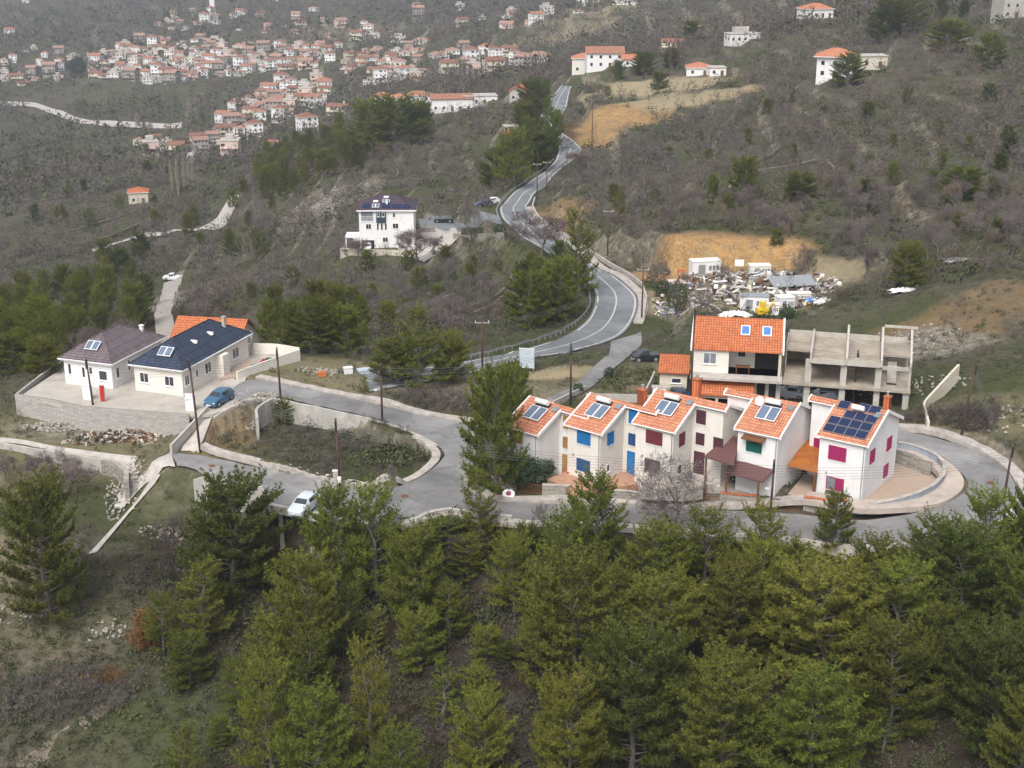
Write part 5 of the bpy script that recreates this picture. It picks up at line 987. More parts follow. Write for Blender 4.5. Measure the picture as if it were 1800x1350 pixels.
# ------------------------------------------------------------------ cars
def car(label, loc, rz, paint, L=4.1, W=1.7, H=1.45, kind='hatch', name='parked_car', slope=(0,0)):
    t = thing(name, loc, rz, label, 'car', 'parked cars'); t.rotation_euler = (slope[0], slope[1], rz); hw = W/2
    # stations along x (front at +x): x, z bottom, z belt, z top, half width at belt, half width at top
    if kind == 'suv': S = [(.5,.35,.72,.74,.62,.60),(.475,.28,.86,.92,.9,.85),(.30,.25,.95,1.02,1,.9),(.20,.25,1.0,1.08,1,.88),(.08,.25,1.02,1.56,1,.76),(-.2,.25,1.03,1.66,1,.78),(-.42,.25,1.03,1.62,1,.76),(-.485,.28,1.0,1.08,.95,.82),(-.5,.4,.8,.85,.88,.8)]
    elif kind == 'pick': S = [(.5,.35,.72,.76,.7,.66),(.48,.3,.9,.98,.92,.86),(.30,.28,1.0,1.08,1,.9),(.17,.28,1.02,1.66,1,.78),(-.05,.28,1.02,1.7,1,.78),(-.1,.28,1.0,1.06,1,.95),(-.5,.35,1.0,1.06,1,.95)]
    else: S = [(.5,.3,.58,.6,.66,.62),(.475,.22,.7,.74,.9,.84),(.30,.2,.86,.92,1,.88),(.22,.2,.9,.97,1,.86),(.06,.2,.93,1.38,1,.74),(-.18,.2,.95,1.45,1,.76),(-.38,.2,.96,1.36,1,.74),(-.475,.24,.95,1.0,.94,.8),(-.5,.36,.7,.75,.88,.78)]
    k = H/1.45 if kind == 'hatch' else H/1.68; m = MB(); V = []
    for x, zb, zm, zt, wb, wt in S: V += [(x*L, y, z*k) for y, z in ((-hw*wb*.96, zb), (-hw*wb, zm), (-hw*wt, zt), (hw*wt, zt), (hw*wb, zm), (hw*wb*.96, zb))]
    n = len(S); m.add(V, [(6*i+j, 6*i+(j+1) % 6, 6*i+6+(j+1) % 6, 6*i+6+j) for i in range(n-1) for j in range(6)]+[tuple(range(6))[::-1], tuple(range(6*n-6, 6*n))])
    b = m.build('body', M[paint], t); md = b.modifiers.new('bev', 'BEVEL'); md.width = .04; md.segments = 2; md.angle_limit = R(25)
    def pt(i, f, g, o=.012):
        a, c = S[i], S[i+1]; x = a[0]*(1-f)+c[0]*f; zm = a[2]*(1-f)+c[2]*f; zt = a[3]*(1-f)+c[3]*f; wb = a[4]*(1-f)+c[4]*f; wt = a[5]*(1-f)+c[5]*f
        return x*L, hw*(wb*(1-g)+wt*g)+o, (zm*(1-g)+zt*g)*k
    cab = [i for i in range(n-1) if (S[i][3]-S[i][2])+(S[i+1][3]-S[i+1][2]) > .5 or max(S[i][3]-S[i][2], S[i+1][3]-S[i+1][2]) > .3]
    for sd in (1, -1):
        g = MB()
        for i in cab[1:-1] if len(cab) > 2 else cab:
            q = [pt(i, .0, .16), pt(i, 1, .16), pt(i, 1, .86), pt(i, .0, .86)]; g.add([(x, y*sd, z) for x, y, z in q], [(0,1,2,3)])
        g.build('side_window', M['glass'], t)
    def across(i, f0, f1, o): 
        a, c = S[i], S[i+1]; P = lambda f: (a[0]*(1-f)+c[0]*f, a[3]*(1-f)+c[3]*f, a[5]*(1-f)+c[5]*f); p, q = P(f0), P(f1); w = .9
        return [(p[0]*L, -hw*p[2]*w, p[1]*k+o), (p[0]*L, hw*p[2]*w, p[1]*k+o), (q[0]*L, hw*q[2]*w, q[1]*k+o), (q[0]*L, -hw*q[2]*w, q[1]*k+o)]
    g = MB(); g.add(across(cab[0], .1, .9, .02), [(0,1,2,3)]); g.build('windscreen', M['glass'], t)
    g = MB(); g.add(across(cab[-1], .12, .85, .02), [(0,1,2,3)]); g.build('rear_window', M['glass'], t)
    wr = .31 if kind == 'hatch' else .37
    for x in (.31*L, -.31*L):
        for s in (1, -1):
            q = MB(); q.tube([(x, s*(hw-.2), wr), (x, s*(hw+.02), wr)], wr, 16); w = q.build('wheel', M['tyre'], t); q = MB(); q.tube([(x, s*(hw+.015), wr), (x, s*(hw+.035), wr)], wr*.6, 12); q.build('rim', M['metal'], w)
    for s in (1, -1):
        q = MB(); q.box(.465*L, .492*L, s*hw*.72-.16, s*hw*.72+.16, .56*k, .7*k); q.build('headlight', M['lamp'], t); q = MB(); q.box(-.503*L, -.47*L, s*hw*.78-.1, s*hw*.78+.1, .68*k, .9*k); q.build('tail_light', M['tail'], t)
    q = MB(); q.box(.495*L, .508*L, -.26, .26, .34*k, .45*k); q.build('number_plate', M['trim'], t)
    return t
car('blue hatchback parked nose down at the mouth of the bungalow driveway', PZ(385, 708, 2.68), R(-112), 'car_blue')
car('silver hatchback parked on the concrete deck above the pines', PZ(535, 897, .07), R(-110), 'car_silver', 4.0)
car('black estate car parked on the drive of the tall white house', tuple(np.array(PT(780, 391))+np.array((0,0,.08))), R(180), 'car_dark', 4.8, 1.85, 1.6, 'suv')
car('small white car at the roadside lay-by before the bend', PT(863, 358), R(200), 'car_white'); car('dark car beside the white one at the roadside lay-by', PT(850, 362), R(205), 'car_navy')
car('white pickup truck on the gravel road left of the hill', PT(305, 492), R(175), 'car_white', 5.4, 1.9, 1.8, 'pick'); car('dark blue car in the lane yard behind the row houses', PT(1190, 700), R(100), 'car_navy')
car('silver car under the right part of the concrete skeleton', dW(14.6, 3.5, -.3), R(170), 'car_silver', 4.4); car('pale blue car under the left part of the concrete skeleton', dW(11.2, 4.2, -.3), R(150), 'car_silver', 4.0)
car('dark car under the lower brown carport', tuple(np.array(PZ(1325, 851, .56))), R(165), 'car_dark', 4.2); car('white car inside the ground floor garage of the tall white house', (-32.6, 313.9, -20.0), R(-90), 'car_white', 4.0)
tr = car('old dark tractor trailer parked at the mouth of the access road', PT(1135, 634), R(190), 'car_dark', 3.6, 1.6, 1.5, 'pick')
# ------------------------------------------------------------------ small things around the street
simple('road_sign_board', 'large pale blue billboard beside the big road curve', 'billboard', PT(926, 652), R(-12), [('board', 'lightblue', lambda q: q.box(-.95, .95, -.06, .0, .5, 2.9)), ('frame', 'trim', lambda q: [q.box(-1.0, 1.0, -.08, .02, 2.903, 2.97), q.box(-1.0, 1.0, -.08, .02, .43, .497)]), ('post', 'metal', lambda q: q.box(-.9, -.8, .003, .1, -.4, 2.9)), ('post', 'metal', lambda q: q.box(.8, .9, .003, .1, -.4, 2.9))])
simple('round_sign', 'white oval sign plate lying on the pavement by the short gate', 'sign', PT(894, 872), 0, [('plate', 'trim', lambda q: q.tube([(0,0,.18),(0,-.06,.30)], .62, 16)), ('face', 'magenta', lambda q: q.tube([(0,-.035,.30),(0,-.04,.31)], .3, 12))])
simple('planter_pot', 'red cylinder pot at the corner of the blue shuttered house', 'pot', PZ(1001, 839, .2), 0, [('pot', 'red', lambda q: q.tube([(0,0,0),(0,0,.6)], [.22,.3], 10)), ('rim', 'red', lambda q: q.tube([(0,0,.6),(0,0,.66)], .34, 10))])
simple('chest', 'dark box beside the red pot of the blue shuttered house', 'box', PZ(1009, 841, .2), R(-35), [('body', 'wood', lambda q: q.box(-.35, .35, -.25, .25, 0, .6)), ('lid', 'metal', lambda q: q.box(-.38, .38, -.28, .28, .602, .66))])
simple('white_post', 'short white post beside the pole at the lower kerb of the plot', 'post', PT(591, 862), 0, [('post', 'concrete', lambda q: q.box(-.25, .25, -.15, .15, 0, 2.1)), ('cap', 'trim', lambda q: q.box(-.3, .3, -.2, .2, 2.102, 2.17))])
simple('toy_slide', 'little orange toy on the small lawn', 'toy', PZ(458, 641, 2.75), 0, [('slide', 'red', lambda q: q.prism([(-.5,0),(.3,.7),(.5,.7),(.5,0)], lambda p, s: (p[0], s, p[1]), -.2, .2)), ('steps', 'orange', lambda q: q.box(.5, .7, -.2, .2, 0, .5))])
for lb, u, v, c, w, h in (('white crate on the field below the pine',612,656,'trim',1.0,.7),('turquoise tarp bundle on the field below the pine',641,655,'lightblue',1.7,.4),('rust brown crate on the field left of the white one',566,661,'orange',.9,.5),('pale block on the field right of the kerb pole',718,672,'concrete',.9,.35)):
    simple('field_crate', lb, 'crate', PT(u, v), R(20), [('body', c, lambda q, w=w, h=h: q.box(-w/2, w/2, -w/3, w/3, 0, h)), ('lid', c, lambda q, w=w, h=h: q.box(-w/2-.04, w/2+.04, -w/3-.04, w/3+.04, h+.002, h+.06))])
for lb, u, v in (('manhole cover in the junction of the streets', 712, 873), ('manhole cover on the loop road bend', 1742, 850), ('manhole cover on the lower street near the plot', 372, 820)):
    p = PT(u, v); m = MB(); m.tube([(0,0,.06),(0,0,.085)], .38, 16); o = m.build('manhole_cover', M['wood'], None, p); props(o, lb, 'manhole', 'manhole covers')
# guard rails
def rail(label, pts, h=.75):
    P = np.array([PT(*p) for p in pts]); s = np.concatenate([[0], np.cumsum(np.hypot(*(P[1:, :2]-P[:-1, :2]).T))]); n = int(s[-1]/2.0)+2; tt = np.linspace(0, s[-1], n); X = np.interp(tt, s, P[:, 0]); Y = np.interp(tt, s, P[:, 1]); Z = terr_h(X, Y)
    o = thing('guard_rail', (X[0], Y[0], Z[0]), 0, label, 'guard rail'); m = MB(); q = MB()
    for i in range(n-1):
        a, b = (X[i]-X[0], Y[i]-Y[0], Z[i]-Z[0]), (X[i+1]-X[0], Y[i+1]-Y[0], Z[i+1]-Z[0]); m.add([(a[0],a[1],a[2]+h-.3),(b[0],b[1],b[2]+h-.3),(b[0],b[1],b[2]+h),(a[0],a[1],a[2]+h),(a[0]+.08,a[1]+.08,a[2]+h-.3),(b[0]+.08,b[1]+.08,b[2]+h-.3),(b[0]+.08,b[1]+.08,b[2]+h),(a[0]+.08,a[1]+.08,a[2]+h)], [(0,1,2,3),(4,7,6,5),(3,2,6,7),(0,4,5,1)])
    m.build('beam', M['metal'], o)
    for i in range(0, n): q.box(X[i]-X[0]-.06, X[i]-X[0]+.06, Y[i]-Y[0]+.09, Y[i]-Y[0]+.2, Z[i]-Z[0]-.3, Z[i]-Z[0]+h-.05)
    r = q.build('posts', M['metal'], o)
rail('galvanised guard rail along the outside of the big road curve', [(812,637),(840,630),(906,613),(953,600),(987,587),(1010,573),(1028,556),(1038,540),(1036,520),(1026,508)])
rail('guard rail along the upper narrow road stretch', [(878,392),(872,372),(884,353),(898,338),(930,315),(953,302),(972,284)])
rail('short guard rail at the right end of the concrete deck', [(684,913),(707,920)], .9)
wall_line('roadside_parapet', 'long white parapet following the right side of the winding road', gp((940,352),(936,366),(945,384),(970,404),(1002,423),(1040,447),(1072,468),(1104,486),(1128,504),(1136,528),(1131,562)), .75, .3, M['concrete'], None)
# painted lines of the main road
def line(name, frac, w=.13, dash=None):
    C = mL*(1-frac)+mQ*frac; T = np.gradient(C, axis=0); T /= np.hypot(*T.T)[:, None]; N = np.stack([-T[:, 1], T[:, 0]], 1)*w
    A, B = C+N, C-N; V = []; Fc = []
    for i in range(len(C)-1):
        if dash and (i//dash) % 2: continue
        k = len(V); 
        for q in (A[i], B[i], B[i+1], A[i+1]): V.append((q[0], q[1], H1(q[0], q[1])+.085))
        Fc.append((k, k+1, k+2, k+3))
    m = MB(); m.add(V, Fc); o = m.build(name, M['paint']); o['kind'] = 'structure'
line('road_marking', .06); line('road_marking', .94); line('road_marking', .5, .11)
# ------------------------------------------------------------------ ground mesh
pd = polymask(pd, TX, TY)
rr_ = np.hypot(TX, TY); nz = fbm(TX*.35, TY*.35, 3)*.35 + fbm(TX*.06, TY*.06, 4)*np.clip((rr_-200)/200, 0, 1)*2.2 + fbm(TX*.012, TY*.012, 4)*np.clip((rr_-500)/500, 0, 1)*14
TZ = TZ + nz*np.clip((pd-.4)/5, 0, 1) - .14*(pd < .15)
for w, z in FLATS:
    m_ = (pdist(TX, TY, w) < .5); TZ[m_] = np.minimum(TZ[m_], z-.12)
cols = np.zeros((len(TX), 4), np.float32)
for u, v, rx, ry, ch, st_ in ZN:
    p = PT(u, v); q = np.hypot((TX-p[0])/rx, (TY-p[1])/ry)+fbm(TX*.15, TY*.15, 4)*1.0
    cols[:, ch] = np.maximum(cols[:, ch], st_*np.clip((1.1-q)/.35, 0, 1))
floor_ = np.zeros(len(TX), np.float32)                          # needle covered forest floor, its brown deepened as shade under the trees
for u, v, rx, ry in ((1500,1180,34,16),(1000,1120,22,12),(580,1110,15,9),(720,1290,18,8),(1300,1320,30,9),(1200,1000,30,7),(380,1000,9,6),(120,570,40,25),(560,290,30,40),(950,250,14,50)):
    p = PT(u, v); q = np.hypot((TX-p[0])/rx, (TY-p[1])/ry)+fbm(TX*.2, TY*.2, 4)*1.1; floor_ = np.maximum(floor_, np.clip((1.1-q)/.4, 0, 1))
i_ = (np.arange(len(NR)-1)[:, None]*NC+np.arange(NC-1)[None]).ravel(); GF = np.stack([i_, i_+NC, i_+NC+1, i_+1], 1)
def ground_mat():
    m = bpy.data.materials.new('hillside_soil'); m.use_nodes = True; n = m.node_tree.nodes; l = m.node_tree.links; b = n['Principled BSDF']; b.inputs['Roughness'].default_value = .97; b.inputs['Specular IOR Level'].default_value = .1
    tc = n.new('ShaderNodeTexCoord'); at = n.new('ShaderNodeVertexColor'); at.layer_name = 'zone'
    def noise(s, d=8, r=.65): 
        k = n.new('ShaderNodeTexNoise'); k.inputs['Scale'].default_value = s; k.inputs['Detail'].default_value = d; k.inputs['Roughness'].default_value = r; l.new(tc.outputs['Object'], k.inputs[0]); return k.outputs[0]
    def ramp(src, a, b_): k = n.new('ShaderNodeMapRange'); k.inputs[1].default_value = a; k.inputs[2].default_value = b_; l.new(src, k.inputs[0]); return k.outputs[0]
    def mix(f, a, b_, col=None):
        k = n.new('ShaderNodeMix'); k.data_type = 'RGBA'
        if isinstance(f, float): k.inputs[0].default_value = f
        else: l.new(f, k.inputs[0])
        for s, x in ((6, a), (7, b_)):
            if isinstance(x, tuple): k.inputs[s].default_value = (*x, 1)
            else: l.new(x, k.inputs[s])
        return k.outputs[2]
    def mul(a, b_): k = n.new('ShaderNodeMath'); k.operation = 'MULTIPLY'; l.new(a, k.inputs[0]); l.new(b_, k.inputs[1]) if not isinstance(b_, float) else k.inputs.__getitem__(1).__setattr__('default_value', b_); return k.outputs[0]
    c = mix(ramp(noise(.12), .4, .6), (.095, .08, .058), (.062, .052, .044))
    c = mix(ramp(noise(.9), .42, .62), c, (.125, .115, .085))
    c = mix(mul(ramp(noise(.05, 6), .44, .58), .85), c, (.062, .075, .028))
    c = mix(mul(ramp(noise(2.5, 6), .48, .66), .65), c, (.036, .033, .022))
    sep = n.new('ShaderNodeSeparateColor'); l.new(at.outputs[0], sep.inputs[0])
    ge = n.new('ShaderNodeNewGeometry'); sx = n.new('ShaderNodeSeparateXYZ'); l.new(ge.outputs['Normal'], sx.inputs[0]); sr = ramp(sx.outputs[2], .955, .87)
    c = mix(mul(sr, ramp(noise(.25), .35, .55)), c, mix(ramp(noise(.8), .4, .6), (.27, .24, .18), (.13, .11, .08)))
    gr = mix(ramp(noise(1.2), .35, .65), (.06, .088, .02), (.085, .09, .038)); c = mix(mul(sep.outputs[1], ramp(noise(.5), .3, .5)), c, gr)
    oc = mix(ramp(noise(.45), .38, .6), (.40, .235, .085), (.24, .15, .07)); oc = mix(ramp(noise(2.0), .5, .7), oc, (.42, .33, .22)); c = mix(mul(sep.outputs[0], ramp(noise(.3), .25, .42)), c, oc)
    sw = mix(ramp(noise(.35), .4, .6), (.36, .28, .17), (.27, .24, .15)); c = mix(sep.outputs[2], c, sw)
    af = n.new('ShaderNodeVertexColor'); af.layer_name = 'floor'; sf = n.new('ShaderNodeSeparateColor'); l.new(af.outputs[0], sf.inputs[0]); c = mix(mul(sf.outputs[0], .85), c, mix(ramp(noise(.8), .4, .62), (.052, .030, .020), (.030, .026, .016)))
    rk = mix(ramp(noise(1.0), .4, .6), (.30, .27, .22), (.13, .115, .095)); c = mix(at.outputs[1], c, rk)
    l.new(c, b.inputs['Base Color']); bp = n.new('ShaderNodeBump'); bp.inputs['Strength'].default_value = .9; bp.inputs['Distance'].default_value = .5; l.new(noise(1.1, 10, .7), bp.inputs['Height']); l.new(bp.outputs[0], b.inputs['Normal'])
    return m
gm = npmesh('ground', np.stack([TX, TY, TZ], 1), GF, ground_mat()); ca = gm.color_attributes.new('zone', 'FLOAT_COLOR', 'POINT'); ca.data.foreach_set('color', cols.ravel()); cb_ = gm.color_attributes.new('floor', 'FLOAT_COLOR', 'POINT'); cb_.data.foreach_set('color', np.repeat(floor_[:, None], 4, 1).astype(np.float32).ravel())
gm.polygons.foreach_set('use_smooth', [True]*len(gm.polygons)); ground = bpy.data.objects.new('ground', gm); COL.objects.link(ground); ground['kind'] = 'structure'
# ------------------------------------------------------------------ vegetation
rs = np.random.RandomState(11)
def sph(n, up=0.0):
    d = rs.normal(size=(n, 3)); d /= np.linalg.norm(d, axis=1)[:, None]; d[:, 2] += up; return d/np.linalg.norm(d, axis=1)[:, None]
def tufts(C, k, L, w, up=.35, jl=.4):
    """k thin blades radiating from each centre"""
    C = np.repeat(np.asarray(C, float), k, 0); n = len(C); d = sph(n, up); s = np.cross(d, sph(n)); s /= np.linalg.norm(s, axis=1)[:, None]+1e-9
    ll = (L*(1-jl*rs.rand(n)))[:, None]; V = np.stack([C-s*w/2, C+s*w/2, C+d*ll+s*w*.1], 1).reshape(-1, 3); return V, np.arange(3*n).reshape(-1, 3)
def leaves(C, size, flat=.3):
    n = len(C); d = sph(n); s = np.cross(d, sph(n)); s /= np.linalg.norm(s, axis=1)[:, None]+1e-9; z = (size*(.6+.7*rs.rand(n)))[:, None]
    V = np.stack([C-d*z, C-s*z*.6, C+d*z, C+s*z*.6], 1).reshape(-1, 3); i = np.arange(n)[:, None]*4; return V, np.concatenate([i+[0,1,2], i+[0,2,3]], 0)
def shell(n, rx, rz, cz, lump=.35, fill=.45):
    """points through an uneven crown"""
    d = sph(n); lum = 1+lump*(fbm(d[:, 0]*2.2+d[:, 2]*1.7+rs.rand()*50, d[:, 1]*2.2+rs.rand()*50, 3)*2.2); r = (fill+(1-fill)*rs.rand(n)**.5)*lum
    return np.stack([d[:, 0]*r*rx, d[:, 1]*r*rx, cz+d[:, 2]*r*rz], 1)
def join(parts):
    V = []; Fc = []; k = 0
    for v, f in parts: V.append(v); Fc.append(f+k); k += len(v)
    return np.concatenate(V), np.concatenate(Fc)
def obj_np(name, V, Fc, m, parent): o = bpy.data.objects.new(name, npmesh(name, V, Fc, m)); COL.objects.link(o); o.parent = parent; return o
def pine_proto(i, H=9.0, Rr=3.0, needles='pine', density=1.0, taper=.8, low=.12, dome=.5, limbs=44, br=.75):
    """trunk with rising limbs, each carrying feathery shoots of needle tufts"""
    t = thing('pine_tree', (0, 0, 0)); m = MB(); bend = [(rnd.uniform(-.1, .1)*k, rnd.uniform(-.14, .14)*k, H*k/6) for k in range(7)]
    m.tube([(bend[0][0], bend[0][1], -.6)]+bend[:6]+[(bend[6][0], bend[6][1], H*.97)], [.2, .19, .17, .14, .11, .08, .05, .015], 7); C = []; D = []
    def shoot(p, d, L):
        n = max(3, int(L/.10*density)); d = d/np.linalg.norm(d)
        for q in range(n):
            f = q/max(1, n-1); b = d+np.array((0, 0, .35*f)); C.append(p+b*L*f+np.array([rnd.gauss(0, .04) for _ in range(3)])); D.append(b)
    for k in range(limbs):
        f = (k+rnd.random())/limbs; z = H*(low+(1-low)*f); a = k*2.399+rnd.uniform(-.5, .5); cone = (1-f)**taper; rd = math.sqrt(max(0, 1-(f*1.05-.3)**2/.6)) if f < .98 else .1
        L = Rr*max(.1, cone*(1-dome)+rd*dome)*rnd.choice([.8, .9, 1, 1, 1.12])*rnd.uniform(.88, 1.08); up = .25+.55*f+rnd.uniform(-.1, .15); j = min(5, int(f*6)); bx, by = bend[j][0], bend[j][1]
        dr = np.array((math.cos(a), math.sin(a), 0)); P = [np.array((bx, by, z))+dr*L*q+np.array((0, 0, L*(up*q*.6+up*.5*q*q))) for q in (0, .3, .65, 1)]
        m.tube([tuple(p) for p in P], [.05*(1-f*.5), .034, .02, .008], 4, cap=False); nb = max(3, int(L*6.5*density))
        for b in range(nb):
            q = .3+.7*(b+rnd.random()*.6)/nb; k2 = 0 if q < .3 else 1 if q < .65 else 2; q0, q1 = (0, .3, .65)[k2], (.3, .65, 1)[k2]; g = min(1, (q-q0)/(q1-q0)); p = P[k2]*(1-g)+P[k2+1]*g; sd = 1 if b % 2 else -1
            dv = dr*rnd.uniform(.3, .9)+np.array((-dr[1], dr[0], 0))*sd*rnd.uniform(.5, 1.1)+np.array((0, 0, rnd.uniform(.1, .7))); shoot(p, dv, br*rnd.uniform(.6, 1.2)*(.5+.5*min(1, L/2)))
        shoot(P[3], dr*.6+np.array((0, 0, .8)), br*.8)
    for _ in range(4): shoot(np.array((bend[6][0], bend[6][1], H*rnd.uniform(.86, .94))), np.array((rnd.uniform(-.4, .4), rnd.uniform(-.4, .4), 1.)), .6)
    m.build('trunk', M['bark'], t); C = np.array(C); D = np.array(D); D /= np.linalg.norm(D, axis=1)[:, None]; k = 9; n = len(C)*k; C2 = np.repeat(C, k, 0); d = sph(n)*.95+np.repeat(D, k, 0)*.75; d /= np.linalg.norm(d, axis=1)[:, None]
    sd = np.cross(d, sph(n)); sd /= np.linalg.norm(sd, axis=1)[:, None]+1e-9; w = .036; ll = (.27*(.6+.5*rs.rand(n)))[:, None]; V = np.stack([C2-sd*w, C2+sd*w, C2+d*ll], 1).reshape(-1, 3)
    obj_np('crown', V, np.arange(3*n).reshape(-1, 3), M[needles], t); return t, H, Rr*1.05
def bare_proto(i, H=5.0, Rr=2.4, tw='twig', petals=None, pn=900, density=1.0, levels=4, pet=.07):
    t = thing('bare_tree', (0, 0, 0)); m = MB(); tips = []; tz = []
    def grow(p, d, L, r, lv):
        e = p+d*L; mid = (p+e)/2+np.array([rnd.uniform(-.08, .08)*L for _ in range(3)])
        (m if lv < 2 else tz).append((p, mid, e, r)) if lv >= 2 else m.tube([tuple(p), tuple(mid), tuple(e)], [r, r*.8, r*.62], 5, cap=False)
        if lv >= levels: tips.append(e); return
        for _ in range(4 if lv == 0 else 3 if lv < 3 else 3):
            nd = d+np.array([rnd.gauss(0, 1), rnd.gauss(0, 1), rnd.gauss(.12, .55)])*(.75 if lv else .62); nd /= np.linalg.norm(nd); st = p+(e-p)*rnd.uniform(.55, 1) if lv else e
            grow(st, nd, L*rnd.uniform(.58, .86)*(1.25 if lv == 0 else 1), r*.52, lv+1)
    for k in range(rnd.choice([1, 2, 3])):
        d = np.array([rnd.gauss(0, .22), rnd.gauss(0, .22), 1.]); d /= np.linalg.norm(d); grow(np.array([0, 0, -.2]), d, H*.27, .11*H/5, 0)
    m.build('trunk', M['bark'], t); P = []
    for p, mid, e, r in tz: P += [(p, mid, r), (mid, e, r*.7)]
    A = np.array([q[0] for q in P]); B = np.array([q[1] for q in P]); w = np.maximum(np.array([q[2] for q in P]), .014)[:, None]; s = np.cross(B-A, sph(len(A))); s /= np.linalg.norm(s, axis=1)[:, None]+1e-9
    V = np.stack([A-s*w, A+s*w, B+s*w*.6, B-s*w*.6], 1).reshape(-1, 3); k = np.arange(len(A))[:, None]*4; Fc = np.concatenate([k+[0,1,2], k+[0,2,3]])
    T = np.array(tips); sc = max(T[:, 2].max()/H, 1e-3); tv = tufts(T[rs.randint(0, len(T), int(750*density))]+rs.normal(size=(int(750*density), 3))*.1, 3, .55, .022, .35); V, Fc = join([(V, Fc), tv]); o = obj_np('crown', V, Fc, M[tw], t)
    if petals: C = T[rs.randint(0, len(T), pn)]+rs.normal(size=(pn, 3))*.22; v, f = leaves(C, pet); obj_np('blossom', v, f, M[petals], o)
    return t, float(T[:, 2].max()), float(np.percentile(np.hypot(T[:, 0], T[:, 1]), 92))
def round_proto(i, H=4.0, Rr=2.2, m_='broad', n=2600, sz=.12, name='round_tree', stem=.12, low=0.2):
    t = thing(name, (0, 0, 0)); m = MB(); m.tube([(0,0,-.4),(.1,0,H*.4),(0,.1,H*.8)], [stem*1.3, stem, stem*.4], 6)
    for k in range(12): a = k*2.4; z = H*rnd.uniform(.2, .6); m.tube([(0,0,z),(math.cos(a)*Rr*.5,math.sin(a)*Rr*.5,z+H*.15),(math.cos(a)*Rr*.8,math.sin(a)*Rr*.8,z+H*.25)], [.05,.03,.01], 4, cap=False)
    m.build('trunk', M['bark'], t); C = shell(n, Rr, H*(1-low)/2, H*(1+low)/2*.98, .55, .5); C = C[C[:, 2] > 0.02]; v, f = leaves(C, sz); obj_np('crown', v, f, M[m_], t); return t, H, Rr
def poplar_proto():
    t = thing('poplar', (0, 0, 0)); m = MB(); m.tube([(0,0,-.5),(0,0,13)], [.25,.04], 6); m.build('trunk', M['bark_pale'], t); C = []
    for k in range(420): z = 1.5+12.3*rnd.random(); r = .75*math.sin(min(1, (15-z)/8)*1.5)*rnd.random()**.5; a = rnd.random()*7; C.append((math.cos(a)*r, math.sin(a)*r, z))
    V, Fc = tufts(C, 5, 1.1, .06, 2.0); obj_np('crown', V, Fc, M['poplar'], t); return t, 14.2, .95
M['poplar'] = mat('pale_poplar_twigs', (.34,.30,.22), .3, .7, .95)
USED = {}
def place(pr, x, y, z, h=None, r=None, label=None, cat='tree', group=None, name=None, rz=None):
    t, H, Rr = pr; sz = (h or H)/H; sx = (r or Rr*sz)/Rr; rz = rnd.uniform(0, 6.28) if rz is None else rz
    if id(t) in USED: o = copy_tree(t, (x, y, z), rz, (sx, sx, sz))
    else: USED[id(t)] = 1; o = t; o.location = (x, y, z); o.rotation_euler = (0, 0, rz); o.scale = (sx, sx, sz)
    props(o, label, cat, group); return o
def at_px(pr, u, vb, vt, wpx, label, cat='tree', group=None, base=None):
    """tree standing on the ground at photo point (u, vb), as tall as its top vt and as wide as wpx"""
    p = base or PT(u, vb); d = p[1]*cP-(p[2]-CH)*sP; lo, hi = .3, 40.
    for _ in range(30):
        h = (lo+hi)/2
        if proj(p[0], p[1], p[2]+h)[1] > vt: lo = h
        else: hi = h
    return place(pr, p[0], p[1], p[2]-.1, h, wpx*d/F/2, label, cat, group)
PN = [pine_proto(0, 9, 2.8, 'pine', 1, .75, .05, .55, 50, .8), pine_proto(1, 8, 3.1, 'pine', 1, .7, .03, .9, 54, .65), pine_proto(2, 9, 2.3, 'pine_y', .9, .8, .05, .3, 42), pine_proto(3, 8, 3.2, 'pine_d', 1.1, .6, .03, .95, 62, .7), pine_proto(4, 10, 3.4, 'pine_y', 1, .7, .05, .75, 56, .95), pine_proto(5, 7, 1.7, 'pine', .7, 1.0, .04, .15, 32, .55),
      pine_proto(6, 9.5, 3.0, 'pine', .8, .7, .1, .65, 40, 1.0), pine_proto(7, 9, 2.9, 'pine_y', 1, .65, .04, .8, 52, .8)]
ALT = {0: [0, 6], 4: [4, 7], 3: [3, 1], 1: [1], 2: [2], 5: [5]}
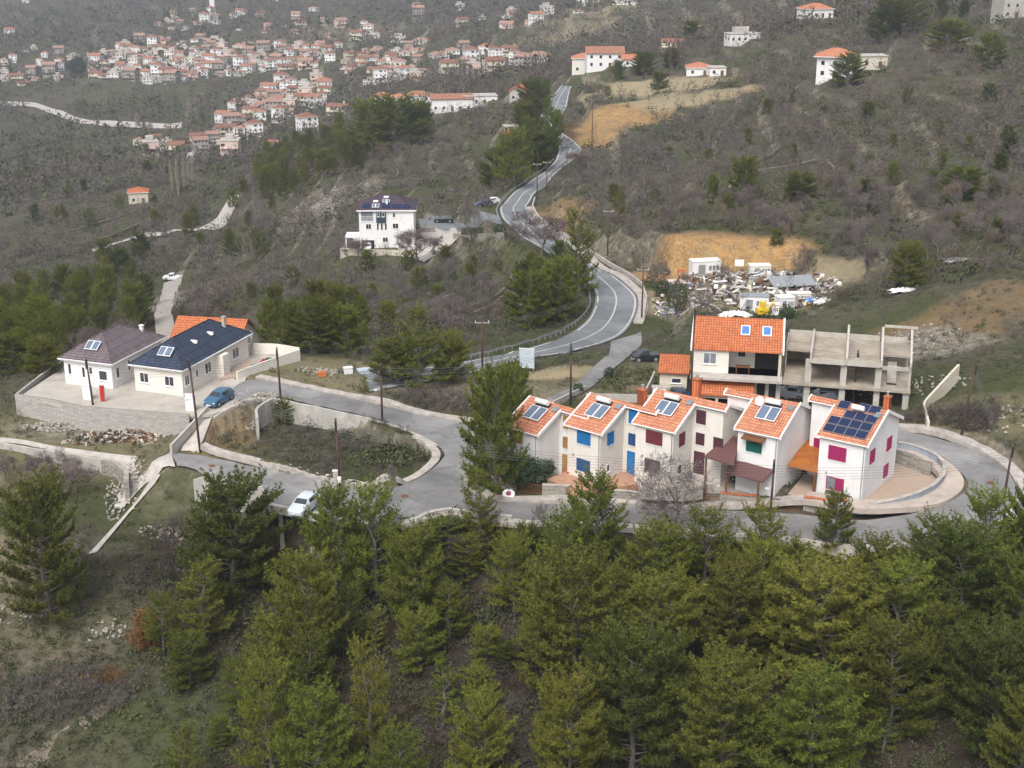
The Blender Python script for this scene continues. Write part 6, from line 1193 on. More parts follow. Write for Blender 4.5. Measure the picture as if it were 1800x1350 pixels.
PINES = [ # u, base v, top v, width px, kind, label
 (90,1090,868,165,3,'big round dark pine at the left edge below the field track'),(412,1040,866,190,3,'broad dark pine just below the concrete deck'),(592,1060,862,125,0,'tall pine covering the right end of the silver hatchback'),(665,1055,862,130,0,'tall pine right of the hatchback pine with open top'),
 (535,1195,992,150,4,'yellowish pine below the broad dark pine'),(730,1105,940,125,4,'mid slope pine with yellow brown tips below the guard rail'),(358,1130,990,115,2,'thin pale topped pine below the broad dark pine'),(288,1150,1050,75,0,'narrow pine beside the rust coloured shrub'),
 (335,1205,1122,88,1,'small bright round pine at the lower left'),(312,1215,1150,40,5,'sapling pine left of the small bright round pine'),(545,1245,1120,110,0,'low green pine below the yellowish one'),(470,1190,1100,90,2,'pine at the left foot of the yellowish pine'),
 (735,1175,1080,100,1,'low round pine in the centre clearing edge'),(855,1170,1105,70,1,'small round pine right of the centre clearing'),(845,975,838,85,2,'slender pine whose tip reaches the street below the stone wall'),(905,1080,945,100,0,'pine in shade right of the brown shrub'),
 (1045,1000,838,120,0,'pine standing before the blue shuttered house terrace'),(1000,1090,905,130,0,'grey green pine below the terrace pine'),(1010,1230,985,200,4,'large yellow green pine in the centre right'),(1150,1080,925,150,0,'pine below the blossoming tree'),
 (1235,1040,905,130,0,'pine under the carports by the street wall'),(1330,1030,898,110,0,'pine with open top by the pole at the green shuttered house'),(1463,965,868,72,0,'young light green pine standing alone at the street wall'),(1395,1080,945,150,2,'grey limbed pine below the young light green pine'),
 (1540,1080,960,130,3,'dark pine at the left end of the right hand pine mass'),(1625,1040,915,120,0,'pine touching the loop road kerb'),(1725,1020,870,120,0,'pine rising in front of the loop road bend'),(1795,1010,868,90,3,'dark pine at the right edge below the bend'),
 (1680,1120,950,170,3,'large dark pine in the right hand mass'),(1780,1170,985,170,3,'large dark pine at the right edge, middle height'),(1575,1180,1000,180,0,'green pine in the middle of the right hand mass'),(1440,1220,1010,230,4,'very large open pine with grey limbs right of centre'),
 (1290,1190,1000,190,4,'large yellow green pine left of the very large open pine'),(1160,1220,1030,170,4,'yellow green pine right of the centre clearing'),(1110,1350,1120,210,3,'dark foreground pine left of the lower right mass'),(1270,1400,1170,220,4,'foreground yellow green pine cut by the bottom edge'),
 (1420,1420,1190,210,0,'foreground pine cut by the bottom edge under the very large one'),(1000,1400,1200,150,4,'foreground pine at the bottom edge right of the clearing'),(1560,1300,1110,170,3,'shaded pine over the red brown forest floor'),(1745,1330,1120,200,3,'dark foreground pine at the lower right edge'),
 (1640,1240,1070,130,0,'pine between the two darkest lower right pines'),(1790,1420,1230,150,4,'bright pine in the lower right corner'),(655,1350,1130,100,2,'thin half dead pine at the bottom centre left'),(780,1270,1165,85,5,'slender light green pine in the clearing'),
 (480,1380,1170,130,0,'pine at the bottom edge left of the half dead one'),(560,1420,1220,150,0,'foreground pine at the bottom edge below the half dead one'),(845,1400,1235,130,4,'yellow green foreground pine at the bottom centre'),(700,1430,1290,130,0,'pine tip rising at the bottom edge'),
 (330,1420,1285,90,2,'pale pine tip at the lower left bottom edge'),(950,1180,1090,100,0,'low pine left of the large yellow green one'),(1330,1130,960,130,0,'pine behind the large yellow green ones'),(790,1120,1030,80,0,'small pine between clearing and brown shrub'),
 (612,1150,1040,90,0,'pine behind the low green one'),(1500,1150,985,120,2,'yellowish pine behind the very large open one'),(930,1000,930,70,3,'small dark pine under the street wall'),(780,985,915,110,3,'dark thicket pine under the curved street wall'),(1090,1110,1010,110,0,'pine beside the yellow green one right of the clearing'),
 (872,865,662,128,1,'tall pine covering the westernmost row house'),(835,862,740,60,5,'thin pine left of the tall pine at the stone wall'),(905,745,648,60,1,'dark round pine behind the tall pine'),
 (497,742,703,46,1,'small round bush pine at the foot of a pole on the upper street'),(740,680,548,105,2,'tall yellow green pine at the far edge of the field'),(690,672,600,80,4,'low yellow green pine left of the tall field pine'),(795,672,590,70,4,'pine right of the tall field pine'),
 (555,620,528,85,0,'pine at the left of the valley pines behind the field'),(610,620,540,75,0,'second pine left of the tall field pine'),(930,575,485,95,3,'dark round pine inside the big road curve'),
 (985,560,462,85,1,'green pine between the dark round one and the road'),(1018,520,372,75,2,'tall pine hiding part of the road at the curve'),(965,545,505,60,3,'low dark pine inside the big road curve'),
 (25,655,590,80,4,'yellow green pine at the far left edge'),(78,662,598,70,4,'yellow green pine left of the brown roofed bungalow'),(1308,355,282,60,1,'round green pine alone on the right hillside'),(1598,505,432,68,3,'round dark pine on the hillside above the concrete skeleton'),
 (1405,350,305,62,1,'olive green tree right of the round hillside pine'),(1690,350,298,80,1,'broad green tree on the right hillside'),(1490,150,95,70,0,'green tree before the hillside house'),(1560,75,5,80,3,'dark cedar group at the top right'),(1600,60,0,75,0,'tall pine at the top right'),
 (1665,90,38,85,1,'light green round tree at the top right'),(1735,120,60,60,0,'green tree under the top right block'),(1158,158,128,34,1,'round tree alone in the straw field'),(1068,168,152,18,1,'small dark bush at the edge of the straw field'),(1085,395,335,34,2,'yellowish tree on the slope beside the road'),
 (700,262,175,120,1,'big round pine clump left part above the pine wood'),(650,255,180,80,1,'big round pine clump, its left neighbour'),(735,240,185,60,3,'dark edge pine of the big round clump'),(940,200,143,62,1,'rounded pines beside the uppermost road'),(925,225,185,50,3,'dark pine under the rounded ones at the road'),
 (972,265,200,42,3,'dark slim pine beside the road gap'),(905,330,232,70,0,'pine left of the narrow road stretch'),(945,300,238,60,3,'dark pine closest to the narrow road stretch'),(870,330,262,60,0,'lower pine left of the narrow road stretch'),
 (1085,140,108,28,3,'dark round tree before the orange roofs'),(1130,130,95,46,3,'dark round tree group at the roadside field'),(1180,118,85,36,0,'tree right of the dark round group'),(640,690,662,26,5,'pine sapling on the field'),(460,455,410,32,0,'small pine at the valley track'),(1215,75,40,40,3,'dark tree on the upper slope'),(1365,430,404,26,1,'bush beside the ochre cutting')]
for u, vb, vt, w, k, lb in PINES: at_px(PN[rnd.choice(ALT[k])], u, vb, vt, w*(1.0 if vb < 850 else .93), lb, 'pine tree', 'pines')
od = ['first','second','third','fourth','fifth','sixth','seventh','eighth','ninth','tenth']+['%dth' % i for i in range(11, 90)]
def grove(zone, poly, n, h0, h1, kinds, du, dv, wr=.55, protos=None, cat='pine tree'):
    pts = []; us = [p[0] for p in poly]; vs = [p[1] for p in poly]
    for _ in range(4000):
        if len(pts) >= n: break
        u, v = rnd.uniform(min(us), max(us)), rnd.uniform(min(vs), max(vs))
        if inpoly(u, v, poly) and all(((u-a)/du)**2+((v-b)/dv)**2 > 1 for a, b in pts): pts.append((u, v))
    pts.sort()
    for i, (u, v) in enumerate(pts):
        p = PT(u, v); h = rnd.uniform(h0, h1); place((protos or PN)[rnd.choice(kinds)], p[0], p[1], p[2]-.1, h, h*wr*rnd.uniform(.42, .62), '%s, %s from the left in %s' % (cat.replace('_', ' '), od[i], zone), cat, 'trees of '+zone)
grove('the dark wood left of the bungalows', [(-20,560),(60,520),(130,505),(200,490),(285,510),(290,560),(215,600),(120,640),(60,655),(-20,660)], 48, 5.5, 9.5, [0,3,0,1,4,2,6], 17, 12)
grove('the wood below the rocky slope', [(450,345),(455,300),(520,262),(600,232),(655,250),(650,290),(560,330),(480,360)], 42, 6, 10, [0,1,6,4], 15, 11)
grove('the wood inside the big road curve', [(885,560),(905,500),(975,470),(1040,500),(1030,545),(960,580)], 10, 3, 5.5, [0,3,1], 20, 14)
grove('the valley trees behind the field', [(440,610),(480,570),(620,555),(640,600),(560,630),(470,630)], 9, 5, 8, [0,1,4], 26, 14)
grove('the dark trees along the upper road', [(870,320),(890,240),(925,190),(960,170),(985,230),(965,280),(930,320)], 16, 5, 8, [3,0,1], 14, 14)
grove('the lower forest', [(230,1040),(520,980),(900,985),(1790,1000),(1790,1345),(420,1345),(240,1180)], 27, 2.4, 5.4, [0,1,2,4,5,6,7,3], 95, 52, .8)
grove('the right hand terraces', [(1160,260),(1400,170),(1790,180),(1790,430),(1650,470),(1450,400),(1280,380),(1100,400),(1040,330)], 34, 2.2, 4.5, [0,1,1,3], 60, 22, .75, None, 'small tree')
grove('the left valley terraces', [(0,240),(300,250),(480,300),(560,330),(430,470),(240,470),(0,440)], 34, 3.5, 7, [0,1,3,4], 50, 14, .7, None, 'small tree')
grove('the slope below the white villa', [(440,470),(600,480),(880,450),(880,520),(760,600),(560,560),(420,540)], 16, 2.5, 5, [1,0,4], 50, 18, .75, None, 'small tree')
grove('the top right hillside woods', [(1520,60),(1560,10),(1660,0),(1700,40),(1640,80)], 8, 6, 10, [0,3], 28, 16)
RT = [round_proto(0, 3.2, 2.0, 'broad', 2600, .11), round_proto(1, 2.2, 1.6, 'olive', 1600, .1), round_proto(2, 1.4, 1.1, 'broad', 900, .09, 'shrub', .05, 0)]
at_px(RT[0], 920, 858, 798, 75, 'dark broadleaf tree spreading under the tall pine by the yellow shuttered house'); at_px(RT[0], 958, 842, 806, 40, 'second dark broadleaf tree right under the tall pine')
at_px(RT[2], 1071, 665, 643, 19, 'round clipped bush beside the access road', 'shrub'); at_px(RT[2], 1016, 688, 672, 20, 'light bush at the kink of the access road', 'shrub'); at_px(RT[1], 1190, 555, 490, 40, 'grey bare headed tree over the debris yard corner'); at_px(RT[2], 1385, 560, 538, 30, 'green bush at the lower rim of the debris yard', 'shrub')
at_px(RT[2], 1165, 520, 492, 34, 'dark green bush at the left rim of the debris yard', 'shrub'); at_px(RT[2], 880, 412, 392, 26, 'dark bush beside the hedge at the winding road', 'shrub')
hm = MB(); C = np.stack([rs.uniform(-4.2, 4.2, 2600), rs.uniform(-.7, .7, 2600), rs.uniform(0, 1.5, 2600)], 1); v_, f_ = leaves(C, .12); obj_np('foliage', v_, f_, M['broad'], hd); q = MB(); q.box(-4, 4, -.3, .3, 0, 1.1); q.build('stems', M['bark'], hd)
BT = [bare_proto(i) for i in range(4)]+[bare_proto(4, 5, 2.2, 'twig2')]
BP = bare_proto(5, 6.5, 3.6, 'twig', 'petal', 1000, 1.5, 5, .045); BK = bare_proto(6, 4.5, 2.4, 'twig', 'petal_pink', 800, 1, 4, .06); BQ = bare_proto(7, 4.2, 2.0, 'twig', 'petal_pink', 600, 1.2, 4, .06)
p_ = PT(1185, 935); place(BP, p_[0], p_[1], p_[2]-.3, 8.4, 5.6, 'large almond tree in pale blossom leaning over the street before the maroon shuttered house', 'almond tree', None)
for u, vb, vt, w, pr, lb in ((135,868,800,95,BK,'pink grey almond tree right of the field track wall'),(70,850,790,70,BK,'pinkish bare almond tree at the left field'),(10,845,795,60,BK,'pinkish bare tree at the left frame edge'),(632,455,418,42,BQ,'pink blossoming tree left in front of the tall white house'),
    (735,468,408,75,BQ,'broad pink blossoming tree at the villa driveway'),(596,455,432,28,BQ,'small pink blossoming tree at the villa wall corner'),(832,425,350,60,BT[1],'tall bare tree beside the parked black estate car'),(950,450,385,90,BQ,'pinkish bare tree overhanging the narrow road'),
    (915,420,370,60,BT[2],'grey bare tree left of the narrow road'),(830,1010,935,90,BT[3],'brown grey leafless shrub in the gap of the pines'),(1225,560,500,70,BT[0],'bare grey tree in front of the debris yard'),(455,430,360,50,BT[1],'pale bare tree at the valley track'),(800,600,550,50,BQ,'pinkish bare tree above the field'),
    (695,870,820,40,BT[2],'thin bare shrub at the street corner'),(1020,300,262,50,BQ,'grey pink bare tree hiding a stretch of road'),(955,930,880,40,BT[0],'grey twiggy shrub at the street wall'),(1000,260,240,30,BT[0],'bare tree on the road shoulder cutting')):
    at_px(pr, u, vb, vt, w, lb, 'tree')
PO = poplar_proto()
for i, (u, vb, vt) in enumerate(((303,338,280),(314,342,276),(325,335,278),(333,330,284),(341,325,276),(334,212,172),(243,222,200))): at_px(PO, u, vb, vt, 9 if i < 5 else 14, 'pale bare poplar, %s from the left of the tall row in the left valley' % od[i] if i < 5 else ['stout pale poplar at the end of the far road','small pale poplar beside the far road'][i-5], 'poplar', 'poplars')
CY = round_proto(8, 8, 1.0, 'pine_d', 1500, .18, 'cypress', .12, 0)
for u, vb, vt, lb in ((161,108,76,'dark cypress at the left end of the far village'),(20,140,112,'dark cypress among the left edge houses'),(358,218,196,'dark cypress beside the stout poplar')): at_px(CY, u, vb, vt, 6, lb, 'cypress')
at_px(RT[0], 140, 140, 98, 26, 'dark round tree beside the left end of the far village'); at_px(RT[0], 128, 128, 105, 22, 'dark round tree left of the village cypress')
# scattered vegetation
def free(x, y, mg=1.0):
    d = np.full(x.shape, 50.0); d = polymask(d, x, y); ok = d > mg
    for hx, hy, hr in HOUSEPTS: ok &= (x-hx)**2+(y-hy-3)**2 > hr*hr
    for poly, *_q in [(w,) for w in PLATPOLY[:1]]: ok &= pdist(x, y, poly) > .8
    return ok
for o in [q for q in COL.objects if q.parent is None and q.get('category') in ('house','villa','building','shed') and q.name.split('.')[0] != 'village_house']: o.location.y > 400 and HOUSEPTS.append((o.location.x, o.location.y-14, 13)); HOUSEPTS.append((o.location.x+(3 if o.location.y < 400 else 0), o.location.y+1, 8 if o.location.y < 400 else 10))
for a in (0, 7, 14): HOUSEPTS.append((dW(a+4, 4, 0)[0], dW(a+4, 4, 0)[1], 7))
for i in range(5): HOUSEPTS.append(((2.5, 8.5, 16, 25, 33)[i], 134-i*.8, 6.5))
def zonev(x, y, ch):
    r = np.zeros(x.shape)
    for u, v, rx, ry, c, s in ZN:
        if c == ch: p = ZP[(u, v)]; r = np.maximum(r, s*np.clip((1.15-np.hypot((x-p[0])/rx, (y-p[1])/ry))/.3, 0, 1))
    return r
ZP = {(z[0], z[1]): PT(z[0], z[1]) for z in ZN}
def scatter(n, r0, r1, thr=0.0, mg=1.2, avoid=(2, 0), seed=0, azm=25):
    a = R(rs.uniform(-azm, azm, n)*1.0) if False else np.radians(rs.uniform(-azm, azm, n)); r = np.exp(rs.uniform(math.log(r0), math.log(r1), n)); x = r*np.sin(a); y = r*np.cos(a)
    dn = fbm(x/r*14+seed, np.log(r)*14, 4)+.5; ok = (dn > thr) & free(x, y, mg)
    for ch in avoid: ok &= zonev(x, y, ch) < rs.uniform(.2, 1.0, n)
    return x[ok], y[ok]
def ground_z(x, y): return terr_h(x, y)
def mass(name, label, protos, x, y, s, m, sink=.08):
    """one mesh of many small plants nobody could count"""
    z = ground_z(x, y); Vs = []; Fs = []; off = 0; k = rs.randint(0, len(protos), len(x)); a = rs.uniform(0, 6.28, len(x)); sq = rs.uniform(.75, 1.3, len(x))
    for i, (V, Fc) in enumerate(protos):
        q = np.where(k == i)[0]
        if not len(q): continue
        c, sn = np.cos(a[q])[:, None], np.sin(a[q])[:, None]; sc = s[q][:, None]
        X = (V[None, :, 0]*c-V[None, :, 1]*sn)*sc+x[q][:, None]; Y = (V[None, :, 0]*sn+V[None, :, 1]*c)*sc+y[q][:, None]; Z = V[None, :, 2]*sc*sq[q][:, None]+(z[q]-sink*s[q])[:, None]
        Vs.append(np.stack([X, Y, Z], -1).reshape(-1, 3)); Fs.append((Fc[None]+(np.arange(len(q))*len(V))[:, None, None]).reshape(-1, 3)+off); off += len(q)*len(V)
    o = bpy.data.objects.new(name, npmesh(name, np.concatenate(Vs), np.concatenate(Fs), m)); COL.objects.link(o); props(o, label, None, None, 'stuff'); return o
def dome(n, k, L, w, up=.4, rx=1.0, rz=.55): C = shell(n, rx*.8, rz, rz*.9, .5, .3); C[:, 2] = np.abs(C[:, 2]); return tufts(C, k, L, w, up)
def dleaf(n, sz, rx=1.0, rz=.55): C = shell(n, rx*.85, rz, rz*.9, .5, .35); C[:, 2] = np.abs(C[:, 2]); return leaves(C, sz)
SB = [dleaf(26, .2) for _ in range(5)]; SG = [dome(10, 4, .5, .07) for _ in range(5)]; SGr = [tufts(rs.normal(size=(4, 3))*[.3, .3, 0], 6, .8, .08, 1.6) for _ in range(4)]
BS = [join([dome(26, 3, .5, .05, .9, .85, .95), tufts([[0, 0, 0]]*5, 1, 1.2, .12, 1.2)]) for _ in range(6)]
BF = [dome(12, 3, .6, .11, .8, .9, .85) for _ in range(5)]; LF = [dleaf(14, .34, .85, .8) for _ in range(5)]
# counted bare trees on the near hillsides
x, y = scatter(1500, 212, 520, .38, 2.5, (2, 0), 3, 23); zz = terr_h(x, y); uu, vv = proj(x, y, zz); ok = (uu > -30) & (uu < 1830) & (vv > 30); x, y, zz, uu, vv = x[ok], y[ok], zz[ok], uu[ok], vv[ok]; o_ = np.argsort(np.hypot(x, y)); NB_ = 250
ZL = [('on the right hand terraces above the debris yard', lambda u, v: u > 1150 and v > 250), ('on the upper right hillside', lambda u, v: u > 1150), ('on the slope between the white villa and the big road curve', lambda u, v: 560 < u < 1150 and v > 420), ('beside the winding road', lambda u, v: 780 < u < 1150), ('in the valley left of the tall white house', lambda u, v: u < 560 and v > 380), ('around the pine wood in the middle distance', lambda u, v: True)]
for i in o_[:NB_]:
    zn = next(z for z, f in ZL if f(uu[i], vv[i])); h = rnd.uniform(2.6, 5.2); place(BT[rnd.randrange(5)], x[i], y[i], zz[i], h, h*rnd.uniform(.42, .6), 'leafless grey brown tree '+zn, 'tree', 'bare trees '+zn)
r_ = o_[NB_:]; mass('bare_woodland', 'leafless grey purple trees covering the middle hillsides', BS, x[r_], y[r_], rs.uniform(1.8, 3.2, len(r_)), M['twig'])
x, y = scatter(9500, 205, 680, .36, 1.5, (2, 0), 9); mass('bare_scrub', 'grey purple leafless scrub on the middle hillsides', BS, x, y, rs.uniform(.8, 1.9, len(x))*np.clip(np.hypot(x, y)/320, .8, 1.7), M['scrub2'])
x, y = scatter(5000, 205, 680, .50, 1.5, (2, 0), 311); mass('tan_scrub', 'tan leafless scrub on the middle hillsides', BS, x, y, rs.uniform(.8, 1.8, len(x))*np.clip(np.hypot(x, y)/320, .8, 1.7), M['scrub4'])
x, y = scatter(7000, 200, 700, .48, 1.5, (2, 0), 40); mass('green_scrub', 'dark green bushes on the middle hillsides', SB, x, y, rs.uniform(.7, 1.9, len(x))*np.clip(np.hypot(x, y)/350, .8, 1.6), M['scrub'])
fs = lambda x, y: np.clip(np.hypot(x, y)/900, 1, 1.8)
x, y = scatter(13000, 600, 2700, .30, 3, (2,), 70); mass('far_woodland', 'grey woodland on the far valley sides', BF, x, y, rs.uniform(2, 4.6, len(x))*fs(x, y), M['scrub2'])
x, y = scatter(5000, 600, 2700, .48, 3, (2,), 411); mass('far_woodland', 'tan woodland on the far valley sides', BF, x, y, rs.uniform(2, 4.2, len(x))*fs(x, y), M['scrub4'])
x, y = scatter(8000, 600, 2700, .50, 3, (2,), 120); mass('far_evergreens', 'dark evergreen bushes on the far valley sides', LF, x, y, rs.uniform(1.6, 3.8, len(x))*fs(x, y), M['scrub'])
x, y = scatter(9000, 92, 215, .42, .5, (2,), 200); mass('scrub', 'low green and grey shrubs on the near slopes', SB, x, y, rs.uniform(.2, .65, len(x)), M['scrub'])
x, y = scatter(5000, 88, 132, .30, .5, (2, 1), 500); mass('undergrowth', 'dark undergrowth among the foreground pines', SB, x, y, rs.uniform(.25, .8, len(x)), M['scrub'])
x, y = scatter(6500, 92, 215, .48, .5, (2,), 230); mass('dry_scrub', 'low grey brown leafless scrub on the near slopes', BS, x, y, rs.uniform(.3, .75, len(x)), M['scrub2'])
x, y = scatter(15000, 90, 230, .40, .35, (), 260); mass('dry_grass', 'tufts of pale dry grass on the near slopes', SGr, x, y, rs.uniform(.18, .42, len(x)), M['grasst'])
# ------------------------------------------------------------------ debris yard and rubble
def dpx(u, v): return PT(u, v)
def boxthing(name, label, cat, u, v, w, d, h, col, rz=0, roof=None, tilt=0, door_=False):
    t = thing(name, dpx(u, v), R(rz), label, cat); t.rotation_euler = (R(tilt), 0, R(rz)); q = MB(); q.box(-w/2, w/2, 0, d, -.2, h); b = q.build('body', M[col], t)
    q = MB(); q.box(-w/2-.08, w/2+.08, -.08, d+.08, h+.002, h+.1); q.build('roof', M[roof or col], t)
    q = MB(); q.box(-w*.3, -w*.05, -.03, -.001, .1, h*.8); q.build('door', M['metal'], t)
    for k in range(3): q = MB(); q.box(w*.08+k*w*.13, w*.17+k*w*.13, -.025, -.001, h*.35, h*.7); q.build('panel', M['glass_pale'], t)
    return t
boxthing('box_trailer', 'white box trailer standing at the back of the debris yard under the ochre cutting', 'trailer', 1242, 484, 4.8, 2.2, 2.3, 'white', 12)
boxthing('caravan', 'white caravan with grey side in the middle of the debris yard', 'caravan', 1325, 545, 4.2, 2.0, 2.0, 'white', -5, 'metal')
boxthing('container', 'cream open container at the back right of the debris yard', 'container', 1337, 482, 3.4, 2.0, 1.3, 'cream', 3)
boxthing('van', 'white rounded van body right of the caravan', 'van', 1383, 546, 2.4, 1.9, 1.9, 'white', 15)
boxthing('container', 'cream low container behind the white van body', 'container', 1405, 528, 3.6, 1.4, 1.0, 'cream', 2)
boxthing('shed', 'pink roofed shed with blue door at the left of the debris yard', 'shed', 1195, 520, 3.2, 2.4, 2.0, 'skyblue', 4, 'pinkish')
boxthing('fridge', 'white fridge lying right of the yellow machine', 'fridge', 1357, 553, 1.9, .9, 1.5, 'white', -12)
boxthing('skip', 'orange and white leaning panel stack at the left rim of the debris yard', 'panels', 1168, 487, 1.8, 1.0, .7, 'orange', -35, 'trim')
boxthing('barrel_box', 'small red drum behind the pink roofed shed', 'drum', 1197, 487, 1.0, .8, 1.2, 'orange', 0)
simple('white_sign_post', 'white square sign on a post above the debris yard', 'sign', PT(1299, 478), 0, [('board', 'trim', lambda q: q.box(-.75, .75, -.05, .05, 1.0, 2.1)), ('post', 'metal', lambda q: q.box(-.05, .05, .052, .15, -.3, 2.0))])
t = thing('yellow_machine', PT(1340, 556), R(20), 'small yellow machine in the debris yard', 'machine'); q = MB(); q.box(-.8, .8, -.5, .5, .4, 1.2); q.build('body', M['yellow'], t); q = MB(); q.box(-.3, .3, -.45, .45, 1.202, 2.2); q.build('cab', M['yellow'], t); q = MB(); q.tube([(.8,0,1.),(1.7,0,2.1),(2.2,0,.9)], .12, 5); q.build('arm', M['yellow'], t)
for s in (-.45, .45): q = MB(); q.box(-.9, .9, s-.15, s+.15, 0, .4); q.build('track', M['tyre'], t)
t = thing('metal_canopy', PT(1392, 512), R(12), 'grey corrugated metal canopy at the right of the debris yard', 'canopy'); q = MB()
for k in range(16): q.add([(-3.6+k*.45, -1.6, 1.2+.06*(k % 2)), (-3.15+k*.45, -1.6, 1.2+.06*((k+1) % 2)), (-3.0+k*.45, 1.9, 2.0+.06*((k+1) % 2)), (-3.45+k*.45, 1.9, 2.0+.06*(k % 2))], [(0,1,2,3)])
q.build('sheet', M['metal'], t)
for a, b in ((-3.3,-1.4),(3.3,-1.4),(-3.2,1.7),(3.4,1.7)): q = MB(); q.tube([(a,b,-.2),(a,b,1.2 if b < 0 else 1.9)], .06, 5); q.build('post', M['metal'], t)
def sheetmesh(name, label, cat, u, v, w, d, h, col, seed=0):
    n = 14; V = []
    for j in range(n):
        for i in range(n):
            a, b = i/(n-1)*2-1, j/(n-1)*2-1; e = max(0, 1-(a*a+b*b)*.75); V.append((a*w/2*(1+.15*math.sin(b*5+seed)), b*d/2*(1+.15*math.sin(a*4+seed)), h*e**.6*(.7+.3*math.sin(i*1.7+seed)*math.cos(j*1.3))+.03))
    q = MB(); q.add(V, [(j*n+i, j*n+i+1, (j+1)*n+i+1, (j+1)*n+i) for j in range(n-1) for i in range(n-1)]); o = q.build(name, M[col], None, PT(u, v), smooth=True); props(o, label, cat); md = o.modifiers.new('solid', 'SOLIDIFY'); md.thickness = .04; return o
sheetmesh('tarpaulin', 'crumpled white tarpaulin lying on the slope below the round dark pine', 'tarpaulin', 1589, 513, 4.2, 1.6, .7, 'trim', 1); sheetmesh('tarpaulin', 'bright blue tarpaulin at the right of the debris yard', 'tarpaulin', 1426, 530, 1.8, 1.2, .7, 'skyblue', 2)
sheetmesh('tarpaulin', 'white sacks heaped at the right rim of the debris yard', 'sacks', 1448, 533, 2.6, 1.6, .9, 'trim', 3); sheetmesh('tarpaulin', 'white covered boat shape just behind the duplex roof', 'boat', 1293, 556, 4.6, 1.8, 1.0, 'white', 4)
sheetmesh('tarpaulin', 'grey sheet metal scrap at the upper right slope', 'scrap', 1690, 458, 5.0, 2.0, .5, 'metal', 5); sheetmesh('tarpaulin', 'white tumbled tank right of the caravan', 'tank', 1366, 520, 2.2, 1.5, 1.2, 'white', 6); sheetmesh('tarpaulin', 'pale sheet over the left corner scrap of the debris yard', 'sheet', 1195, 548, 3.0, 2.0, .8, 'lightblue', 7)
def rubble(name, label, u, v, rx, ry, n, sz, mats, hmax=.8, plank=.5):
    p = PT(u, v); m = MB()
    for _ in range(n):
        a = rnd.random()*6.28; r = rnd.random()**.6; x, y = rx*r*math.cos(a), ry*r*math.sin(a); z = H1(p[0]+x, p[1]+y)-p[2]+rnd.random()*hmax*(1-r*r)
        L, w, t_ = (sz*rnd.uniform(1.5, 5), sz*rnd.uniform(.3, .7), sz*rnd.uniform(.1, .4)) if rnd.random() < plank else (sz*rnd.uniform(.5, 1.5),)*2+(sz*rnd.uniform(.3, 1),)
        al = rnd.uniform(0, 6.28); ti = rnd.gauss(0, .3); c, s = math.cos(al), math.sin(al); vs = []
        for sx, sy, sz_ in ((-1,-1,0),(1,-1,0),(1,1,0),(-1,1,0),(-1,-1,1),(1,-1,1),(1,1,1),(-1,1,1)):
            X, Y, Z = sx*L/2*rnd.uniform(.85, 1.1), sy*w/2*rnd.uniform(.8, 1.1), sz_*t_; Z += X*ti; vs.append((x+X*c-Y*s, y+X*s+Y*c, z+Z))
        m.add(vs, [(0,3,2,1),(4,5,6,7),(0,1,5,4),(1,2,6,5),(2,3,7,6),(3,0,4,7)], rnd.randrange(len(mats)))
    o = m.build(name, [M[k] for k in mats], None, p); props(o, label, None, None, 'stuff')
rubble('debris', 'broken planks, sheets and scrap of the debris yard', 1312, 512, 14.5, 14, 640, .5, ['cream2','trim','wood','metal','concrete','cream','dark','rock','plum','stonewall','bark','trim','metal'], 1.7, .7)
rubble('debris', 'scrap at the left corner of the debris yard', 1190, 545, 4, 6, 120, .3, ['trim','metal','wood','skyblue','concrete'], .8)
rubble('debris', 'planks and broken tiles below the long block wall', 205, 768, 6, 1.3, 260, .22, ['wood','cream2','rock','concrete','wood','bark','rock','dark','cream2','plum','stonewall','tiles_mauve'], .5)
rubble('stones', 'heap of grey building stones below the left end of the block wall', 112, 752, 4.5, 1.0, 420, .2, ['rock','concrete','stonewall','rock'], .6, .05)
rubble('debris', 'broken tiles at the right below the block wall', 245, 772, 2.4, 1.2, 60, .3, ['tilesp','wood','rock','cream2'], .2)
for u, v, rx, ry, n, l in ((222,858,2.0,5,160,'white stones along the field track'),(190,1110,2.5,1.5,40,'pale stones in the lower left scrub'),(290,940,3,1.2,70,'pale stones on the slope below the ramp'),(470,700,2,1.6,80,'white stones at the kerb of the upper street'),(860,700,5,3,120,'rocks between the field and the tall pine'),
    (1600,605,7,6,160,'rocks behind the concrete skeleton'),(1590,680,8,4,140,'rubble right of the concrete skeleton'),(440,745,2.2,1.4,70,'earthy rocks at the left end of the plot'),(560,655,3,1.2,60,'pale rubble patch on the field'),(1765,735,5,3,60,'pale rocks behind the outer kerb'),(1380,690,9,3,120,'dusty rubble under the concrete skeleton'),(30,1080,3,1.5,40,'pale rocks at the lower left edge')):
    if n: rubble('stones', l, u, v, rx, ry, n, .2, ['rock','rock','concrete'], .3, .05)
rubble('stones', 'pale grey scree on the rocky slope behind the white villa', 585, 352, 12, 22, 700, .35, ['stonewall','rock','stonewall'], .3, .02)
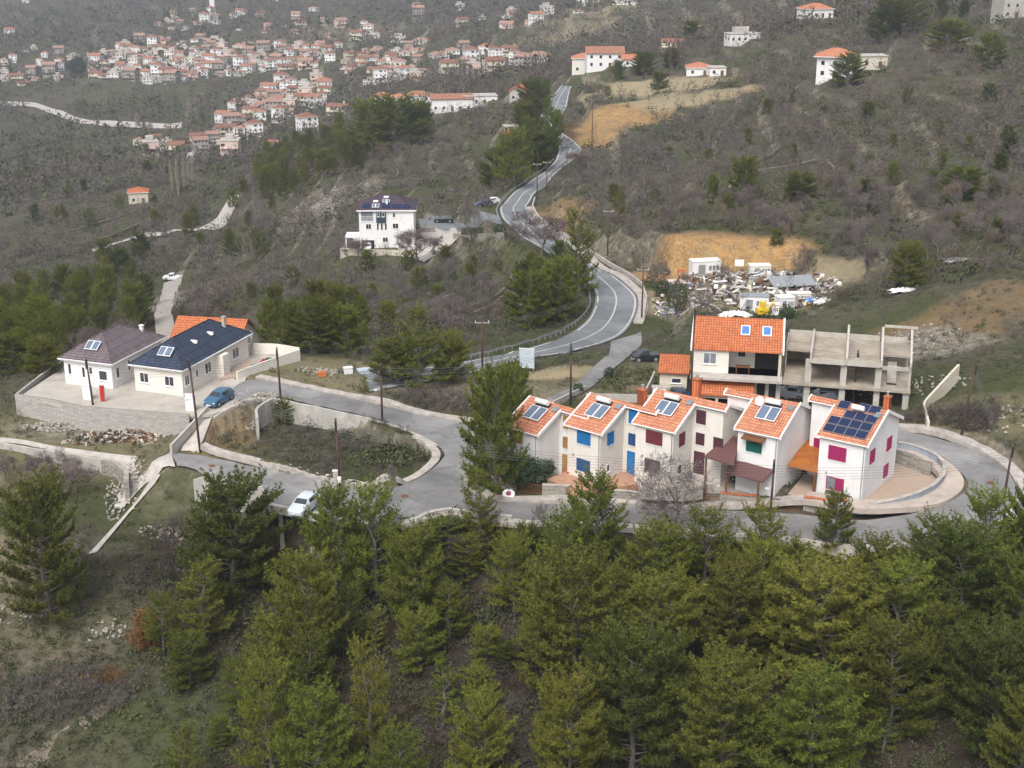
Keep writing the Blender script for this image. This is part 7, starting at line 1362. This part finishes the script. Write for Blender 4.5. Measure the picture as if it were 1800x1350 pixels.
# denser thickets seen in the photo
def thicket(name, label, u, v, rx, ry, n, protos, s0, s1, m, sink=.08):
    p = PT(u, v); a = rs.rand(n)*6.28; r = rs.rand(n)**.5*(.75+.4*rs.rand(n)); x = p[0]+rx*r*np.cos(a); y = p[1]+ry*r*np.sin(a); d = polymask(np.full(x.shape, 50.0), x, y); k = d > .5; mass(name, label, protos, x[k], y[k], rs.uniform(s0, s1, k.sum()), M[m], sink)
thicket('dry_scrub', 'grey purple thicket on the slope left of the broad dark pine', 320, 985, 5, 6, 150, BS, .5, 1.1, 'scrub2'); thicket('dry_scrub', 'purple brown brambles at the lower left', 130, 1225, 7, 3, 190, BS, .5, 1.0, 'scrub2')
thicket('rust_scrub', 'rust coloured shrub beside the narrow pine at the lower left', 255, 1130, 1.0, 1.4, 26, BS, .8, 1.8, 'scrub3'); thicket('rust_scrub', 'rust coloured shrubs at the end of the lower left track', 185, 1205, 2.2, 1, 30, BS, .5, .9, 'scrub3'); thicket('rust_scrub', 'yellow brown scrub under the young light green pine', 1440, 985, 4, 1.5, 50, BS, .5, .9, 'scrub3')
thicket('green_scrub', 'evergreen bushes on the weedy plot', 560, 790, 14, 6, 130, SB, .3, .7, 'scrub'); thicket('dry_scrub', 'brown weeds on the weedy plot', 620, 800, 15, 7, 520, BS, .25, .6, 'scrub2'); thicket('dry_scrub', 'brown brush on the right half of the field', 800, 715, 7, 4, 260, BS, .4, .9, 'scrub2')
thicket('green_scrub', 'dark bushes at the right end of the weedy plot', 690, 805, 4, 3, 60, SB, .7, 1.2, 'scrub'); thicket('dry_scrub', 'brush behind the kerb of the hillside bend', 1665, 745, 7, 3, 200, BS, .5, 1.1, 'scrub2')
thicket('green_scrub', 'bushes between access road and lane wall', 1120, 668, 8, 5, 160, SB, .3, .8, 'scrub'); thicket('green_scrub', 'undergrowth below the street wall', 800, 985, 30, 9, 420, SB, .6, 1.3, 'scrub'); thicket('dry_scrub', 'brown undergrowth below the clearing', 950, 1240, 9, 8, 420, BS, .4, .9, 'scrub2')
thicket('green_scrub', 'leafy undergrowth in the lower right forest', 1500, 1300, 20, 6, 260, SB, .4, .8, 'scrub')
# dry stone terrace walls following the contour lines of the slopes
def contour_wall(u, v, L, label, h=.7, grp='dry stone terrace walls'):
    p = np.array(PT(u, v)); z0 = p[2]; pts = []
    for sg in (1, -1):
        q = p[:2].copy(); row = []
        for _ in range(int(L/5)):
            e = .6; gx = (H1(q[0]+e, q[1])-H1(q[0]-e, q[1])); gy = (H1(q[0], q[1]+e)-H1(q[0], q[1]-e)); g = math.hypot(gx, gy)
            if g < 1e-3: break
            t_ = np.array((-gy, gx))/g*sg; 
            if t_[0]*sg < 0: t_ = -t_
            q = q+t_*2.5; q = q-np.array((gx, gy))/g*np.clip((H1(*q)-z0)/(g/(2*e)+.02), -1, 1); row.append(tuple(q))
        pts = row[::-1]+[tuple(p[:2])]+pts if sg < 0 else row
    if len(pts) < 4: return
    pu, pv = proj(*np.array([(x, y, z0) for x, y in pts]).T)
    if np.ptp(pu) < 3.2*np.ptp(pv): return
    W = np.array(pts); d = polymask(np.full(len(W), 50.0), W[:, 0], W[:, 1])
    if d.min() < 2: return
    wall_line('terrace_wall', label, [(x, y, H1(x, y)) for x, y in pts], h, .5, M['terrace'], None, group=grp)
M['terrace'] = tile_mat('weathered_terrace_stone', (.30,.265,.20), (.17,.15,.115), .5, .25, 1.0, (.09,.08,.06), axes='hz', offset=.5, dirt=.6, mort=.06)
for i in range(90):
    u, v = rnd.uniform(1160, 1790), rnd.uniform(175, 425)
    if i > 54: u, v = rnd.uniform(520, 880), rnd.uniform(455, 600)
    if i > 74: u, v = rnd.uniform(20, 560), rnd.uniform(240, 460)
    if 1080 < u < 1470 and v > 372: v -= 110
    contour_wall(u, v, rnd.uniform(30, 80), 'low dry stone terrace wall crossing '+('the right hand hillside' if i <= 54 else 'the slope below the tall white house' if i <= 74 else 'the left valley'), rnd.uniform(.5, 1.0))
strip('dirt_path', [((22,1348),(62,1352)),((80,1305),(112,1315)),((140,1262),(165,1272)),((200,1222),(216,1231)),((240,1200),(252,1206))], mat('pale_path_soil', (.19,.16,.12), .3, .8, .95, .4, 5, dirt=.4), .05, step=1)
vx, vy = [], []
for zone, poly, n_, du_, dv_ in VC:
    us = [p[0] for p in poly]; vs = [p[1] for p in poly]
    for _ in range(int(n_*2.2)):
        u, v = rnd.uniform(min(us), max(us)), rnd.uniform(min(vs), max(vs))
        if inpoly(u, v, poly): p = PT(u, v); vx.append(p[0]); vy.append(p[1]-rnd.uniform(3, 7))
vx, vy = np.array(vx), np.array(vy); mass('village_greenery', 'garden trees and bushes between the village houses', LF+BF, vx, vy, rs.uniform(2.2, 4.4, len(vx)), M['scrub'])
# ------------------------------------------------------------------ air between the camera and the far slopes
hz = MB(); hz.box(-3500, 3500, -300, 7300, -420, 420); m = bpy.data.materials.new('haze_air'); m.use_nodes = True; n = m.node_tree.nodes; n.remove(n['Principled BSDF']); pv = n.new('ShaderNodeVolumePrincipled')
pv.inputs['Color'].default_value = (.78, .85, 1, 1); pv.inputs['Density'].default_value = .00016; pv.inputs['Anisotropy'].default_value = .1; m.node_tree.links.new(pv.outputs[0], n['Material Output'].inputs['Volume'])
o = hz.build('haze', m); o['kind'] = 'stuff'
